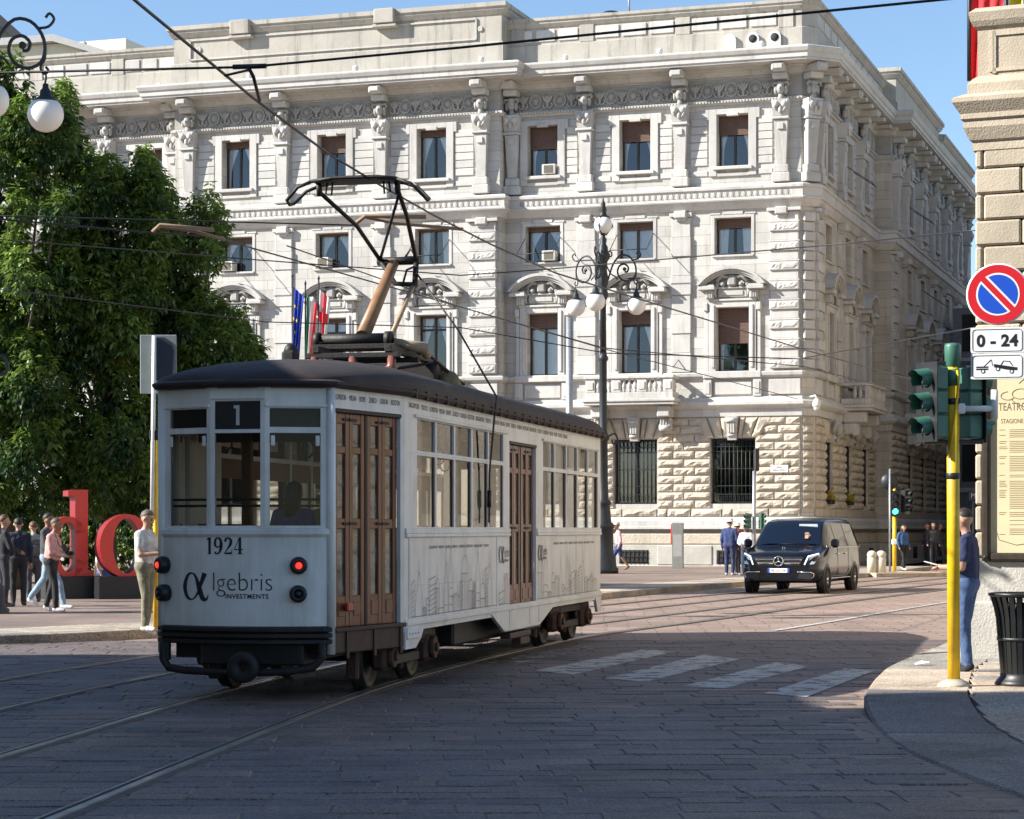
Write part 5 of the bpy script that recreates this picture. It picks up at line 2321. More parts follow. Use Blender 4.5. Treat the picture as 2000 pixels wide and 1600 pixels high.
def digits_1924(h, bold=1.35):
    """old-style numerals with thick and thin strokes"""
    D = []
    k = h
    # 1
    D += [[(.10 * k, .0), (.36 * k, .0), (.36 * k, .05 * k), (.10 * k, .05 * k)], [(.15 * k, .05 * k), (.32 * k, .05 * k), (.32 * k, k), (.15 * k, k)], [(.05 * k, .82 * k), (.165 * k, .86 * k), (.165 * k, k), (.05 * k, .9 * k)]]
    # 9
    o = .54 * k
    D += [[(a + o, b) for a, b in q_] for q_ in ribbon([(.44 * k, .66 * k), (.36 * k, .47 * k), (.2 * k, .42 * k), (.07 * k, .55 * k), (.08 * k, .82 * k), (.22 * k, .97 * k), (.4 * k, .88 * k), (.47 * k, .62 * k), (.44 * k, .3 * k), (.3 * k, .05 * k), (.1 * k, .04 * k), (.08 * k, .14 * k)], [.02 * k, .03 * k, .03 * k, .055 * k, .055 * k, .03 * k, .055 * k, .075 * k, .065 * k, .035 * k, .03 * k, .06 * k])]
    # 2
    o = 1.2 * k
    D += [[(a + o, b) for a, b in q_] for q_ in ribbon([(.06 * k, .74 * k), (.12 * k, .9 * k), (.28 * k, .96 * k), (.43 * k, .82 * k), (.4 * k, .58 * k), (.2 * k, .3 * k), (.05 * k, .07 * k)], [.06 * k, .05 * k, .03 * k, .07 * k, .065 * k, .03 * k, .02 * k])]
    D += [[(a + o, b) for a, b in q_] for q_ in ([(.02 * k, 0), (.5 * k, 0), (.5 * k, .13 * k), (.02 * k, .08 * k)], [(.46 * k, .13 * k), (.5 * k, .13 * k), (.52 * k, .26 * k), (.48 * k, .26 * k)])]
    # 4
    o = 1.84 * k
    D += [[(a + o, b) for a, b in q_] for q_ in ([(.28 * k, .05 * k), (.45 * k, .05 * k), (.45 * k, k), (.28 * k, k)], [(.0, .24 * k), (.55 * k, .24 * k), (.55 * k, .31 * k), (.0, .31 * k)], [(.0, .31 * k), (.05 * k, .31 * k), (.36 * k, k), (.31 * k, k)], [(.2 * k, .0), (.53 * k, .0), (.53 * k, .05 * k), (.2 * k, .05 * k)])]
    return D


inst(bend(flat_mesh(digits_1924(.16), "print", "fleet_number"), s_of_u(403), 1.408, .004), "fleet_number", rear_panel)


def alpha_polys(h):
    k = h
    return (ribbon([(.88 * k, .98 * k), (.74 * k, .62 * k), (.56 * k, .2 * k), (.36 * k, .02 * k), (.14 * k, .12 * k), (.04 * k, .5 * k), (.16 * k, .88 * k), (.36 * k, .98 * k), (.52 * k, .82 * k), (.66 * k, .42 * k), (.8 * k, .06 * k), (.96 * k, .04 * k), (1.02 * k, .2 * k)],
                   [.07 * k, .055 * k, .03 * k, .018 * k, .05 * k, .065 * k, .045 * k, .018 * k, .04 * k, .075 * k, .07 * k, .03 * k, .008 * k]))


inst(bend(flat_mesh([[(x * 1.08, y) for x, y in p] for p in alpha_polys(.262)], "print", "logo_alpha"), s_of_u(360), .968, .004), "logo_alpha", rear_panel)
rear_text("lgebris", .262, 413, 1.058, "print", depth=.0006, sx=.93, space=.98, off=-.0045)
rear_text("INVESTMENTS", .062, 440, .985, "print", depth=.0006, space=1.12, off=.0012)
for u, z, lit in ((323, 1.30, True), (325, 1.03, False), (583, 1.30, True), (582, 1.03, False)):
    p, d = on_rear(s_of_u(u), 0)
    M = T(p.x, p.y, z) @ RZ(math.atan2(d.y, d.x)) @ RX(R(90))
    m_ = MB(M)
    m_.lathe([(.082, -.01), (.085, .04), (.075, .085), (.045, .1), (.043, .085), (0, .085)], 20)
    lp = m_.build("tail_lamp", MAT["black"], tram)
    m_ = MB(M)
    m_.lathe([(.032, .086), (.028, .097), (.016, .105), (0, .107)], 14)
    m_.build("lens", plain("red_lens_lit", (.8, .02, .02), .2, emit=(1, .03, .02), estr=1.1) if lit and "red_lens_lit" not in bpy.data.materials else (bpy.data.materials["red_lens_lit"] if lit else MAT["black"]), lp)

# city names on the letter board
cities = "LONDON  ·  MILAN  ·  ROME  ·  ZURICH  ·  DUBLIN  ·  BOSTON"
lettering(cities, .075, MAT["print_grey"], tram, MD @ T(.1, -.004, 2.895), depth=.0006, sx=.62)
lettering("SINGAPORE · TOKYO · LONDON · MILAN · ROME · ZURICH · DUBLIN · BOSTON · SINGAPORE · TOKYO · LONDON · MILAN · ROME · ZURICH · DUBLIN · BOSTON · SINGAPORE · TOKYO · LONDON · MILAN · ROME · ZURICH · DUBLIN",
          .075, MAT["print_grey"], tram, MR @ T(.15, -.004, 2.895), depth=.0006, sx=1.05)
for x in (4.22, 6.46):
    me = flat_mesh(alpha_polys(.2), "print_grey", "logo_alpha")
    inst(me, "logo_alpha", tram, MR @ T(x, -.008, 1.24) @ RX(R(90)) @ S(1.35, 1, 1))
    lettering("lgebris", .17, MAT["print_grey"], tram, MR @ T(x + .28, -.008, 1.31), depth=.0006, off=-.003, sx=.6)
    lettering("INVESTMENTS", .04, MAT["print_grey"], tram, MR @ T(x + .29, -.008, 1.25), depth=.0006, sx=.8)
for a, b in ((.95, 3.9), (7.4, 10.6)):
    lettering("LONDON · MILAN · ROME · ZURICH · DUBLIN · BOSTON · SINGAPORE · TOKYO", .045, MAT["print_grey"], tram, MR @ T(a, -.008, 1.44), depth=.0006, sx=(b - a) / 1.75)

# skyline drawing printed on the side panels
rs2 = random.Random(21)
m_ = MB(MR)


def ln(x0, z0, x1, z1, w=.0045):
    d = Vector((x1 - x0, z1 - z0))
    if d.length < 1e-6:
        return
    n = Vector((-d.y, d.x)).normalized() * w
    m_.add([(x0 - n.x, -.009, z0 - n.y), (x0 + n.x, -.009, z0 + n.y), (x1 + n.x, -.009, z1 + n.y), (x1 - n.x, -.009, z1 - n.y)], [(0, 1, 2, 3)])


def tower(x, w, h, kind):
    z = ZB + .01
    ln(x, z, x, z + h); ln(x + w, z, x + w, z + h)
    if kind == 0:
        ln(x, z + h, x + w, z + h)
        for k in range(1, int(h / .06)):
            ln(x, z + k * .06, x + w, z + k * .06, .003)
    elif kind == 1:
        ln(x, z + h, x + w / 2, z + h + .35); ln(x + w, z + h, x + w / 2, z + h + .35)
        for k in range(1, int(h / .09)):
            ln(x + w * .2, z + k * .09, x + w * .8, z + k * .09, .004)
        ln(x + w / 2, z + h + .3, x + w / 2, z + h + .48)
    elif kind == 2:
        n = 10
        for k in range(n):
            a, b = math.pi * k / n, math.pi * (k + 1) / n
            ln(x + w / 2 + w / 2 * math.cos(a), z + h + w * .7 * math.sin(a), x + w / 2 + w / 2 * math.cos(b), z + h + w * .7 * math.sin(b))
        ln(x, z + h, x + w, z + h)
        ln(x + w / 2, z + h + w * .7, x + w / 2, z + h + w * .7 + .16)
        for k in range(4):
            ln(x + w * (k + .5) / 4, z, x + w * (k + .5) / 4, z + h, .003)
    elif kind == 3:
        for k in range(int(h / .05)):
            ln(x, z + k * .05, x + w, z + k * .05 + .04, .003)
        ln(x, z + h, x + w, z + h + .04)
    else:
        for k in range(5):
            ln(x + w * k / 5, z, x + w * k / 5, z + h * (1 - .12 * abs(k - 2)), .004)
        ln(x, z + h * .75, x + w / 2, z + h); ln(x + w, z + h * .75, x + w / 2, z + h)


for a, b, big in ((.25, 4.05, .46), (4.2, 4.75, .4), (6.42, 10.6, .42)):
    x = a
    while x < b - .1:
        w = rs2.uniform(.09, .3)
        if x + w > b:
            break
        tower(x, w, rs2.uniform(.1, big) * (1 if rs2.random() < .7 else .5), rs2.randrange(5))
        x += w + rs2.uniform(-.04, .04)
    ln(a, ZB + .02, b, ZB + .02)
stuff(m_.build("skyline_print", plain("faint_grey_print", (.27, .26, .25), .6, 0, .1), tram))

# --- pantograph
pan = bpy.data.objects.new("pantograph", None)
COL.objects.link(pan)
pan.parent = tram
m_ = MB()
for x in (-.42, .42):
    m_.box(x - .04, 3.5, 3.62, x + .04, 5.3, 3.70, .008)
for y in (3.55, 4.35, 5.2):
    m_.box(-.55, y - .04, 3.56, .55, y + .04, 3.62, .008)
m_.tube([(-.62, 4.1, 3.82), (.30, 4.1, 3.82)], .065, 12)
m_.tube([(-.62, 4.1, 3.82), (-.55, 4.1, 3.82)], .085, 12)
m_.tube([(.22, 4.1, 3.82), (.30, 4.1, 3.82)], .085, 12)
m_.box(-.6, 3.9, 3.69, .4, 4.3, 3.75, .008)
m_.build("pantograph_base", MAT["tram_dark"], pan)
MAT["porcelain"] = plain("insulator_porcelain", (.22, .08, .06), .3)
for x in (-.45, 0, .45):
    for y in (3.55, 5.2):
        m_ = MB()
        m_.lathe([(.05, 0), (.08, .03), (.05, .06), (.08, .09), (.05, .12), (.05, .22)], 10, (x, y, 3.36))
        m_.build("insulator", MAT["porcelain"], pan)
m_ = MB()
m_.tube([(-.05, 4.1, 3.85), (-.03, 5.35, 4.84)], [.085, .062], 12)
m_.build("lower_arm", plain("tan_painted_steel", (.25, .135, .06), .5, 0, .2), pan)
m_ = MB()
m_.tube([(.26, 4.2, 3.85), (.22, 5.3, 4.55)], .03, 8)
m_.build("lower_rod", plain("pale_tan_steel", (.35, .24, .14), .5, 0, .2), pan)
m_ = MB()
m_.tube([(-.24, 5.37, 4.86), (.28, 5.37, 4.86)], .05, 10)
m_.tube([(-.18, 5.33, 4.84), (.0, 5.3, 4.58), (.26, 5.28, 4.56)], .03, 8)
m_.tube([(.24, 5.37, 4.86), (.24, 5.3, 4.56)], .035, 8)
m_.tube([(.1, 5.37, 4.9), (.16, 5.4, 5.0), (.22, 5.37, 4.92)], .014, 6)
m_.tube([(.1, 5.3, 4.6), (.14, 5.3, 4.74), (.24, 5.3, 4.78)], .014, 6)
m_.build("knee_shaft", MAT["tram_dark"], pan)
m_ = MB()
m_.tube([(-.2, 5.37, 4.86), (-.30, 4.7, 5.2), (-.46, 3.8, 5.46)], .025, 8)
m_.tube([(.24, 5.37, 4.86), (.36, 4.5, 5.28), (.44, 3.8, 5.5)], .027, 8)
m_.tube([(-.18, 5.3, 4.9), (.4, 4.0, 5.42)], .018, 6)
for sx in (-1, 1):
    m_.tube([(sx * .46, 3.78, 5.42), (sx * .46, 3.74, 5.56)], .035, 6)
    m_.tube([(sx * .36, 3.75, 5.56), (sx * .38, 3.75, 5.44), (sx * .31, 3.75, 5.42), (sx * .3, 3.75, 5.56)], .012, 5)
m_.build("upper_arm", MAT["tram_dark"], pan)
m_ = MB()
for dy in (-.16, .16):
    m_.tube([(-.5, 3.75 + dy, 5.56), (-.25, 3.75 + dy, 5.59), (.25, 3.75 + dy, 5.59), (.5, 3.75 + dy, 5.56)], .022, 8)
m_.box(-.5, 3.58, 5.555, .5, 3.92, 5.575, .006)
for sx in (-1, 1):
    m_.tube([(sx * .49, 3.59, 5.56), (sx * .66, 3.59, 5.5), (sx * .8, 3.62, 5.36), (sx * .81, 3.75, 5.33), (sx * .8, 3.88, 5.36), (sx * .66, 3.91, 5.5), (sx * .49, 3.91, 5.56)], .02, 7)
m_.build("collector_head", MAT["tram_dark"], pan)
m_ = MB()
m_.lathe([(.05, -.32), (.1, -.3), (.1, -.1), (.12, -.08), (.12, .0), (.09, .02), (.09, .2), (.12, .22), (.12, .3), (.05, .32)], 14)
mo = m_.build("damper_motor", plain("tan_cast_housing", (.27, .19, .09), .6, 0, .25), pan, T(.62, 5.6, 3.36) @ RX(R(80)) @ RY(R(8)))
m_ = MB()
m_.box(-.3, 5.1, 3.4, .55, 5.6, 3.6, .03)
m_.tube([(.3, 4.3, 3.72), (.55, 4.8, 3.68), (.66, 5.4, 3.5), (.66, 6.0, 3.34)], .02, 6)
m_.tube([(-.3, 4.3, 3.6), (.1, 4.6, 3.5), (.5, 5.2, 3.62), (.72, 5.8, 3.4)], .02, 6)
m_.build("cable_box", MAT["tram_dark"], pan)
m_ = MB()
m_.tube([(.3, 4.15, 3.78), (.62, 4.3, 3.72), (.58, 4.6, 3.66)], [.05, .07, .05], 8)
m_.build("cloth_wrap", plain("tan_cloth", (.38, .29, .19), .9), pan)
m_ = MB()
m_.tube([(.26, 5.3, 4.7), (.8, 5.2, 4.0), (1.29, 5.1, 3.2), (1.27, 5.1, 3.03), (1.215, 5.05, 2.3), (1.21, 5.05, 1.72)], .012, 5)
m_.tube([(1.214, 5.05, 2.1), (1.211, 5.05, 1.9)], .025, 6)
m_.build("pantograph_rope", MAT["black"], tram)
m_ = MB()
m_.box(-.66, 3.0, 3.36, -.5, 3.2, 3.62, .03)
m_.ball((-.58, 3.1, 3.62), .08, 8, 6)
m_.build("roof_fuse", MAT["tram_dark"], pan)
# ------------------------------------------------------------------ building left of the view whose shade covers the foreground
MAT["ochre"] = stone("shade_building_render", (.42, .36, .27), (.3, .26, .2), amount=.3, joints=None)
sb_ = thing("corner_house", "tall ochre house left of the view that shades the foreground paving", "building", T(-11, 17.2, 0))
m_ = MB()
wall_panel(m_, RZ(R(90)) @ T(-45, 0, 0), 0, 45, 0, 19.5, [(2 + 3.6 * k, z, 3.3 + 3.6 * k, z + 2.2) for k in range(12) for z in (1.4, 5.6, 9.8, 14)], .3)
m_.box(-6, -45, 0, -.35, 0, 19.4)
m_.build("wall", MAT["ochre"], sb_)
m_ = MB()
m_.sweep([(0, 19.2), (.5, 19.5), (.6, 19.9), (0, 20.1)], [(0, -45), (0, 0), (-6, 0)])
m_.box(-6, -45, 19.5, 0, 0, 19.9)
m_.build("cornice", MAT["ochre"], sb_)
lo_ = thing("low_wing", "lower ochre wing of the house left of the view", "building", T(-11, 17.22, 0))
m_ = MB()
wall_panel(m_, RZ(R(90)), 0, 9.4, 0, 8.4, [(1 + 2.5 * k, z, 2.3 + 2.5 * k, z + 2.2) for k in range(3) for z in (1.2, 5.2)], .3)
m_.box(-12, .01, 0, -.35, 9.4, 8.38)
m_.build("wall", MAT["ochre"], lo_)
m_ = MB()
m_.sweep([(0, 8.1), (.25, 8.3), (.3, 8.6), (0, 8.7)], [(0, .01), (0, 9.4), (-12, 9.4)])
m_.box(-12, .02, 8.4, 0, 9.4, 8.6)
m_.build("cornice", MAT["ochre"], lo_)

# ------------------------------------------------------------------ theatre porch on the right
THM = T(5.46, 26.34, .1) @ RZ(R(-24))
theatre = thing("theatre_porch", "tan stone theatre porch with banded blocks and cornice at the right edge", "building", THM)
MAT["tan"] = stone("theatre_stone", (.44, .375, .285), (.36, .29, .2), amount=.4, scale=1.5, bump=.3, bscale=42, tint=.07)
MAT["tan_rough"] = stone("theatre_bush_hammered_stone", (.43, .41, .365), (.33, .3, .25), amount=.3, scale=2, bump=.45, bscale=34, tint=.04)
m_ = MB()
m_.box(.1, .1, 0, 6, 9, 6.1)
m_.build("wall", MAT["tan"], theatre)
TP = [(0, 9), (0, 0), (6.2, 0)]
m_ = MB()
m_.sweep([(-.1, 0), (.16, 0), (.16, .68), (.13, .7), (.08, .7), (.08, 1.16), (.02, 1.2), (-.1, 1.2)], TP)
m_.build("plinth", MAT["tan_rough"], theatre)
tb = {}


def tblock(w, h):
    key = (round(w, 2), round(h, 2))
    if key not in tb:
        q_ = MB()
        q_.box(0, -.0, 0, w, .14, h, .022)
        tb[key] = q_.mesh("stone_block", MAT["tan"])
    return tb[key]


nz = 16
ch = 4.88 / nz
for k in range(nz):
    z = 1.22 + k * ch
    cut = [.1, 1.3, 2.6, 3.9, 5.2] if k % 2 else [.55, 1.9, 3.2, 4.5, 5.8]
    xs = [0.0] + cut
    for a, b in zip(xs, xs[1:]):
        inst(tblock(b - a - .016, ch - .016), "stone_block", theatre, T(a, -.02, z))
    for a, b in ((0.14, 1.4), (1.4, 2.8)):
        inst(tblock(b - a - .016, ch - .016), "stone_block", theatre, T(-.02, b, z) @ RZ(R(-90)))
m_ = MB()
m_.sweep([(-.1, 6.0), (.03, 6.0), (.03, 6.1), (.06, 6.12), (.12, 6.26), (.12, 6.34), (.15, 6.36), (.15, 6.42), (.23, 6.55), (.23, 6.6), (.1, 6.66), (-.1, 6.66)], TP)
m_.box(0, 0, 6.1, 6.1, 9, 6.5)
m_.build("cornice", MAT["tan"], theatre)
m_ = MB()
m_.sweep([(-.15, 6.6), (.08, 6.66), (.08, 6.78), (.03, 6.84), (-.02, 6.88), (-.02, 7.42), (.02, 7.46), (.05, 7.52), (.07, 7.62), (.0, 7.68), (-.15, 7.68)], TP)
for a, b in ((0.02, 6.0),):
    m_.box(.2, -.0, 6.9, .24, .02, 7.4)
m_.build("parapet", MAT["tan"], theatre)
m_ = MB()
m_.box(.16, -.0, 6.92, 1.5, .02, 6.96)
m_.box(.16, -.0, 7.34, 1.5, .02, 7.4)
m_.box(.16, -.0, 6.96, .22, .02, 7.34)
m_.build("parapet_frame", MAT["tan"], theatre)

# main block of the theatre along the side street, hidden behind the porch
tbk = thing("theatre_block", "long tan theatre block along the side street, behind the porch", "building", T(9.6, 39, 0) @ RZ(math.atan2(90, 25)))
m_ = MB()
wall_panel(m_, RZ(math.pi) @ T(-93, 0, 0), 0, 93, 0, 19, [(2 + 4.2 * k, z, 3.6 + 4.2 * k, z + 2.4) for k in range(21) for z in (2, 7, 12.5)], .35)
m_.box(0, -10, 0, 93, -.4, 18.9)
m_.build("wall", plain("theatre_block_render", (.36, .32, .26), .85, 0, .1, 1), tbk)
m_ = MB()
m_.sweep([(0, 18.8), (.5, 19.2), (.6, 19.6), (0, 19.8)], [(93, 0), (0, 0), (0, -10)])
m_.box(0, -10, 19, 93, 0, 19.5)
m_.build("cornice", MAT["tan"], tbk)

# playbill case on the porch wall
pb = thing("playbill_case", "bronze framed yellow theatre playbill hanging on the right-hand porch wall", "poster", THM @ T(.10, -.05, 0))
MAT["bronze"] = plain("dark_bronze", (.055, .042, .03), .45, .4, .3, 12)
z0, z1, w = 1.17, 3.55, 1.3
for nm, a in (("frame_side", (0, z0, .1, z1)), ("frame_side", (w - .1, z0, w, z1)), ("frame_bottom", (.1, z0, w - .1, z0 + .1)), ("frame_top", (.1, z1 - .1, w - .1, z1))):
    m_ = MB()
    m_.box(a[0], -.1, a[1], a[2], .02, a[3], .015)
    m_.box(a[0] + .02, -.12, a[1] + .02, a[2] - .02, -.095, a[3] - .02, .008)
    m_.build(nm, MAT["bronze"], pb)
m_ = MB()
for x in (.05, w - .05):
    for z in (z0 + .05, z1 - .05):
        m_.ball((x, -.12, z), .025, 8, 6)
stuff(m_.build("frame_bosses", MAT["bronze"], pb))
m_ = MB()
m_.box(.1, -.05, z0 + .1, w - .1, -.03, z1 - .1)
poster = m_.build("playbill", plain("yellow_paper", (.58, .49, .30), .7, 0, .05, 2), pb)
MAT["ink"] = plain("brown_ink", (.14, .10, .06), .8, 0, .1)
MAT["red_ink"] = plain("red_ink", (.35, .06, .04), .8, 0, .1)
lettering("TEATRO ALLA SCALA", .13, MAT["ink"], poster, T(.19, -.0515, 2.93), depth=.0005, sx=.68)
lettering("STAGIONE", .075, MAT["ink"], poster, T(.22, -.0515, 2.78), depth=.0005, sx=.72)
lettering("DEL TEATRO", .075, MAT["red_ink"], poster, T(.55, -.0515, 2.77), depth=.0005, sx=.72)
m_ = MB()
rp_ = random.Random(5)
z = 2.70
while z > z0 + .3:
    for c, (xa, xb) in enumerate(((.2, .3), (.32, .62), (.68, .78), (.8, 1.12))):
        if c % 2 == 0 and rp_.random() < .55:
            continue
        e = xb - rp_.uniform(0, .12) * (1 if c % 2 else .3)
        m_.add([(xa, -.0512, z), (e, -.0512, z), (e, -.0512, z + .007), (xa, -.0512, z + .007)], [(0, 1, 2, 3)])
    z -= .021 if rp_.random() < .85 else .05
stuff(m_.build("small_print", MAT["ink"], poster))
m_ = MB()
for (cx, cz, rr_, a0, a1) in ((.62, 3.13, .3, 200, 340), (.62, 3.2, .2, 20, 160), (.45, 3.12, .1, 0, 300), (.8, 3.12, .1, -120, 180), (.62, 3.14, .12, 0, 360), (.3, 3.1, .08, 90, 330), (.95, 3.1, .08, -150, 90)):
    m_.tube([(cx + rr_ * math.cos(R(a0 + (a1 - a0) * k / 14)), -.0515, cz + .6 * rr_ * math.sin(R(a0 + (a1 - a0) * k / 14))) for k in range(15)], .004, 4)
m_.tube([(.16, -.0515, 1.55), (.2, -.0515, 1.42), (.4, -.0515, 1.36), (.65, -.0515, 1.4), (.9, -.0515, 1.36), (1.1, -.0515, 1.42), (1.14, -.0515, 1.55)], .004, 4)
stuff(m_.build("printed_scrolls", MAT["ink"], poster))


# flags on the porch roof
def flag_mesh(w, h, cols, fold=.09, n=14, seed=1, vertical=True):
    """hanging cloth: stripes side by side along the width"""
    m2 = MB()
    nz_ = 14
    k = len(cols)
    for c in range(k):
        m2.mi = c
        vs, fs = [], []
        for j in range(nz_ + 1):
            for i in range(n + 1):
                f = (c + i / n) / k
                t = j / nz_
                vs.append((w * f * (1 - .55 * t), fold * math.sin(f * 17 + t * 2.5 + seed) * (.3 + t), -h * t - .25 * h * f * (1 - t) * .6))
        for j in range(nz_):
            for i in range(n):
                a = j * (n + 1) + i
                fs.append((a, a + 1, a + n + 2, a + n + 1))
        m2.add(vs, fs, True)
    return m2


MAT["f_blue"] = plain("flag_blue", (.02, .05, .34), .85, 0, .1)
MAT["f_green"] = plain("flag_green", (.02, .22, .08), .85, 0, .1)
MAT["f_white"] = plain("flag_white", (.72, .72, .70), .85, 0, .05)
MAT["f_red"] = plain("flag_red", (.62, .03, .035), .85, 0, .1)
MAT["f_gold"] = plain("flag_gold", (.75, .55, .03), .85, 0, .1)


def flag(name, label, M, w, h, cols, pole, seed, stars=False):
    t_ = thing(name, label, "flag", M, "flags")
    m2 = MB()
    m2.tube([(-.03, 0, pole), (-.03, 0, .35)], .03, 8)
    m2.lathe([(.0, .55), (.03, .47), (.05, .4), (.03, .35), (0, .34)], 8, (-.03, 0, 0))
    m2.build("flag_pole", MAT["iron"], t_)
    mm = flag_mesh(w, h, cols, seed=seed)
    o = mm.build("flag_cloth", [MAT[c] for c in cols], t_)
    if stars:
        for k in range(6):
            a = 2 * math.pi * k / 6
            f, tt = .3 + .18 * math.cos(a), .45 + .22 * math.sin(a)
            x, y, z = w * f * (1 - .55 * tt), .09 * math.sin(f * 17 + tt * 2.5 + seed) * (.3 + tt) - .02, -h * tt - .15 * h * f * (1 - tt)
            q2 = MB(T(x, y, z) @ RX(R(90)))
            pts = []
            for i in range(10):
                r_ = .085 if i % 2 == 0 else .036
                pts.append((r_ * math.sin(i * math.pi / 5), r_ * math.cos(i * math.pi / 5), 0))
            q2.add(pts, [tuple(range(10))])
            q2.build("star", MAT["f_gold"], o)
    return t_


FY = 84.0
for (nm, lab, u, v, cols, st, s_) in (("european_flag", "blue flag with gold stars hanging limp, leftmost of three above the tram", 573, 560, ["f_blue"], True, 1), ("italian_flag", "green white and red flag hanging limp, middle of three above the tram", 598, 575, ["f_green", "f_white", "f_white", "f_red"], False, 2), ("city_flag", "white flag with red cross hanging limp, rightmost of three above the tram", 624, 565, ["f_white", "f_red", "f_white"], False, 3)):
    p = at(u, v, FY)
    t_ = flag(nm, lab, T(*p), 1.05, 2.35, cols, -p.z + .12, s_, st)
    for c in t_.children:
        if c.name.startswith("flag_cloth"):
            c.matrix_local = RZ(R(-18)) @ S(.42, 1, 1.12)
            if nm == "city_flag":
                m2 = MB()
                m2.add([(.06 + .8 * k / 8, .1 * math.sin(k) - .1, -.75 - .1 * k / 8) for k in range(9)] + [(.06 + .7 * k / 8, .1 * math.sin(k) - .1, -1.1 - .1 * k / 8) for k in range(9)], [(k, k + 1, k + 10, k + 9) for k in range(8)], True)
                m2.build("cross_bar", MAT["f_red"], c)
pr_ = at(1898, 30, 28.2)
for (nm, lab, dx, cols, s_, h) in (("red_flag", "red flag hanging over the porch parapet at the top right", 0, ["f_red"], 4, 1.0), ("blue_flag", "blue and gold flag beside the red one on the porch parapet", .42, ["f_gold", "f_blue", "f_blue", "f_blue"], 5, .8)):
    t_ = flag(nm, lab, T(pr_.x + dx, pr_.y - (0 if dx == 0 else .2), 8.6), .75 if dx == 0 else .8, h * 1.7, cols, -1.3, s_)
    for c in t_.children:
        if c.name.startswith("flag_cloth") and dx == 0:
            c.matrix_local = RZ(R(-25)) @ S(.55, .6, 1)

# ------------------------------------------------------------------ yellow signal pole with signs
pp = ground(1863, 1340, .13)
MAT["sig_green"] = plain("signal_green", (.045, .145, .1), .45, 0, .12, 6)
MAT["lens_grey"] = plain("unlit_lens", (.12, .13, .14), .3)
pole = thing("signal_pole", "yellow traffic-light pole with green cap on the right-hand kerb", "pole", T(pp.x, pp.y, .13))
m_ = MB()
m_.tube([(0, 0, 0), (-.01, 0, 3.12)], .061, 18)
m_.build("shaft", MAT["yellow"], pole)
m_ = MB()
m_.lathe([(.17, -.01), (.15, .03), (.09, .06), (.07, .07)], 14)
m_.build("base", stone("pole_mortar", (.5, .46, .36), (.4, .36, .3)), pole)
m_ = MB()
m_.lathe([(.058, 3.0), (.06, 3.08), (.078, 3.1), (.082, 3.28), (.075, 3.31), (0, 3.32)], 16, (-.01, 0, 0))
m_.lathe([(.066, 2.9), (.066, 3.06)], 14, (-.01, 0, 0))
m_.build("cap", MAT["sig_green"], pole)
m_ = MB()
for z in (2.0, 2.72):
    m_.lathe([(.064, z), (.068, z + .01), (.068, z + .05), (.064, z + .06)], 14, (-.008, 0, 0))
m_.build("clamp", MAT["black"], pole)
m_ = MB()
m_.tube([(.02, -.07, 3.05), (.03, -.075, 2.9), (-.02, -.08, 2.5), (-.06, -.06, 2.2)], .012, 6)
m_.build("cable", MAT["yellow"], pole)
m_ = MB()
m_.tube([(.05, -.02, 2.68), (.36, -.06, 2.68)], .028, 10)
m_.tube([(.38, -.06, 2.58), (.38, -.06, 2.86)], .034, 10)
m_.box(.03, -.06, 2.63, .1, .02, 2.73, .01)
m_.build("sign_arm", MAT["white_paint"], pole)


def signal_head(parent_label, M, lit=None, s=1.0, mat="sig_green", group=None):
    t_ = thing("traffic_light", parent_label, "traffic light", M @ S(s, s, s), group)
    m2 = MB()
    for k in range(3):
        m2.box(-.14, -.1, -.41 + k * .275, .14, .1, -.41 + k * .275 + .27, .02)
    m2.build("housing", MAT[mat], t_)
    m2 = MB()
    m2.box(-.19, -.115, -.46, .19, -.1, .46, .004)
    m2.build("backing_board", MAT["black"], t_)
    for k in range(3):
        z = -.275 + k * .275
        m2 = MB(T(0, -.12, z) @ RX(R(90)))
        m2.lathe([(.1, -.0), (.095, .02), (.06, .04), (0, .05)], 16)
        m2.build("lens", lit[1] if lit and lit[0] == k else MAT["lens_grey"], t_)
        m2 = MB()
        vs, fs = [], []
        n = 14
        for i in range(n + 1):
            a = R(-40 + 260 * i / n)
            c_, s_ = math.cos(a), math.sin(a)
            ext = .2 if 20 < -40 + 260 * i / n < 160 else .14
            vs += [(.118 * c_, -.115, z + .118 * s_), (.11 * c_, -.115 - ext, z + .11 * s_ - .02)]
        for i in range(n):
            fs.append((2 * i, 2 * i + 2, 2 * i + 3, 2 * i + 1))
        m2.add(vs, fs, True)
        m2.build("visor", MAT[mat], t_)
    return t_


hz = 2.86 + .02
signal_head("green traffic light with three hoods facing left on the yellow pole", T(pp.x - .19, pp.y - .02, .13 + 2.74) @ RZ(R(-62)), None, .84)
signal_head("dark traffic light behind the yellow pole, facing away to the right", T(pp.x + .17, pp.y + .12, .13 + 2.74) @ RZ(R(115)), None, .84)
m_ = MB()
for z in (2.34, 3.1):
    m_.box(-.3, -.03, z, .28, .03, z + .04, .006)
m_.build("signal_bracket", MAT["black"], pole)


# signs on the arm
def disc(m2, r, y, n=40, r0=0.0, x=0, z=0):
    vs = [(x + r * math.cos(2 * math.pi * k / n), y, z + r * math.sin(2 * math.pi * k / n)) for k in range(n)]
    m2.add(vs, [tuple(range(n))])


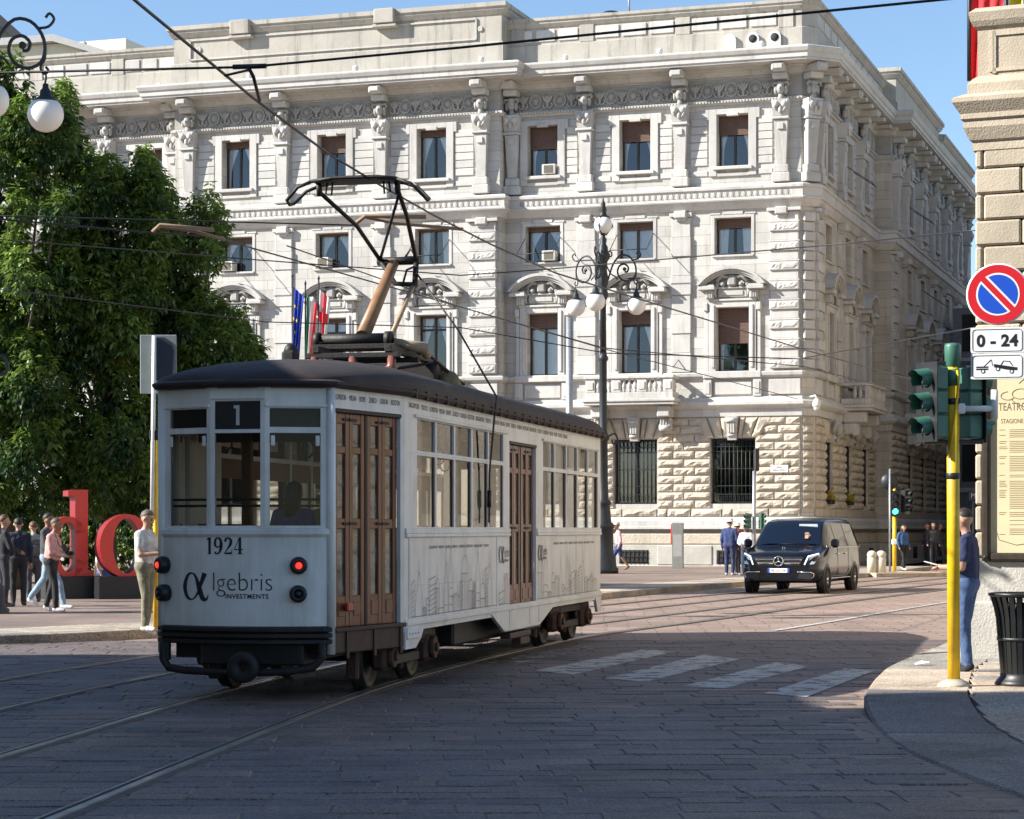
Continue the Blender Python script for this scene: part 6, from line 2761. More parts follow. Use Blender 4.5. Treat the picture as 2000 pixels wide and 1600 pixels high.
sp = at(1949, 575, pp.y - .1)
sg = thing("no_parking_sign", "round red and blue no-parking sign on the arm of the yellow pole", "sign", T(*sp) @ RZ(R(-15)))
MAT["s_red"] = plain("sign_red", (.58, .012, .02), .35, 0, .03)
MAT["s_blue"] = plain("sign_blue", (.01, .075, .50), .35, 0, .03)
MAT["s_white"] = plain("sign_white", (.78, .78, .77), .35, 0, .02)
m_ = MB(RX(R(90)))
m_.lathe([(.0, -.012), (.296, -.012), (.3, 0), (.296, .008), (0, .008)], 48)
m_.build("plate", MAT["s_white"], sg)
m_ = MB()
disc(m_, .285, -.0095)
m_.build("red_ring", MAT["s_red"], sg)
hw_ = .052


def half_disc(r, cut, sign):
    pts = []
    n = 40
    a0 = math.asin(cut / r)
    for k in range(n + 1):
        a = a0 + (math.pi - 2 * a0) * k / n
        pts.append((r * math.cos(a), sign * r * math.sin(a)))
    ang = R(-47)
    return [(x * math.cos(ang) - z * math.sin(ang), x * math.sin(ang) + z * math.cos(ang)) for x, z in pts]


for sgn in (1, -1):
    m_ = MB()
    P = half_disc(.205, .028, sgn)
    m_.add([(x, -.0112, z) for x, z in P], [tuple(range(len(P)))])
    m_.build("white_edge", MAT["s_white"], sg)
    m_ = MB()
    P = half_disc(.188, .046, sgn)
    m_.add([(x, -.013, z) for x, z in P], [tuple(range(len(P)))])
    m_.build("blue_field", MAT["s_blue"], sg)


def plate_sign(name, label, u0, v0, u1, v1):
    a, b = at(u0, v1, pp.y - .1), at(u1, v0, pp.y - .1)
    c = (a + b) / 2
    w_, h_ = (b.x - a.x) / 2, (b.z - a.z) / 2
    t_ = thing(name, label, "sign", T(*c) @ RZ(R(-15)))
    m2 = MB()
    m2.box(-w_, -.008, -h_, w_, .01, h_, .003)
    m2.build("plate", MAT["s_white"], t_)
    m2 = MB()
    e = .018
    r_ = .03
    ring = []
    for (cx, cz, s0) in ((w_ - e - r_, h_ - e - r_, 0), (-w_ + e + r_, h_ - e - r_, 90), (-w_ + e + r_, -h_ + e + r_, 180), (w_ - e - r_, -h_ + e + r_, 270)):
        ring += [(cx + r_ * math.cos(R(s0 + 15 * k)), -.0095, cz + r_ * math.sin(R(s0 + 15 * k))) for k in range(7)]
    m2.tube(ring, .003, 4, closed=True)
    m2.build("border_line", MAT["black"], t_)
    return t_, w_, h_


t1, w_, h_ = plate_sign("hours_sign", "white plate reading 0 - 24 under the no-parking sign", 1897, 640, 1999, 690)
lettering("0 - 24", .155, MAT["black"], t1, T(0, -.0095, -.055), align='CENTER', depth=.0008, off=.006, space=1.05)
t2, w_, h_ = plate_sign("tow_away_sign", "white plate with tow-truck picture, lowest of the sign stack", 1897, 691, 1999, 741)
m_ = MB()
Y_ = -.0095


def poly_xz(pts):
    m_.add([(x, Y_, z) for x, z in pts], [tuple(range(len(pts)))])


poly_xz([(-.2, -.012), (-.085, -.012), (-.085, .002), (-.2, .002)])
poly_xz([(-.2, -.032), (-.085, -.032), (-.085, -.018), (-.2, -.018)])
poly_xz([(-.13, .002), (-.12, .002), (-.055, .062), (-.06, .07)])
poly_xz([(-.06, .066), (-.054, .066), (-.04, .004), (-.046, .004)])
poly_xz([(-.035, .025), (.19, -.012), (.188, -.04), (.1, -.034), (-.03, -.008)])
poly_xz([(.03, .016), (.055, .055), (.12, .05), (.15, .002), (.14, .003), (.113, .043), (.06, .047), (.042, .014)])
m_.build("tow_truck_picture", MAT["black"], t2)
for cx, cz in ((-.135, -.045), (.005, -.025), (.135, -.05)):
    m_ = MB()
    disc(m_, .021, -.0105, 16, x=cx, z=cz)
    ww = m_.build("picture_wheel", MAT["black"], t2)
    m_ = MB()
    disc(m_, .012, -.0112, 12, x=cx, z=cz)
    m_.build("picture_hub", MAT["s_white"], ww)

# litter bin
bp_ = ground(1999, 1338, .13)
bn = thing("litter_bin", "black slatted metal litter bin on the pavement at the right edge", "bin", T(bp_.x, bp_.y, .125))
m_ = MB()
for k in range(26):
    a = 2 * math.pi * k / 26
    M = RZ(a)
    pr = [(.22, .1), (.235, .3), (.265, .66), (.285, .76), (.325, .88)]
    m_ = MB(M)
    vs, fs = [], []
    for r_, z in pr:
        vs += [(r_, -.024, z), (r_, .024, z), (r_ - .012, .024, z), (r_ - .012, -.024, z)]
    for i in range(len(pr) - 1):
        for j in range(4):
            fs.append((4 * i + j, 4 * i + (j + 1) % 4, 4 * i + 4 + (j + 1) % 4, 4 * i + 4 + j))
    m_.add(vs, fs, False)
    if k == 0:
        slat_me = m_.mesh("slat", plain("bin_black_enamel", (.016, .018, .019), .32, .2, .2))
    inst(slat_me, "slat", bn, RZ(a))
m_ = MB()
m_.lathe([(.27, 0), (.28, .02), (.26, .05), (.225, .09), (.225, .12), (.2, .12), (.2, .0)], 28)
m_.build("foot", MAT["black"], bn)
m_ = MB()
m_.lathe([(.31, .86), (.335, .875), (.34, .9), (.31, .905), (.29, .88)], 32)
m_.build("rim", MAT["black"], bn)
m_ = MB()
m_.lathe([(.252, .44), (.256, .44), (.258, .47), (.25, .47)], 28)
m_.build("hoop", MAT["black"], bn)
m_ = MB()
m_.lathe([(.19, .1), (.25, .8), (.245, .8), (.185, .1)], 24)
m_.build("liner", MAT["room"], bn)
m_ = MB()
m_.add([(-.09, -.03, 0), (.08, -.05, .03), (.1, .04, .012), (.0, .07, .04), (-.08, .05, .01)], [(0, 1, 3), (1, 2, 3), (0, 3, 4)])
q_ = ground(1802, 1298, .14)
tag(m_.build("paper_scrap", MAT["white_paint"], None, T(q_.x, q_.y, .14)), "crumpled white scrap of paper lying on the right pavement", "litter")

# ------------------------------------------------------------------ lamp posts
MAT["globe"] = plain("opal_globe", (.78, .77, .74), .25, 0, .03, 2)


def lamp_post(label, M, angles):
    t_ = thing("street_lamp", label, "street lamp", M, "globe lamp posts of the square")
    m2 = MB()
    m2.lathe([(.52, 0), (.52, .18), (.46, .22), (.42, .6), (.36, .66), (.34, 1.5), (.38, 1.56), (.38, 1.66), (.28, 1.75), (.24, 2.2), (.22, 2.3), (.27, 2.36), (.27, 2.44), (.19, 2.52), (.165, 3.2), (.155, 4.5), (.2, 4.55), (.22, 4.66), (.16, 4.75), (.13, 4.85), (.125, 7.2), (.17, 7.26), (.17, 7.36), (.125, 7.42), (.11, 7.5)], 16)
    m2.build("pedestal", MAT["iron"], t_)
    m2 = MB()
    m2.lathe([(.11, 7.5), (.1, 9.3), (.15, 9.36), (.18, 9.5), (.15, 9.6), (.13, 9.75), (.17, 9.82), (.17, 10.1), (.13, 10.3), (.15, 10.6), (.23, 10.72), (.24, 10.85), (.17, 10.95), (.16, 11.1), (.1, 11.2), (.13, 11.35), (.07, 11.45), (.1, 11.55)], 14)
    m2.build("column", MAT["iron"], t_)
    m2 = MB()
    m2.ball((0, 0, 11.85), .31, 20, 14)
    m2.build("top_globe", MAT["globe"], t_)
    m2 = MB()
    for k in range(3):
        a = 2 * math.pi * k / 3
        m2.tube([(.1 * math.cos(a), .1 * math.sin(a), 11.5), (.33 * math.cos(a), .33 * math.sin(a), 11.8), (.2 * math.cos(a), .2 * math.sin(a), 12.12), (0, 0, 12.2)], .022, 5)
    m2.lathe([(.2, 12.1), (.12, 12.2), (.1, 12.3), (.13, 12.36), (.07, 12.5), (.09, 12.56), (.03, 12.68), (0, 12.78)], 12)
    m2.build("crown", MAT["iron"], t_)
    for a_ in angles:
        Mk = RZ(R(a_))
        m2 = MB()
        big = [(.1, 0, 9.75), (.22, 0, 10.15), (.36, 0, 10.55), (.6, 0, 10.82), (.88, 0, 10.8), (1.08, 0, 10.58), (1.14, 0, 10.3), (1.06, 0, 10.06), (.84, 0, 9.95), (.62, 0, 10.02), (.5, 0, 10.24), (.56, 0, 10.46), (.74, 0, 10.53), (.87, 0, 10.42), (.84, 0, 10.28), (.74, 0, 10.26)]
        m2.tube(catmull(big, 3), .032, 6)
        m2.ball((.74, 0, 10.36), .07, 8, 6, (1, .6, 1))
        m2.tube(catmull([(1.02, 0, 10.68), (1.2, 0, 10.72), (1.3, 0, 10.86), (1.22, 0, 10.96), (1.15, 0, 10.88)], 3), .026, 6)
        m2.tube(catmull([(1.13, 0, 10.4), (1.14, 0, 10.15), (1.06, 0, 9.98), (1.12, 0, 9.86), (1.2, 0, 9.92), (1.15, 0, 9.99)], 3), .024, 6)
        m2.tube(catmull([(.1, 0, 10.75), (.2, 0, 10.95), (.3, 0, 10.9), (.28, 0, 10.78), (.2, 0, 10.8)], 3), .024, 6)
        m2.tube(catmull([(.1, 0, 10.5), (.26, 0, 10.2), (.42, 0, 10.1), (.5, 0, 10.0)], 3), .024, 6)
        m2.tube([(1.15, 0, 9.88), (1.16, .02, 9.78), (1.14, -.02, 9.7), (1.15, 0, 9.6)], .02, 5)
        m2.build("arm", MAT["iron"], t_, Mk)
        m2 = MB()
        m2.lathe([(.24, 9.36), (.2, 9.4), (.11, 9.46), (.1, 9.56), (.06, 9.6), (.05, 9.68), (0, 9.7)], 14, (1.15, 0, 0))
        m2.build("globe_cap", MAT["iron"], t_, Mk)
        m2 = MB()
        m2.ball((1.15, 0, 9.13), .325, 24, 16)
        m2.build("globe", MAT["globe"], t_, Mk)
    # banner-like bracket rings low on the column
    for z in (4.65,):
        m2 = MB()
        for sx in (-1, 1):
            m2.tube(catmull([(sx * .15, 0, z), (sx * .4, 0, z + .1), (sx * .5, 0, z - .15), (sx * .35, 0, z - .25), (sx * .3, 0, z - .1)], 3), .03, 6)
        m2.build("scroll_bracket", MAT["iron"], t_)
    return t_


lp = ground(1178, 1118, .13)
lamp_post("iron street lamp with four white globes standing right of the tram", T(1178 / FPX * 0 + (1178 - 1000) / FPX * 76, 76, .13), (8, 142, 255))
lamp_post("nearer iron street lamp whose white globe and scrolled arm show at the top left corner", T(-9.56, 40.2, .02), (13, 103, 193, 292))
# plain grey steel pole behind the tram
g_ = thing("steel_pole", "plain grey steel pole beside the globe lamp behind the tram", "pole", T((1112 - 1000) / FPX * 66, 66, .13))
m_ = MB()
m_.tube([(0, 0, 0), (0, 0, 3.7), (.0, 0, 3.75), (0, 0, 7.75)], [.14, .135, .11, .1], 14)
m_.build("shaft", MAT["grey_metal"], g_)
m_ = MB()
m_.lathe([(.16, 3.6), (.16, 3.72), (.11, 3.78)], 14)
m_.build("collar", MAT["grey_metal"], g_)

# road sign seen from behind, left of the tram
sgn = ground(300, 1232, .13)
SY = 33.6
bs = thing("road_sign", "grey back of a rectangular road sign on a pole left of the tram", "sign", T((301 - 1000) / FPX * SY, SY, .13))
m_ = MB()
m_.tube([(-.03, 0, 1.7), (0.0, 0, 4.42)], .032, 10)
m_.build("upper_pole", MAT["white_paint"], bs)
m_ = MB()
m_.tube([(.02, .03, 0), (.02, .03, 2.9)], .04, 10)
m_.build("pole", MAT["yellow"], bs)
m_ = MB()
m_.box(-.22, .05, 3.55, .33, .075, 4.44, .01)
m_.build("plate", plain("sign_back_grey", (.17, .2, .2), .6, 0, .1), bs)
m_ = MB()
m_.prism([(.03, 3.75), (.26, 3.75), (.29, 4.2), (.25, 4.32), (.15, 4.4), (.03, 4.4)], .03, .048)
m_.build("dark_shape", plain("dark_blue_shape", (.02, .025, .05), .5), bs)  # dark blue rounded shape over part of the plate
m_ = MB()
m_.box(-.07, -.02, 2.85, .06, .06, 3.0, .01)
m_.box(-.26, -.01, 2.86, -.2, .0, 2.9)
m_.build("clamp", MAT["dark_metal"], bs)

# ------------------------------------------------------------------ far kerb furniture
for k, u in enumerate((1703, 1721)):
    p = Vector(((u - 1000) / FPX * 77.5, 77.5, .13))
    t_ = thing("bollard", ("pale stone bollard near the van, nearer it of the pair", "pale stone bollard beside the far traffic light, farther from the van of the pair")[k], "bollard", T(*p), "stone bollards")
    m_ = MB()
    m_.lathe([(.17, -.02), (.17, .5), (.155, .52), (.155, .55), (.175, .57), (.175, .63), (.15, .7), (.09, .75), (0, .77)], 18)
    m_.build("shaft", stone("bollard_stone", (.55, .5, .4), (.4, .36, .3)) if k == 0 else bpy.data.materials["bollard_stone"], t_)
fp = Vector(((1747 - 1000) / FPX * 80, 80, .13))
t_ = thing("crossing_pole", "thin yellow pole of the far traffic light beside the palace", "pole", T(*fp))
m_ = MB()
m_.tube([(0, 0, 0), (0, 0, 2.1)], .07, 10)
m_.tube([(0, 0, 2.1), (0, 0, 3.2)], .05, 10)
m_.build("shaft", MAT["yellow"], t_)
m_ = MB()
m_.box(-.09, -.1, .95, .07, .1, 1.15, .02)
m_.build("push_button", MAT["white_paint"], t_)
MAT["green_lit"] = plain("green_lamp_lit", (.02, .6, .45), .3, emit=(.03, 1.0, .75), estr=5.0)
signal_head("far black traffic light showing green on the thin yellow pole", T(fp.x - .02, fp.y - .12, fp.z + 2.42), (0, MAT["green_lit"]), 1.0, "black")
signal_head("far black traffic light turned to the right, beside the green one", T(fp.x + .36, fp.y - .02, fp.z + 2.5) @ RZ(R(55)), None, 1.0, "black")
t_ = thing("round_sign", "dark round sign back on a thin grey post above the far traffic light", "sign", T((1738 - 1000) / FPX * 79.5, 79.5, .13))
m_ = MB()
m_.tube([(0, 0, 0), (0, 0, 3.65)], .035, 8)
m_.build("post", MAT["grey_metal"], t_)
m_ = MB(T(0, .05, 3.2) @ RX(R(90)))
m_.lathe([(0, 0), (.3, 0), (.3, .02), (0, .02)], 24)
m_.build("disc", plain("dark_sign_back", (.018, .022, .03), .5), t_)
t_ = thing("signal_post", "grey post with a black signal box on top behind the van", "pole", T((1473 - 1000) / FPX * 69, 69, .13))
m_ = MB()
m_.tube([(0, 0, 0), (0, 0, 3.3)], .055, 10)
m_.tube([(0, 0, 3.0), (.1, 0, 3.9)], .04, 8)
m_.build("shaft", MAT["grey_metal"], t_)
m_ = MB()
m_.box(.0, -.2, 3.3, .14, .1, 4.0, .03)
m_.build("signal_box", MAT["black"], t_)
for k, (dx, rot) in enumerate(((-.18, 60), (.2, -60))):
    signal_head(("small green traffic light on the grey post behind the van, left of the post", "small green traffic light on the grey post behind the van, right of the post")[k], T((1473 - 1000) / FPX * 69 + dx, 68.9, .13 + 1.75) @ RZ(R(-rot)), None, .55)
t_ = thing("information_totem", "grey information panel with red edge in front of the palace plinth", "sign", T((1324 - 1000) / FPX * 86, 86, .13) @ RZ(PA))
m_ = MB()
m_.box(-.22, -.06, 0, .22, .06, 1.75, .01)
m_.build("slab", plain("totem_grey", (.17, .17, .15), .5, 0, .15), t_)
m_ = MB()
m_.box(-.17, -.066, .45, .17, -.0605, 1.3)
m_.build("text_panel", plain("totem_panel", (.27, .27, .25), .5, 0, .2, 20), t_)
m_ = MB()
m_.box(-.27, -.05, .9, -.222, .05, 1.7, .006)
m_.build("red_edge", MAT["red"], t_)

# red letters on black plinths
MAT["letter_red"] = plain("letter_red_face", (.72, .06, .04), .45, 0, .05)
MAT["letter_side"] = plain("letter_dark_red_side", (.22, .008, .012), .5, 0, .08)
LY = 48.6
LZ = .13


def big_letter(name, label, u, polys, holes_ring=None):
    t2_ = thing(name, label, "letter", T((u - 1000) / FPX * LY, LY, LZ) @ RZ(R(27)) @ S(1.1, 1, 1))
    m2 = MB()
    for P in polys:
        n = len(P)
        vs = [(x, 0, z + .49) for x, z in P] + [(x, .42, z + .49) for x, z in P]
        m2.mi = 0
        m2.add(vs, [tuple(range(n))[::-1]])
        o = len(m2.v) - 2 * n
        for i in range(n):
            j = (i + 1) % n
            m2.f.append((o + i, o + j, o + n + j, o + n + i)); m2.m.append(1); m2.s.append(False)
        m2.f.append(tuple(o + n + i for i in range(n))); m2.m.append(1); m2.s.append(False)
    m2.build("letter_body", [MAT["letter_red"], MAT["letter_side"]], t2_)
    m2 = MB()
    m2.box(-.6, -.1, 0, .65, .6, .485, .01)
    m2.build("plinth_block", MAT["black"], t2_)
    return t2_


def ring_polys(cx, cz, rx, rz, tx, tz, n=28, a0=0, a1=360):
    out = []
    for k in range(n):
        a, b = R(a0 + (a1 - a0) * k / n), R(a0 + (a1 - a0) * (k + 1) / n)
        out.append([(cx + rx * math.cos(a), cz + rz * math.sin(a)), (cx + rx * math.cos(b), cz + rz * math.sin(b)), (cx + (rx - tx) * math.cos(b), cz + (rz - tz) * math.sin(b)), (cx + (rx - tx) * math.cos(a), cz + (rz - tz) * math.sin(a))])
    return out


big_letter("letter_d", "big red serif letter d on a black plinth under the trees", 145, [[(.02, 0), (.28, 0), (.28, 1.88), (-.02, 1.88), (-.12, 1.86), (-.12, 1.74), (.02, 1.72)], [(.281, 0), (.4, 0), (.4, .13), (.281, .13)]] + ring_polys(-.12, .64, .44, .66, .25, .11, 28, 30, 330))
big_letter("letter_o", "big red round letter o on a black plinth behind the man in white", 248, ring_polys(0, .66, .55, .69, .27, .09, 36))

# ------------------------------------------------------------------ overhead wires
MAT["wire"] = plain("black_wire", (.012, .012, .014), .5)


def wire(name, label, pts, r=.012, sag=0.0):
    P = []
    for a, b in zip(pts, pts[1:]):
        a, b = Vector(a), Vector(b)
        n = 8
        for k in range(n):
            t = k / n
            p = a.lerp(b, t)
            p.z -= sag * 4 * t * (1 - t)
            P.append(p)
    P.append(Vector(pts[-1]))
    m2 = MB()
    m2.tube(P, r, 6)
    t_ = thing(name, label, "wire")
    m2.build("cable", MAT["wire"], t_)
    return t_


tc = [(p.x, p.y, 5.66) for p in rail_offset(.7225)]
w1 = wire("trolley_wire", "thick black contact wire running over the tram's pantograph", [p for i, p in enumerate(tc) if 4 < p[1] < 95][::4], .014)
w2 = wire("trolley_wire", "black contact wire of the second track, passing behind the pantograph", [at(-60, 423, 28.4), at(300, 455, 29.6), at(420, 462, 30.2), at(500, 487, 31.6), at(760, 560, 36.5), at(1180, 680, 48.9), at(1571, 716, 55), at(1900, 800, 70)], .012)
w3 = wire("span_wire", "taut black span wire across the top of the view above the palace cornice", [at(-80, 144, 20.2), at(485, 131, 19.4), at(900, 93, 18.6), at(1650, 18, 17.4), at(2200, -36, 16.8)], .011)
m_ = MB()
m_.tube([at(455, 131, 19.45), at(520, 129, 19.4)], .022, 6)
m_.tube([at(485, 132, 19.4), at(495, 150, 19.4), at(507, 197, 20.0)], .016, 6)
m_.tube([at(490, 136, 19.4), at(438, 148, 19.3)], .011, 6)
m_.build("pull_off", MAT["wire"], w3)
w4 = wire("span_wire", "thin span wire from the left tree to the porch on the right", [at(-60, 463, 33), at(480, 506, 33), at(900, 538, 33), at(1070, 526, 33), at(1650, 476, 31), at(1915, 449, 27.5)], .009)
w5 = wire("span_wire", "thin wire crossing low in front of the palace windows towards the corner", [at(-60, 420, 30), at(690, 440, 30.5)], .01)
w6 = wire("span_wire", "thin wire dropping past the three flags to the palace corner", [at(-40, 560, 45), at(520, 629, 45), at(900, 640, 45), at(1185, 690, 46), at(1560, 701, 46), at(1905, 640, 32)], .011)
w7 = wire("span_wire", "thin wire ending on the security camera corner of the palace", [at(560, 480, 40), at(900, 600, 46), at(1185, 683, 52), at(1560, 780, 80)], .012)
m_ = MB()
m_.tube([at(1315, 718, 50), at(1325, 703, 50), at(1340, 724, 50)], .012, 5)
m_.build("spacer", MAT["wire"], w6)
m_ = MB()
m_.tube([at(690, 440, 30.5), at(714, 422, 30.5), at(832, 424, 30.5)], .03, 6)
m_.tube([at(714, 424, 30.6), at(770, 436, 31), at(905, 448, 31)], .024, 6)
m_.build("section_insulator", plain("insulator_wood", (.28, .19, .12), .7), w5)
m_ = MB()
m_.tube([at(298, 454, 29.6), at(312, 440, 29.6), at(418, 449, 29.8)], .03, 6)
m_.tube([at(312, 442, 29.7), at(380, 452, 29.9), at(440, 468, 30)], .024, 6)
m_.build("section_insulator", bpy.data.materials["insulator_wood"], w2)

# ------------------------------------------------------------------ far end of the side street
e1 = thing("street_house", "cream house with red tiled roof at the far end of the side street", "building", T(*at(1880, 1107, 170)) @ RZ(R(-18)))
e1.location.z = 0
sc_ = 170 / FPX
m_ = MB()
m_.box(-1.6, 0, 0, 1.35, 14, 1.65 + (1033 - 560) * sc_)
m_.build("wall", plain("cream_house_render", (.62, .54, .36), .85, 0, .06), e1)
m_ = MB()
zt = 1.65 + (1033 - 560) * sc_
m_.prism([(-1.9, zt), (1.9, zt - .1), (1.9, zt + .08), (-1.9, zt + .95)], -.6, 14)
m_.build("roof", plain("red_roof_tiles", (.3, .12, .07), .85, 0, .3, 12), e1)
m_ = MB()
for k in range(9):
    m_.tube([(-1.8 + .42 * k, -.62, zt + .95 - .235 * k * .42 + .0), (-1.8 + .42 * k, 8, zt + .99 - .235 * k * .42)], .16, 6)
stuff(m_.build("roof_tile", bpy.data.materials["red_roof_tiles"], e1))
for z in (4, 8.5, 13):
    m_ = MB()
    m_.box(-.5, -.02, z, .4, .05, z + 2)
    m_.build("window", MAT["room"], e1)
e2 = thing("street_building", "dark blue-grey building behind the yellow pole at the end of the street", "building", T(*at(1930, 1107, 120)) @ RZ(R(-24)))
e2.location.z = 0
sc_ = 120 / FPX
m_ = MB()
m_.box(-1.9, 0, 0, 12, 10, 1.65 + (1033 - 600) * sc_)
m_.build("wall", plain("blue_grey_render", (.20, .21, .23), .85, 0, .12), e2)  # plain dark blue-grey wall colour
for z in (3.6, 7.2, 10.6):
    m_ = MB()
    m_.box(-2.0, -.25, z, 6, 0, z + .25, .03)
    m_.build("string_course", MAT["stone"], e2)
    for x in (-.9, 1.2, 3.3):
        m_ = MB()
        m_.box(x - .5, -.03, z + .6, x + .5, .05, z + 2.6)
        m_.build("window", MAT["room"], e2)
t_ = thing("metro_sign", "small dark blue sign with a white M at the end of the side street", "sign", T(*at(1901, 968, 100)))
m_ = MB()
m_.box(-.2, 0, -.24, .2, .06, .24, .01)
m_.build("panel", plain("metro_blue", (.015, .03, .09), .4), t_)
lettering("M", .3, MAT["s_white"], t_, T(0, -.003, -.1), align='CENTER', depth=.001)
m_ = MB()
m_.tube([(0, .08, -3.2), (0, .08, .2)], .04, 8)
m_.build("post", MAT["grey_metal"], t_)
# ------------------------------------------------------------------ people
SKIN = plain("skin", (.44, .25, .17), .55, 0, .06, 8)
SKIN2 = plain("skin_tanned", (.30, .155, .095), .55, 0, .06, 8)
HAIR = plain("hair_dark", (.02, .014, .01), .6, 0, .3, 40)
HAIR_G = plain("hair_grey", (.10, .08, .06), .6, 0, .3, 40)
HAIR_B = plain("hair_brown", (.09, .045, .02), .6, 0, .3, 40)
_cm = {}


def cloth(c, rough=.85):
    key = tuple(round(x, 3) for x in c)
    if key not in _cm:
        _cm[key] = plain("cloth_%d" % len(_cm), c, rough, 0, .3, 11, .6, 22)
    return _cm[key]


def capsule(m2, p0, r0, p1, r1, n=12, rings=4):
    p0, p1 = Vector(p0), Vector(p1)
    d = p1 - p0
    L_ = d.length
    d = d.normalized() if L_ > 1e-6 else Vector((0, 0, 1))
    pts, rs_ = [], []
    for k in range(rings + 1):
        a = -math.pi / 2 + math.pi / 2 * k / rings
        pts.append(p0 + d * (r0 * math.sin(a)))
        rs_.append(max(1e-3, r0 * math.cos(a)))
    for k in range(rings + 1):
        a = math.pi / 2 * k / rings
        pts.append(p1 + d * (r1 * math.sin(a)))
        rs_.append(max(1e-3, r1 * math.cos(a)))
    m2.tube(pts, rs_, n)


def person(label, M, H=1.75, top=(.5, .5, .5), legs=(.05, .05, .06), shoes=(.6, .6, .6), skin=None, hair=None, sleeve='short', shorts=False, arms=None, stride=0.0, lean=0.0, head_turn=0.0, head_tilt=0.0,
           hat=None, long_hair=False, bare_legs=False, seated=False, wide=1.0, fingers=True, extra=None, group="passers-by", glasses=False, vox=.02):
    skin = skin or SKIN
    hair = hair or HAIR
    mt = [skin, cloth(top), cloth(legs), cloth(shoes)]
    pr = []                                        # (p0, r0, p1, r1, material)
    k = H / 1.75
    ln_ = lambda z: (z - .95) * math.tan(lean)     # forward lean of the upper body
    hipz = .93

    def up(x, y, z):
        return Vector((x, y + ln_(z), z))
    W = wide
    pr += [(up(-.075 * W, 0, .95), .118 * W, up(.075 * W, 0, .95), .118 * W, 2)]
    pr += [(up(-.06 * W, .005, 1.02), .115 * W, up(-.075 * W, .01, 1.32), .118 * W, 1), (up(.06 * W, .005, 1.02), .115 * W, up(.075 * W, .01, 1.32), .118 * W, 1), (up(0, .02, 1.05), .12 * W, up(0, .015, 1.3), .12 * W, 1)]
    pr += [(up(-.15, -.01, 1.41), .075, up(.15, -.01, 1.41), .075, 1), (up(0, -.01, 1.36), .1, up(0, -.01, 1.45), .07, 1)]
    pr += [(up(0, .0, 1.44), .055, up(0, .02, 1.55), .052, 0)]
    hc = up(0, .035, 1.645)
    Rh = T(*hc) @ RZ(head_turn) @ RX(head_tilt)
    hp = lambda x, y, z: Rh @ Vector((x, y, z))
    pr += [(hp(0, -.012, .012), .094, hp(0, -.01, .03), .092, 0), (hp(0, .03, -.05), .062, hp(0, .045, -.085), .04, 0), (hp(0, .02, .0), .08, hp(0, .03, -.03), .072, 0)]
    pr += [(hp(0, .098, .0), .012, hp(0, .112, -.025), .016, 0), (hp(-.085, 0, .0), .018, hp(-.088, -.01, -.03), .014, 0), (hp(.085, 0, .0), .018, hp(.088, -.01, -.03), .014, 0)]
    # legs
    if seated:
        J = [[Vector((s_ * .1, 0, .93)), Vector((s_ * .12, .42, .92)), Vector((s_ * .12, .44, .5))] for s_ in (-1, 1)]
    else:
        J = []
        for s_ in (-1, 1):
            f = stride * s_
            hip = Vector((s_ * .09, 0, hipz))
            foot = Vector((s_ * .1, f * .36, .085 + max(0, -f) * .12))
            knee = hip.lerp(foot, .5) + Vector((s_ * .008, .03 + abs(f) * .06, 0))
            J.append([hip, knee, foot])
    for s_, (hip, knee, foot) in zip((-1, 1), J):
        pr.append((hip, .098 * W, knee, .066, 2))
        if shorts:
            cut = knee.lerp(foot, .08)
            pr.append((hip, .11 * W, knee.lerp(hip, .12), .085, 2))
            pr += [(knee, .056, knee.lerp(foot, .35), .058, 0), (knee.lerp(foot, .35), .058, foot, .04, 0)]
        else:
            pr += [(knee, .068, knee.lerp(foot, .4), .066, 2), (knee.lerp(foot, .4), .066, foot + Vector((0, 0, .02)), .056, 2)]
        toe_dir = Vector((s_ * .04, .17, -.02 if not seated else 0))
        if stride * s_ < 0:
            toe_dir = Vector((s_ * .03, .12, -.1))
        pr.append((foot + Vector((0, -.03, -.04)), .045, foot + toe_dir * .5 + Vector((0, 0, -.038)), .045, 3))
        pr.append((foot + toe_dir * .5 + Vector((0, 0, -.038)), .045, foot + toe_dir + Vector((0, 0, -.03)), .036, 3))
    # arms: shoulder, elbow, wrist, hand direction
    arms = arms or {}
    tubes = []
    for s_, nm in ((-1, 'L'), (1, 'R')):
        sh = up(s_ * .19, -.01, 1.405)
        el, wr = arms.get(nm, (Vector((s_ * .25, -.04, 1.13)), Vector((s_ * .25, .06, .89))))
        el, wr = Vector(el), Vector(wr)
        el, wr = el + Vector((0, ln_(el.z) if nm not in arms else 0, 0)), wr + Vector((0, ln_(wr.z) if nm not in arms else 0, 0))
        am = 1 if sleeve != 'none' else 0
        if sleeve == 'long':
            pr += [(sh, .066, el, .054, 1), (el, .054, wr, .042, 1)]
        else:
            pr += [(sh, .07, sh.lerp(el, .62), .066, am), (sh, .05, el, .044, 0), (el, .045, wr, .031, 0)]
        hd = (wr - el).normalized()
        pal = wr + hd * .075
        pr.append((wr + hd * .02, .032, pal, .036, 0))
        sidev = hd.cross(Vector((0, 0, 1)))
        sidev = sidev.normalized() if sidev.length > .1 else Vector((1, 0, 0))
        curl = hd.cross(sidev).normalized()
        if curl.z > 0:
            curl = -curl
        if fingers:
            for i, lf in enumerate((.068, .078, .072, .056)):
                b0 = pal + sidev * (-.03 + .02 * i) + hd * .015
                b1 = b0 + hd * lf * .5 + curl * .008
                b2 = b1 + hd * lf * .3 + curl * .03
                tubes.append(([b0, b1, b2], [.0095, .009, .007]))
            b0 = wr + hd * .045 + sidev * -.03
            tubes.append(([b0, b0 + hd * .035 - sidev * .022 + curl * .012, b0 + hd * .062 - sidev * .02 + curl * .022], [.012, .011, .008]))
    q2 = MB()
    for p0, r0, p1, r1, mi in pr:
        capsule(q2, p0, r0, p1, r1)
    tmp_me = q2.mesh("person_shape", mt)
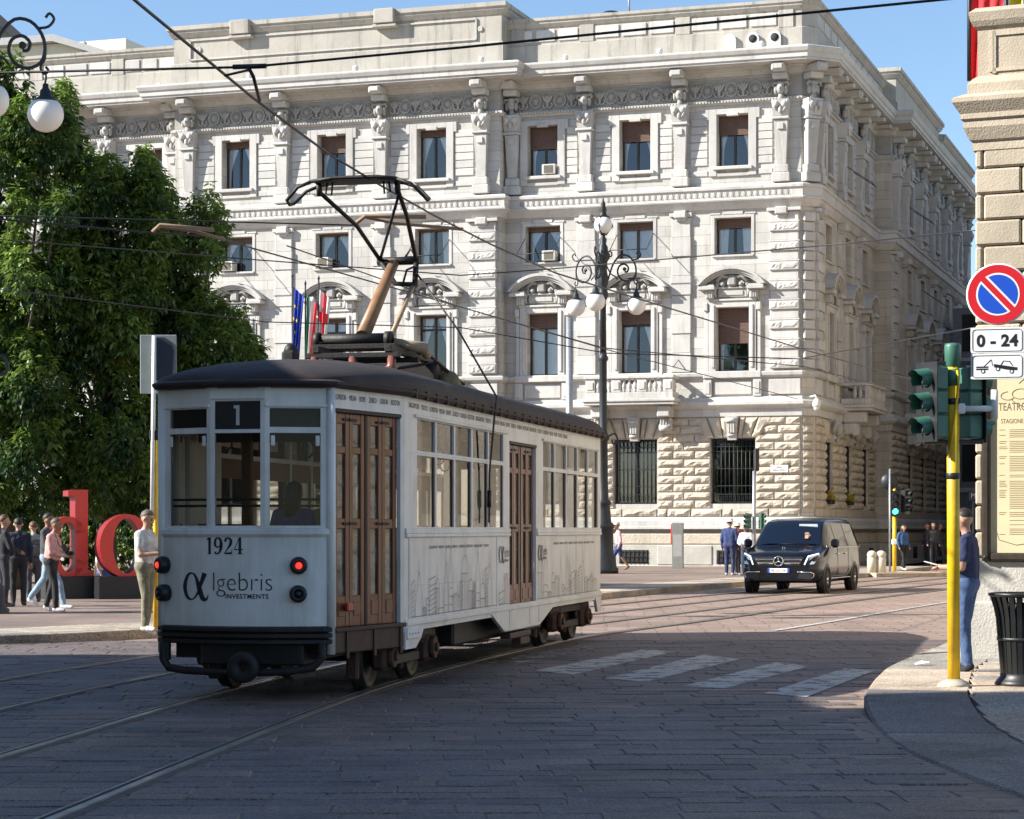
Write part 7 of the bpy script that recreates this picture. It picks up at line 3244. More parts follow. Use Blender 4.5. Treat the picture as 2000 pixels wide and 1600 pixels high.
    tmp = bpy.data.objects.new("person_shape", tmp_me)
    COL.objects.link(tmp)
    md = tmp.modifiers.new("r", 'REMESH')
    md.mode = 'VOXEL'
    md.voxel_size = vox
    md.use_smooth_shade = True
    sm = tmp.modifiers.new("s", 'SMOOTH')
    sm.factor = .5
    sm.iterations = 3
    dg = bpy.context.evaluated_depsgraph_get()
    me = bpy.data.meshes.new_from_object(tmp.evaluated_get(dg), depsgraph=dg)
    bpy.data.objects.remove(tmp)
    bpy.data.meshes.remove(tmp_me)
    nf = len(me.polygons)
    cen = np.empty(nf * 3, np.float32)
    me.polygons.foreach_get("center", cen)
    cen = cen.reshape(-1, 3)
    best = np.full(nf, 1e9)
    idx = np.zeros(nf, np.int32)
    for p0, r0, p1, r1, mi in pr:
        a, b = np.array(p0), np.array(p1)
        d = b - a
        t = np.clip(((cen - a) @ d) / max(1e-9, d @ d), 0, 1)
        ds = np.linalg.norm(cen - (a + t[:, None] * d), axis=1) - (r0 + (r1 - r0) * t)
        if mi in (1, 2):
            ds = ds - .006
        m = ds < best
        best[m] = ds[m]
        idx[m] = mi
    vv = [tuple(v.co) for v in me.vertices]
    ff = [tuple(p.vertices) for p in me.polygons]
    bpy.data.meshes.remove(me)
    q2 = MB()
    q2.v, q2.f, q2.m, q2.s = vv, ff, idx.tolist(), [True] * nf
    q2.mi = 0
    for pts, rs_ in tubes:
        q2.tube(pts, rs_, 6)
    # folds in the cloth
    for i, co in enumerate(q2.v[:len(vv)]):
        n_ = mnoise.noise(Vector((co[0] * 13, co[1] * 13, co[2] * 6)) + Vector((len(label), 0, 0))) * (.011 if co[2] < 1.45 else .003)
        q2.v[i] = (co[0] + n_, co[1] + n_ * .6, co[2])
    t_ = thing("person", label, "person", M @ S(k, k, k), group)
    q2.build("body", mt, t_)
    # hair or hat
    h2 = MB()
    nr, ns = 10, 16
    vs_, fs_ = [], []
    for i in range(nr + 1):
        for j in range(ns):
            a = 2 * math.pi * j / ns
            fr_ = math.sin(a)                      # 1 at the brow, -1 at the nape
            th = math.pi * ((.36 if fr_ > .35 else .5 - .16 * fr_) + .012 * math.sin(j * 7.3)) * i / nr
            x, y, z = math.sin(th) * math.cos(a), math.sin(th) * math.sin(a), math.cos(th)
            rr_ = (.1 if i < nr else .09) + .003 * math.sin(j * 5 + i * 2)
            vs_.append(hp(x * rr_ * .95, y * rr_ * 1.04 - .014, z * rr_ * 1.05 + .024))
    for i in range(nr):
        for j in range(ns):
            fs_.append((i * ns + j, i * ns + (j + 1) % ns, (i + 1) * ns + (j + 1) % ns, (i + 1) * ns + j))
    h2.add(vs_, fs_, True)
    if long_hair:
        capsule(h2, hp(0, -.05, .0), .1, hp(0, -.08, -.2), .085)
    h2.build("hair", hair, t_)
    f2 = MB()
    for sx in (-1, 1):
        f2.ball(hp(sx * .034, .085, .008), .012, 6, 5)
    f2.tube([hp(-.024, .092, -.058), hp(0, .1, -.06), hp(.024, .092, -.058)], .005, 5)
    f2.tube([hp(-.05, .083, .03), hp(-.02, .095, .034)], .005, 5)
    f2.tube([hp(.02, .095, .034), hp(.05, .083, .03)], .005, 5)
    if glasses:
        f2.tube([hp(-.09, .0, .01), hp(-.075, .07, .01), hp(0, .108, .008), hp(.075, .07, .01), hp(.09, 0, .01)], .009, 5)
    f2.build("face_features", HAIR, t_)
    if hat:
        c2 = MB(Rh @ T(0, -.012, .0))
        kind, hc_ = hat
        if kind == 'brim':
            c2.lathe([(.17, .045), (.165, .055), (.112, .07), (.108, .13), (.08, .155), (0, .162)], 18)
        else:
            c2.lathe([(.108, .03), (.112, .07), (.1, .125), (.06, .15), (0, .156)], 18)
            c2.box(-.075, .06, .04, .075, .19, .052, .004)
        c2.build("hat", cloth(hc_), t_)
    if extra:
        extra(t_, up)
    return t_


def stand(u, Y, rot):
    return T((u - 1000) / FPX * Y, Y, .13) @ RZ(R(rot))


V3 = Vector


def ex_camera(t_, up):
    c2 = MB()
    c2.box(-.07, .3, 1.06, .07, .38, 1.15, .012)
    c2.M = T(0, .38, 1.1) @ RX(R(-90))
    c2.lathe([(.04, 0), (.04, .06), (.032, .06), (.03, .05), (0, .05)], 12)
    c2.M = Matrix()
    c2.tube([up(-.09, .06, 1.46), V3((-.12, .2, 1.25)), V3((-.07, .33, 1.13))], .008, 5)
    c2.tube([up(.09, .06, 1.46), V3((.12, .2, 1.25)), V3((.07, .33, 1.13))], .008, 5)
    c2.build("camera_body", MAT["black"], t_)


def ex_phone(t_, up):
    c2 = MB(T(.12, .44, 1.2) @ RX(R(-50)))
    c2.box(-.036, -.005, -.075, .036, .005, .075, .004)
    c2.build("phone", MAT["black"], t_)


def ex_bag(t_, up):
    c2 = MB()
    c2.box(-.17, -.26, 1.02, .17, -.11, 1.42, .05)
    c2.box(-.13, -.3, 1.06, .13, -.255, 1.24, .03)
    c2.build("backpack", cloth((.1, .1, .11)), t_)


def ex_paper(t_, up):
    c2 = MB()
    c2.box(-.1, .28, 1.08, .1, .29, 1.2, .002)
    c2.build("leaflet", MAT["white_paint"], t_)


hold = {'L': ((-.24, .08, 1.12), (-.07, .3, 1.06)), 'R': ((.24, .08, 1.12), (.07, .3, 1.06))}
one_hold = {'R': ((.25, .06, 1.14), (.12, .36, 1.16))}
person("man in pink shirt and black trousers holding a camera, beside the red letter d", stand(100, 41, -98), 1.70, (.62, .33, .30), (.022, .022, .024), (.5, .5, .5), SKIN2, HAIR_G, 'long', arms=hold, stride=.35, lean=.10, head_tilt=R(-6), extra=ex_camera, wide=1.08)
person("man in dark jacket and pale jeans striding behind the man in pink", stand(92, 42.6, -96), 1.80, (.06, .062, .066), (.24, .33, .42), (.65, .65, .65), SKIN2, HAIR, 'long', stride=.95, arms=one_hold, glasses=True)
person("man in black jacket with white hem at the left edge of the view", stand(6, 43.6, -60), 1.78, (.02, .021, .024), (.03, .032, .04), (.1, .1, .1), SKIN, HAIR_B, 'long', arms=hold)
person("man in navy hooded jacket seen from behind at the left edge", stand(36, 44.2, 15), 1.72, (.018, .024, .045), (.02, .02, .022), (.05, .05, .05), SKIN, HAIR, 'long')
person("person in grey jacket with backpack under the trees, left of the man in pink", stand(66, 46.5, 30), 1.66, (.28, .28, .3), (.05, .05, .06), (.1, .1, .1), SKIN, HAIR_B, 'long', extra=ex_bag)
person("person in white and blue sitting under the trees between the red letters", stand(200, 52.5, -100) @ T(0, 0, -.42), 1.7, (.6, .62, .66), (.05, .09, .25), (.4, .4, .4), SKIN, HAIR, 'short', seated=True, fingers=False)
person("man in white T-shirt and khaki trousers looking at a phone left of the tram", stand(284, 33.2, -108), 1.78, (.52, .52, .51), (.19, .18, .12), (.6, .6, .6), SKIN, HAIR_G, 'short', arms={'L': ((-.26, .02, 1.12), (-.05, .26, 1.2)), 'R': ((.26, .05, 1.12), (.12, .36, 1.14))}, head_tilt=R(-22), stride=.12, extra=ex_phone, wide=1.12)
# right-hand man by the porch
person("man in navy shirt and blue jeans looking down at a phone behind the yellow pole", stand(1889, 23.9, 66), 1.72, (.022, .03, .085), (.05, .095, .2), (.02, .02, .025), SKIN, HAIR, 'short', arms={'L': ((-.26, .0, 1.13), (-.08, .25, 1.13)), 'R': ((.23, -.02, 1.12), (.22, .12, .9))}, head_tilt=R(-24), stride=.08, wide=1.08, vox=.016,
       extra=lambda t_, up: MB(T(-.02, .45, 1.18) @ RX(R(-80))).build("phone_case", MAT["black"], t_) if False else None)
ph = thing("phone", "pale phone held out by the man in the navy shirt", "phone", stand(1889, 23.9, 66) @ T(-.04, .38, 1.15) @ RX(R(-75)))
m_ = MB()
m_.box(-.036, -.005, -.075, .036, .005, .075, .004)
m_.build("shell", MAT["white_paint"], ph)
# by the palace
person("man in pink shirt, blue shorts and pale cap walking left past the lamp post", stand(1209, 80, 96), 1.72, (.62, .38, .40), (.03, .06, .17), (.2, .13, .09), SKIN2, HAIR_G, 'long', shorts=True, stride=-.95, lean=.08, hat=('cap', (.5, .46, .4)), fingers=False)
person("man in navy jacket and white sun hat standing left of the van", stand(1425, 73, -20), 1.82, (.03, .05, .14), (.03, .04, .1), (.4, .4, .4), SKIN, HAIR_G, 'long', hat=('brim', (.66, .66, .64)), fingers=False, wide=1.1)
person("woman in red top and white hat beside the man in navy", stand(1441, 73.6, 60), 1.68, (.5, .03, .04), (.03, .03, .04), (.5, .5, .5), SKIN, HAIR_B, 'long', hat=('brim', (.68, .68, .66)), arms=hold, extra=ex_paper, fingers=False)
person("dark-haired woman in white and grey top close behind the van bonnet", stand(1457, 72.6, 150), 1.66, (.5, .51, .55), (.04, .05, .09), (.3, .3, .3), SKIN2, HAIR_B, 'long', long_hair=True, arms=hold, fingers=False)
person("dark-haired person passing behind the van roof", stand(1520, 79, 40), 1.85, (.1, .1, .1), (.03, .03, .04), (.1, .1, .1), SKIN2, HAIR, 'long', fingers=False)
person("woman in blue top and black trousers walking by the far traffic light", stand(1764, 82, -150), 1.66, (.03, .09, .22), (.012, .012, .014), (.55, .55, .55), SKIN, HAIR, 'long', long_hair=True, stride=.5, fingers=False)
person("person in black coat standing in the shade of the side street, nearest the palace", stand(1812, 92, 120), 1.74, (.012, .012, .014), (.014, .014, .018), (.03, .03, .03), SKIN2, HAIR, 'long', fingers=False)
person("man in dark suit and white shirt in the shade of the side street", stand(1822, 91, -170), 1.78, (.03, .03, .034), (.016, .016, .02), (.03, .03, .03), SKIN, HAIR, 'long', stride=.3, fingers=False)
person("person in dark jacket walking deeper in the side street shade", stand(1834, 94, -90), 1.72, (.02, .022, .03), (.03, .03, .04), (.1, .1, .1), SKIN2, HAIR_B, 'long', stride=.5, fingers=False)
# riders standing inside the tram
person("rider in blue top with dark hair inside the tram's right rear window", TM @ T(.30, .55, .5) @ RZ(R(-10)), 1.6, (.05, .10, .24), (.03, .03, .04), (.1, .1, .1), SKIN2, HAIR, 'short', fingers=False, group="tram riders", long_hair=True, seated=True)
person("rider in beige top inside the tram beside the rider in blue", TM @ T(.60, .95, .46) @ RZ(R(15)), 1.65, (.5, .44, .3), (.05, .05, .06), (.1, .1, .1), SKIN2, HAIR, 'short', fingers=False, group="tram riders", seated=True)
# ------------------------------------------------------------------ black van
VM = T(6.80, 57.0, 0) @ RZ(R(-20.5)) @ S(1.08, 1.06, 1.02)
van = thing("van", "shiny black passenger van driving towards the camera on the right", "van", VM)
MAT["vpaint"] = plain("black_car_paint", (.005, .006, .010), .2, .0, .1, 4, coat=.4, spec=.35)
MAT["vglass"] = glass("van_glass", (.22, .25, .3), .12)
MAT["chrome"] = plain("chrome", (.85, .86, .88), .1, 1.0, .03)
MAT["tyre"] = plain("tyre_rubber", (.018, .018, .018), .8, 0, .15)
ST = [  # y, half width low, z top, half width top
    (.00, .70, .86, .62), (.05, .82, .94, .74), (.14, .90, 1.00, .80), (.45, .955, 1.07, .84), (.85, .965, 1.15, .86), (1.0, .965, 1.19, .86), (1.25, .965, 1.44, .80), (1.5, .965, 1.66, .76), (1.72, .965, 1.80, .73), (2.1, .965, 1.87, .71), (3.4, .965, 1.89, .71), (4.6, .96, 1.87, .70), (4.9, .94, 1.80, .68), (5.05, .91, 1.55, .74), (5.12, .87, 1.1, .8), (5.14, .84, .6, .8)]


def vsec(y):
    for a, b in zip(ST, ST[1:]):
        if a[0] <= y <= b[0]:
            t = (y - a[0]) / (b[0] - a[0])
            return tuple(a[k] + (b[k] - a[k]) * t for k in range(4))
    return ST[-1]


def vring(y):
    _, w, zt, wt = vsec(y)
    zb = .26 if .2 < y < 4.95 else .32
    belt = min(1.13, zt - .06)
    return [(0, zb), (w * .86, zb), (w * .97, zb + .1), (w, .62), (w * .985, belt), (wt + (w - wt) * .12, zt - .09), (wt - .05, zt - .015), (wt * .5, zt + .012), (0, zt + .02)]


def side_x(y, z):
    r_ = vring(y)
    for (x0, z0), (x1, z1) in zip(r_[3:], r_[4:]):
        if z0 <= z <= z1:
            return x0 + (x1 - x0) * (z - z0) / (z1 - z0 + 1e-9)
    return r_[3][0]


yl = [0, .02, .05, .09, .14, .3, .45, .65, .85, 1.0, 1.12, 1.25, 1.5, 1.72, 1.9, 2.1, 2.7, 3.4, 4.0, 4.6, 4.8, 4.9, 5.0, 5.05, 5.12, 5.14]
vs, fs = [], []
for y in yl:
    h = vring(y)
    vs += [(x, y, z) for x, z in h] + [(-x, y, z) for x, z in h[::-1][1:-1]]
n = 16
for i in range(len(yl) - 1):
    for k in range(n):
        fs.append((i * n + k, i * n + (k + 1) % n, (i + 1) * n + (k + 1) % n, (i + 1) * n + k))
fs.append(tuple(range(n))[::-1])
fs.append(tuple((len(yl) - 1) * n + k for k in range(n)))
m_ = MB()
m_.add(vs, fs, True)
body = m_.build("body", MAT["vpaint"], van)
body.data.polygons[len(fs) - 1].use_smooth = False
body.data.polygons[len(fs) - 2].use_smooth = False
# dark wheel arches
for y in (.92, 4.12):
    for sx in (-1, 1):
        m_ = MB(T(sx * .80, y, .34) @ RY(R(90 * sx)))
        m_.lathe([(.0, .168), (.40, .168), (.42, .16), (.42, .0)], 26)
        m_.build("wheel_arch", MAT["black"], van)
        m_ = MB(T(sx * .86, y, .335) @ RY(R(90 * sx)))
        m_.lathe([(.235, .115), (.25, .128), (.31, .13), (.335, .11), (.335, -.1), (.2, -.1)], 30)
        w_ = m_.build("wheel", MAT["tyre"], van)
        m_ = MB(T(sx * .86, y, .335) @ RY(R(90 * sx)))
        m_.lathe([(.235, .115), (.22, .09), (.215, .05), (0, .05)], 26)
        m_.build("rim", MAT["black"], w_)
        m_ = MB(T(sx * .86, y, .335) @ RY(R(90 * sx)))
        for k in range(10):
            a = 2 * math.pi * k / 10
            c_, s_ = math.cos(a), math.sin(a)
            m_.tube([(.04 * c_, .04 * s_, .105), (.225 * math.cos(a + .08), .225 * math.sin(a + .08), .1)], .014, 5)
        m_.lathe([(.06, .1), (.05, .125), (0, .128)], 12)
        m_.build("spokes", MAT["chrome"], w_)
# windscreen
m_ = MB()
vs, fs = [], []
rows = [(1.03, .015), (1.25, .012), (1.5, .012), (1.72, .012)]
for y, dz in rows:
    r_ = vring(y)
    xe, ze = r_[6][0] - .02, r_[6][1]
    for k in range(9):
        f = -1 + 2 * k / 8
        x = xe * f
        z = ze + (.03 * (1 - abs(f) ** 2)) + dz
        vs.append((x, y - .012, z))
for j in range(len(rows) - 1):
    for k in range(8):
        a = j * 9 + k
        fs.append((a, a + 1, a + 10, a + 9))
m_.add(vs, fs, True)
m_.build("windscreen", glass("windscreen_glass", (.18, .22, .3), .16), van)
m_ = MB()
m_.add([(x * .97, y + .02, z - .02) for x, y, z in vs], fs, True)
m_.build("dashboard_shade", plain("van_interior_blue_black", (.012, .016, .03), .6), van)
m_ = MB()
m_.box(.15, 1.5, 1.64, .6, 1.52, 1.74)
m_.M = T(0, -.05, .04)
m_.build("sun_visor", plain("sun_visor_pale", (.45, .5, .55), .6), van)
m_ = MB(T(.42, 1.14, 1.44) @ RX(R(-20)))
m_.box(-.045, -.012, -.08, .045, .012, .02, .01)
for k in range(4):
    m_.tube([(-.036 + .024 * k, 0, .015), (-.045 + .03 * k, 0, .1 - .01 * abs(k - 1.5))], .011, 6)
m_.tube([(.045, 0, -.03), (.085, 0, .03)], .012, 6)
m_.build("waving_hand", plain("hand_skin", (.42, .25, .18), .6), van)
# side glass, both sides
for sx in (-1, 1):
    for (ya, yb, kind) in ((1.32, 2.1, 'f'), (2.16, 3.35, 'm'), (3.41, 4.86, 'r')):
        m_ = MB()
        nn = 6
        vs, fs = [], []
        for k in range(nn + 1):
            y = ya + (yb - ya) * k / nn
            zt = vsec(y)[2] - .13
            zb = 1.165
            if kind == 'f':
                zt = min(zt, 1.2 + (y - 1.2) * .9)
            if kind == 'r' and k == nn:
                zt -= .1
            for j in range(4):
                z = zb + (max(zt, zb + .02) - zb) * j / 3
                vs.append((sx * (side_x(y, z) + .008), y, z))
        for k in range(nn):
            for j in range(3):
                a = k * 4 + j
                fs.append((a, a + 1, a + 5, a + 4))
        m_.add(vs, fs, True)
        m_.build("side_window", plain("privacy_glass", (.006, .007, .008), .05, 0, .0, spec=.35) if "privacy_glass" not in bpy.data.materials else bpy.data.materials["privacy_glass"], van)
    m_ = MB()
    m_.box(*sorted_box) if False else None
    pts = [(sx * (side_x(1.3 + k * .36, 1.14) + .012), 1.3 + k * .36, 1.145) for k in range(11)]
    m_.tube(pts, .012, 5)
    m_.tube([(sx * (side_x(1.3 + k * .36, .36) + .006), 1.3 + k * .25, .36) for k in range(11)], .014, 5)
    m_.build("chrome_strip", MAT["chrome"], van)
    m_ = MB()
    m_.box(*([sx * .97, 1.24, 1.14, sx * 1.17, 1.36, 1.36] if sx > 0 else [-1.17, 1.24, 1.14, -.97, 1.36, 1.36]), .05)
    m_.build("wing_mirror", MAT["vpaint"], van)
    for y in (2.02, 2.9):
        m_ = MB()
        x = sx * (side_x(y, .98) + .012)
        m_.tube([(x, y, .98), (x + sx * .02, y + .05, .985), (x + sx * .02, y + .2, .985), (x, y + .25, .98)], .016, 6)
        m_.build("door_handle", MAT["chrome"], van)
    for yy_ in (2.13, 3.38):
        m_ = MB()
        m_.tube([(sx * (side_x(yy_, z) + .002), yy_, z) for z in (1.12, .4)], .006, 4)
        m_.build("door_seam", MAT["black"], van)
# grille, star, lamps, plate
m_ = MB()
m_.prism([(-.52, .70), (.52, .70), (.60, .92), (-.60, .92)], -.012, .05)
gr = m_.build("grille", MAT["black"], van)
for z, w_ in ((.76, .5), (.85, .55)):
    for x0, x1 in ((-w_, -.13), (.13, w_)):
        m_ = MB()
        m_.box(x0, -.035, z - .02, x1, -.012, z + .02, .008)
        m_.build("grille_bar", MAT["chrome"], gr)
m_ = MB(T(0, -.04, .81))
m_.tube([(.115 * math.cos(2 * math.pi * k / 20), 0, .115 * math.sin(2 * math.pi * k / 20)) for k in range(20)], .014, 6, closed=True)
for k in range(3):
    a = math.pi / 2 + 2 * math.pi * k / 3
    m_.tube([(0, 0, 0), (.11 * math.cos(a), 0, .11 * math.sin(a))], [.02, .006], 5)
m_.build("star_emblem", MAT["chrome"], gr)
m_ = MB(T(0, .5, 1.1))
m_.tube([(.03 * math.cos(2 * math.pi * k / 12), 0, .03 + .03 * math.sin(2 * math.pi * k / 12)) for k in range(12)], .006, 5, closed=True)
m_.build("bonnet_star", MAT["chrome"], van)
for sx in (-1, 1):
    m_ = MB()
    m_.add([(sx * .62, .0, .72), (sx * .84, .03, .74), (sx * .93, .2, .93), (sx * .9, .3, 1.0), (sx * .72, .06, .93)], [(0, 1, 2, 3, 4)])
    m_.build("headlamp", plain("headlamp_glass", (.5, .53, .56), .08, .3, .05, coat=1) if "headlamp_glass" not in bpy.data.materials else bpy.data.materials["headlamp_glass"], van)
    m_ = MB()
    m_.tube([(sx * .62, -.012, .72), (sx * .70, .035, .93), (sx * .9, .28, 1.0)], .016, 6)
    m_.build("running_light", plain("running_light_white", (.8, .82, .85), .2, 0, 0, emit=(1, 1, 1), estr=.6) if "running_light_white" not in bpy.data.materials else bpy.data.materials["running_light_white"], van)
    m_ = MB()
    m_.prism([(sx * .45, .38), (sx * .78, .36), (sx * .8, .5), (sx * .5, .52)], -.012, .12)
    m_.build("air_intake", MAT["black"], van)
    m_ = MB()
    m_.tube([(sx * .45, -.02, .54), (sx * .76, .0, .535), (sx * .83, .05, .5), (sx * .82, .05, .42), (sx * .74, .0, .37)], .013, 6)
    m_.build("intake_trim", MAT["chrome"], van)
m_ = MB()
m_.box(-.26, -.035, .52, .26, -.018, .63, .004)
npl = m_.build("number_plate", MAT["s_white"], van)
for sx in (-1, 1):
    m_ = MB()
    x0, x1 = sorted((sx * .21, sx * .26))
    m_.box(x0, -.0365, .521, x1, -.0352, .629)
    m_.build("plate_band", MAT["s_blue"], npl)
lettering("FB 272 DK", .085, MAT["black"], npl, T(0, -.0356, .545), align='CENTER', depth=.0005, off=.001)
m_ = MB()
m_.tube([(-.25, .98, 1.23), (.05, .94, 1.235), (.5, .98, 1.22)], .01, 5)
m_.build("wiper", MAT["black"], van)
# ------------------------------------------------------------------ trees on the square
def leaf_mat(name, c_dark, c_light):
    m, nt, N, L, b = _nodes(name)
    N.remove(b)
    at_ = N.new("ShaderNodeAttribute")
    at_.attribute_name = "tone"
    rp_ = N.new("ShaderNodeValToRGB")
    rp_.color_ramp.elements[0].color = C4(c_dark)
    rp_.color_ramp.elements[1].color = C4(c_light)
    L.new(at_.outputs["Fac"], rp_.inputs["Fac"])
    df = N.new("ShaderNodeBsdfDiffuse")
    L.new(rp_.outputs[0], df.inputs[0])
    tl = N.new("ShaderNodeBsdfTranslucent")
    L.new(rp_.outputs[0], tl.inputs[0])
    gl = N.new("ShaderNodeBsdfGlossy")
    gl.inputs["Roughness"].default_value = .45
    gl.inputs[0].default_value = (.8, .85, .8, 1)
    m1 = N.new("ShaderNodeMixShader")
    m1.inputs[0].default_value = .38
    L.new(df.outputs[0], m1.inputs[1])
    L.new(tl.outputs[0], m1.inputs[2])
    m2 = N.new("ShaderNodeMixShader")
    m2.inputs[0].default_value = .05
    L.new(m1.outputs[0], m2.inputs[1])
    L.new(gl.outputs[0], m2.inputs[2])
    L.new(m2.outputs[0], N["Material Output"].inputs[0])
    return m


MAT["leaf"] = leaf_mat("tree_leaf", (.012, .045, .012), (.30, .44, .075))  # ramp from shaded-leaf colour to sunlit-leaf colour
MAT["bark"] = stone("tree_bark", (.09, .075, .06), (.04, .035, .03), scale=4, bump=1.0, bscale=18)



TOPV = [(-90, 60), (0, 95), (30, 92), (55, 165), (75, 235), (95, 190), (112, 150), (138, 155), (158, 260), (195, 300), (215, 285), (240, 330), (265, 285), (292, 285), (312, 330), (335, 385), (360, 400), (385, 372), (420, 365), (445, 430)]
RIGHTV = [(360, 430), (430, 446), (490, 448), (520, 405), (560, 415), (600, 470), (650, 500), (690, 520), (1000, 520)]


def interp(tab, x):
    if x <= tab[0][0]:
        return tab[0][1]
    for (a, p), (b, q) in zip(tab, tab[1:]):
        if a <= x <= b:
            return p + (q - p) * (x - a) / (b - a)
    return tab[-1][1]


def clumps_for(u0, u1, Y, n, seed, vmax=985, depth=2.4):
    """foliage clumps: upright tufts filling one tree's share of the mass"""
    rr_ = random.Random(seed)
    out = []
    tries = 0
    while len(out) < n and tries < n * 40:
        tries += 1
        u = rr_.uniform(u0, u1)
        t = interp(TOPV, u)
        v = rr_.uniform(t + 20, vmax)
        ru = rr_.uniform(20, 42)
        rv = rr_.uniform(34, 66)
        if v - rv < t - 8 or u + ru > interp(RIGHTV, v) + 6:
            continue
        cu = (u0 + u1) / 2
        bulge = math.sqrt(max(0, 1 - ((u - cu) / (u1 - u0) * 1.7) ** 2))
        yy_ = Y - depth * bulge * rr_.uniform(.1, 1.0) + rr_.uniform(-.3, .8)
        out.append((u, v, ru, rv, yy_))
    # pointed shoots along the outline
    u = u0
    while u < u1:
        t = interp(TOPV, u)
        ru, rv = rr_.uniform(15, 26), rr_.uniform(38, 62)
        if u + ru < interp(RIGHTV, t + rv) + 8:
            out.append((u, t + rv * .95, ru, rv, Y - rr_.uniform(0, 1.2)))
        u += rr_.uniform(15, 27)
    return out


def crown_mesh(clumps, X, Yb, per, seed):
    rg = np.random.default_rng(seed)
    Ps, Ds, Ts = [], [], []
    for (u, v, ru, rv, Y) in clumps:
        p = at(u, v, Y)
        s_ = Y / FPX
        n = max(10, int(per * (ru * rv) / 1500.0))
        d = rg.normal(size=(n, 3))
        d /= np.linalg.norm(d, axis=1)[:, None]
        d[:, 1] = np.where(rg.random(n) < .3, d[:, 1], -np.abs(d[:, 1]))
        rad = rg.uniform(.45, 1.05, n) ** .7
        q = d * rad[:, None]
        taper = np.clip(1.0 - .62 * np.clip(q[:, 2], 0, 1), .2, 1)
        q[:, 0] *= taper
        q[:, 1] *= taper
        P = np.array([p.x - X, p.y - Yb, p.z - .1]) + q * np.array([ru * s_, ru * s_ * 1.15, rv * s_])
        P += rg.normal(size=P.shape) * .05
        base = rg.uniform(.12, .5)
        tone = np.clip(base + .34 * np.clip(q[:, 2], -.4, 1) + .12 * (rad - .7) + rg.normal(0, .07, n), 0, 1)  # lit tops and shaded insides of tufts put into tone, with pale young tips
        Ps.append(P); Ds.append(d); Ts.append(tone)
    P, d, tone = np.concatenate(Ps), np.concatenate(Ds), np.concatenate(Ts)
    n = len(P)
    k = 6                                               # leaves in a cluster, hanging round a twig tip
    ang = rg.uniform(0, 2 * np.pi, (n, 1)) + np.arange(k)[None, :] * 2 * np.pi / k + rg.normal(0, .3, (n, k))
    droop = rg.uniform(.0, 1.2, (n, k))
    dirv = np.stack([np.cos(ang) * np.cos(droop), np.sin(ang) * np.cos(droop), -np.sin(droop)], -1)
    dirv += d[:, None, :] * .5
    dirv /= np.linalg.norm(dirv, axis=2)[..., None]
    ln_ = rg.uniform(.11, .24, (n, k, 1))
    base = P[:, None, :] + dirv * .03
    up = np.array([0, 0, 1.0]) + rg.normal(0, .35, (n, k, 3))
    side = np.cross(dirv, up)
    side /= np.linalg.norm(side, axis=2)[..., None] + 1e-9
    nrm = np.cross(side, dirv)
    w_ = ln_ * .21
    mid = base + dirv * ln_ * .45
    v0 = base
    v1 = mid + side * w_ + nrm * ln_ * .06
    v2 = base + dirv * ln_ - np.array([0, 0, 1]) * ln_ * .12
    v3 = mid - side * w_ + nrm * ln_ * .06
    V = np.stack([v0, v1, v2, v3], 2).reshape(-1, 3)
    nl = n * k
    F = (np.arange(nl)[:, None] * 4 + np.array([[0, 1, 2, 0, 2, 3]])).reshape(-1)
    me = bpy.data.meshes.new("crown")
    me.vertices.add(len(V))
    me.vertices.foreach_set("co", V.astype(np.float32).ravel())
    me.loops.add(len(F))
    me.loops.foreach_set("vertex_index", F.astype(np.int32))
    me.polygons.add(nl * 2)
    me.polygons.foreach_set("loop_start", (np.arange(nl * 2) * 3).astype(np.int32))
    me.polygons.foreach_set("loop_total", np.full(nl * 2, 3, np.int32))
    at_ = me.attributes.new("tone", 'FLOAT', 'POINT')
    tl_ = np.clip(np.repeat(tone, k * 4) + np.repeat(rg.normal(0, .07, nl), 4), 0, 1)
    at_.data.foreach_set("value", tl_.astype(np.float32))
    me.materials.append(MAT["leaf"])
    me.update()
    me.validate()
    return me


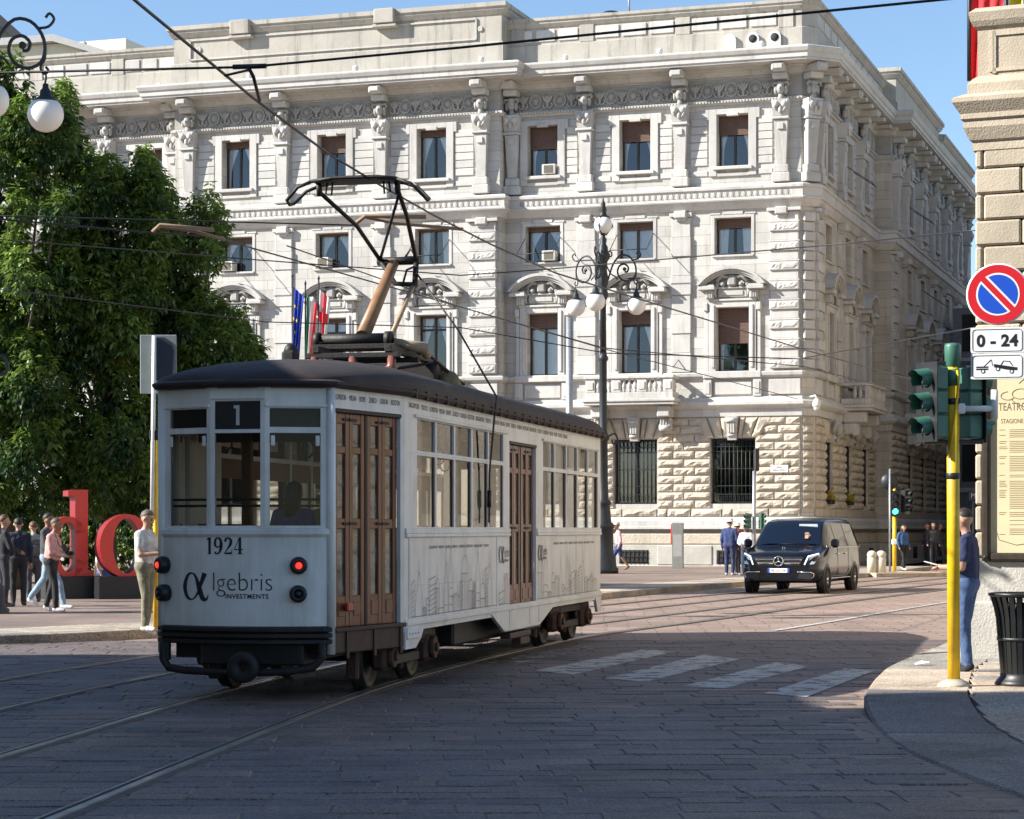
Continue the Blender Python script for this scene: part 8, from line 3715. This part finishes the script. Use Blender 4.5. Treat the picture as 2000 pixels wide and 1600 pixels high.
def tree(label, u, Y, cl, per, seed, name="broadleaf_tree", cat="tree", trunk=True):
    X = (u - 1000) / FPX * Y
    t_ = thing(name, label, cat, T(X, Y, .1), "trees of the square" if trunk else None)
    inst(crown_mesh(cl, X, Y, per, seed), "crown", t_)
    m2 = MB()
    pts = [at(c[0], c[1], c[4]) - Vector((X, Y, .1)) for c in cl]
    top = max(p.z for p in pts)
    if trunk:
        m2.tube([(0, 0, -.1), (.05, 0, 1.2), (-.05, .05, 3), (.1, 0, 5.0), (.05, 0, top * .8)], [.34, .26, .22, .17, .05], 10)
        h0 = 2.2
    else:
        m2.tube([(0, 0, -.1), (.02, 0, .5), (0, 0, 1.2)], [.1, .08, .03], 8)
        h0 = .4
    for i, l in enumerate(pts[::4]):
        h = min(h0 + .2 * (i % 14), top * .6)
        m2.tube([(0, 0, h), (l[0] * .45, l[1] * .45, (h + l[2]) / 2 + .2), (l[0] * .95, l[1] * .95, l[2])], [.09, .055, .015], 5)
    m2.build("trunk", MAT["bark"], t_)
    return t_


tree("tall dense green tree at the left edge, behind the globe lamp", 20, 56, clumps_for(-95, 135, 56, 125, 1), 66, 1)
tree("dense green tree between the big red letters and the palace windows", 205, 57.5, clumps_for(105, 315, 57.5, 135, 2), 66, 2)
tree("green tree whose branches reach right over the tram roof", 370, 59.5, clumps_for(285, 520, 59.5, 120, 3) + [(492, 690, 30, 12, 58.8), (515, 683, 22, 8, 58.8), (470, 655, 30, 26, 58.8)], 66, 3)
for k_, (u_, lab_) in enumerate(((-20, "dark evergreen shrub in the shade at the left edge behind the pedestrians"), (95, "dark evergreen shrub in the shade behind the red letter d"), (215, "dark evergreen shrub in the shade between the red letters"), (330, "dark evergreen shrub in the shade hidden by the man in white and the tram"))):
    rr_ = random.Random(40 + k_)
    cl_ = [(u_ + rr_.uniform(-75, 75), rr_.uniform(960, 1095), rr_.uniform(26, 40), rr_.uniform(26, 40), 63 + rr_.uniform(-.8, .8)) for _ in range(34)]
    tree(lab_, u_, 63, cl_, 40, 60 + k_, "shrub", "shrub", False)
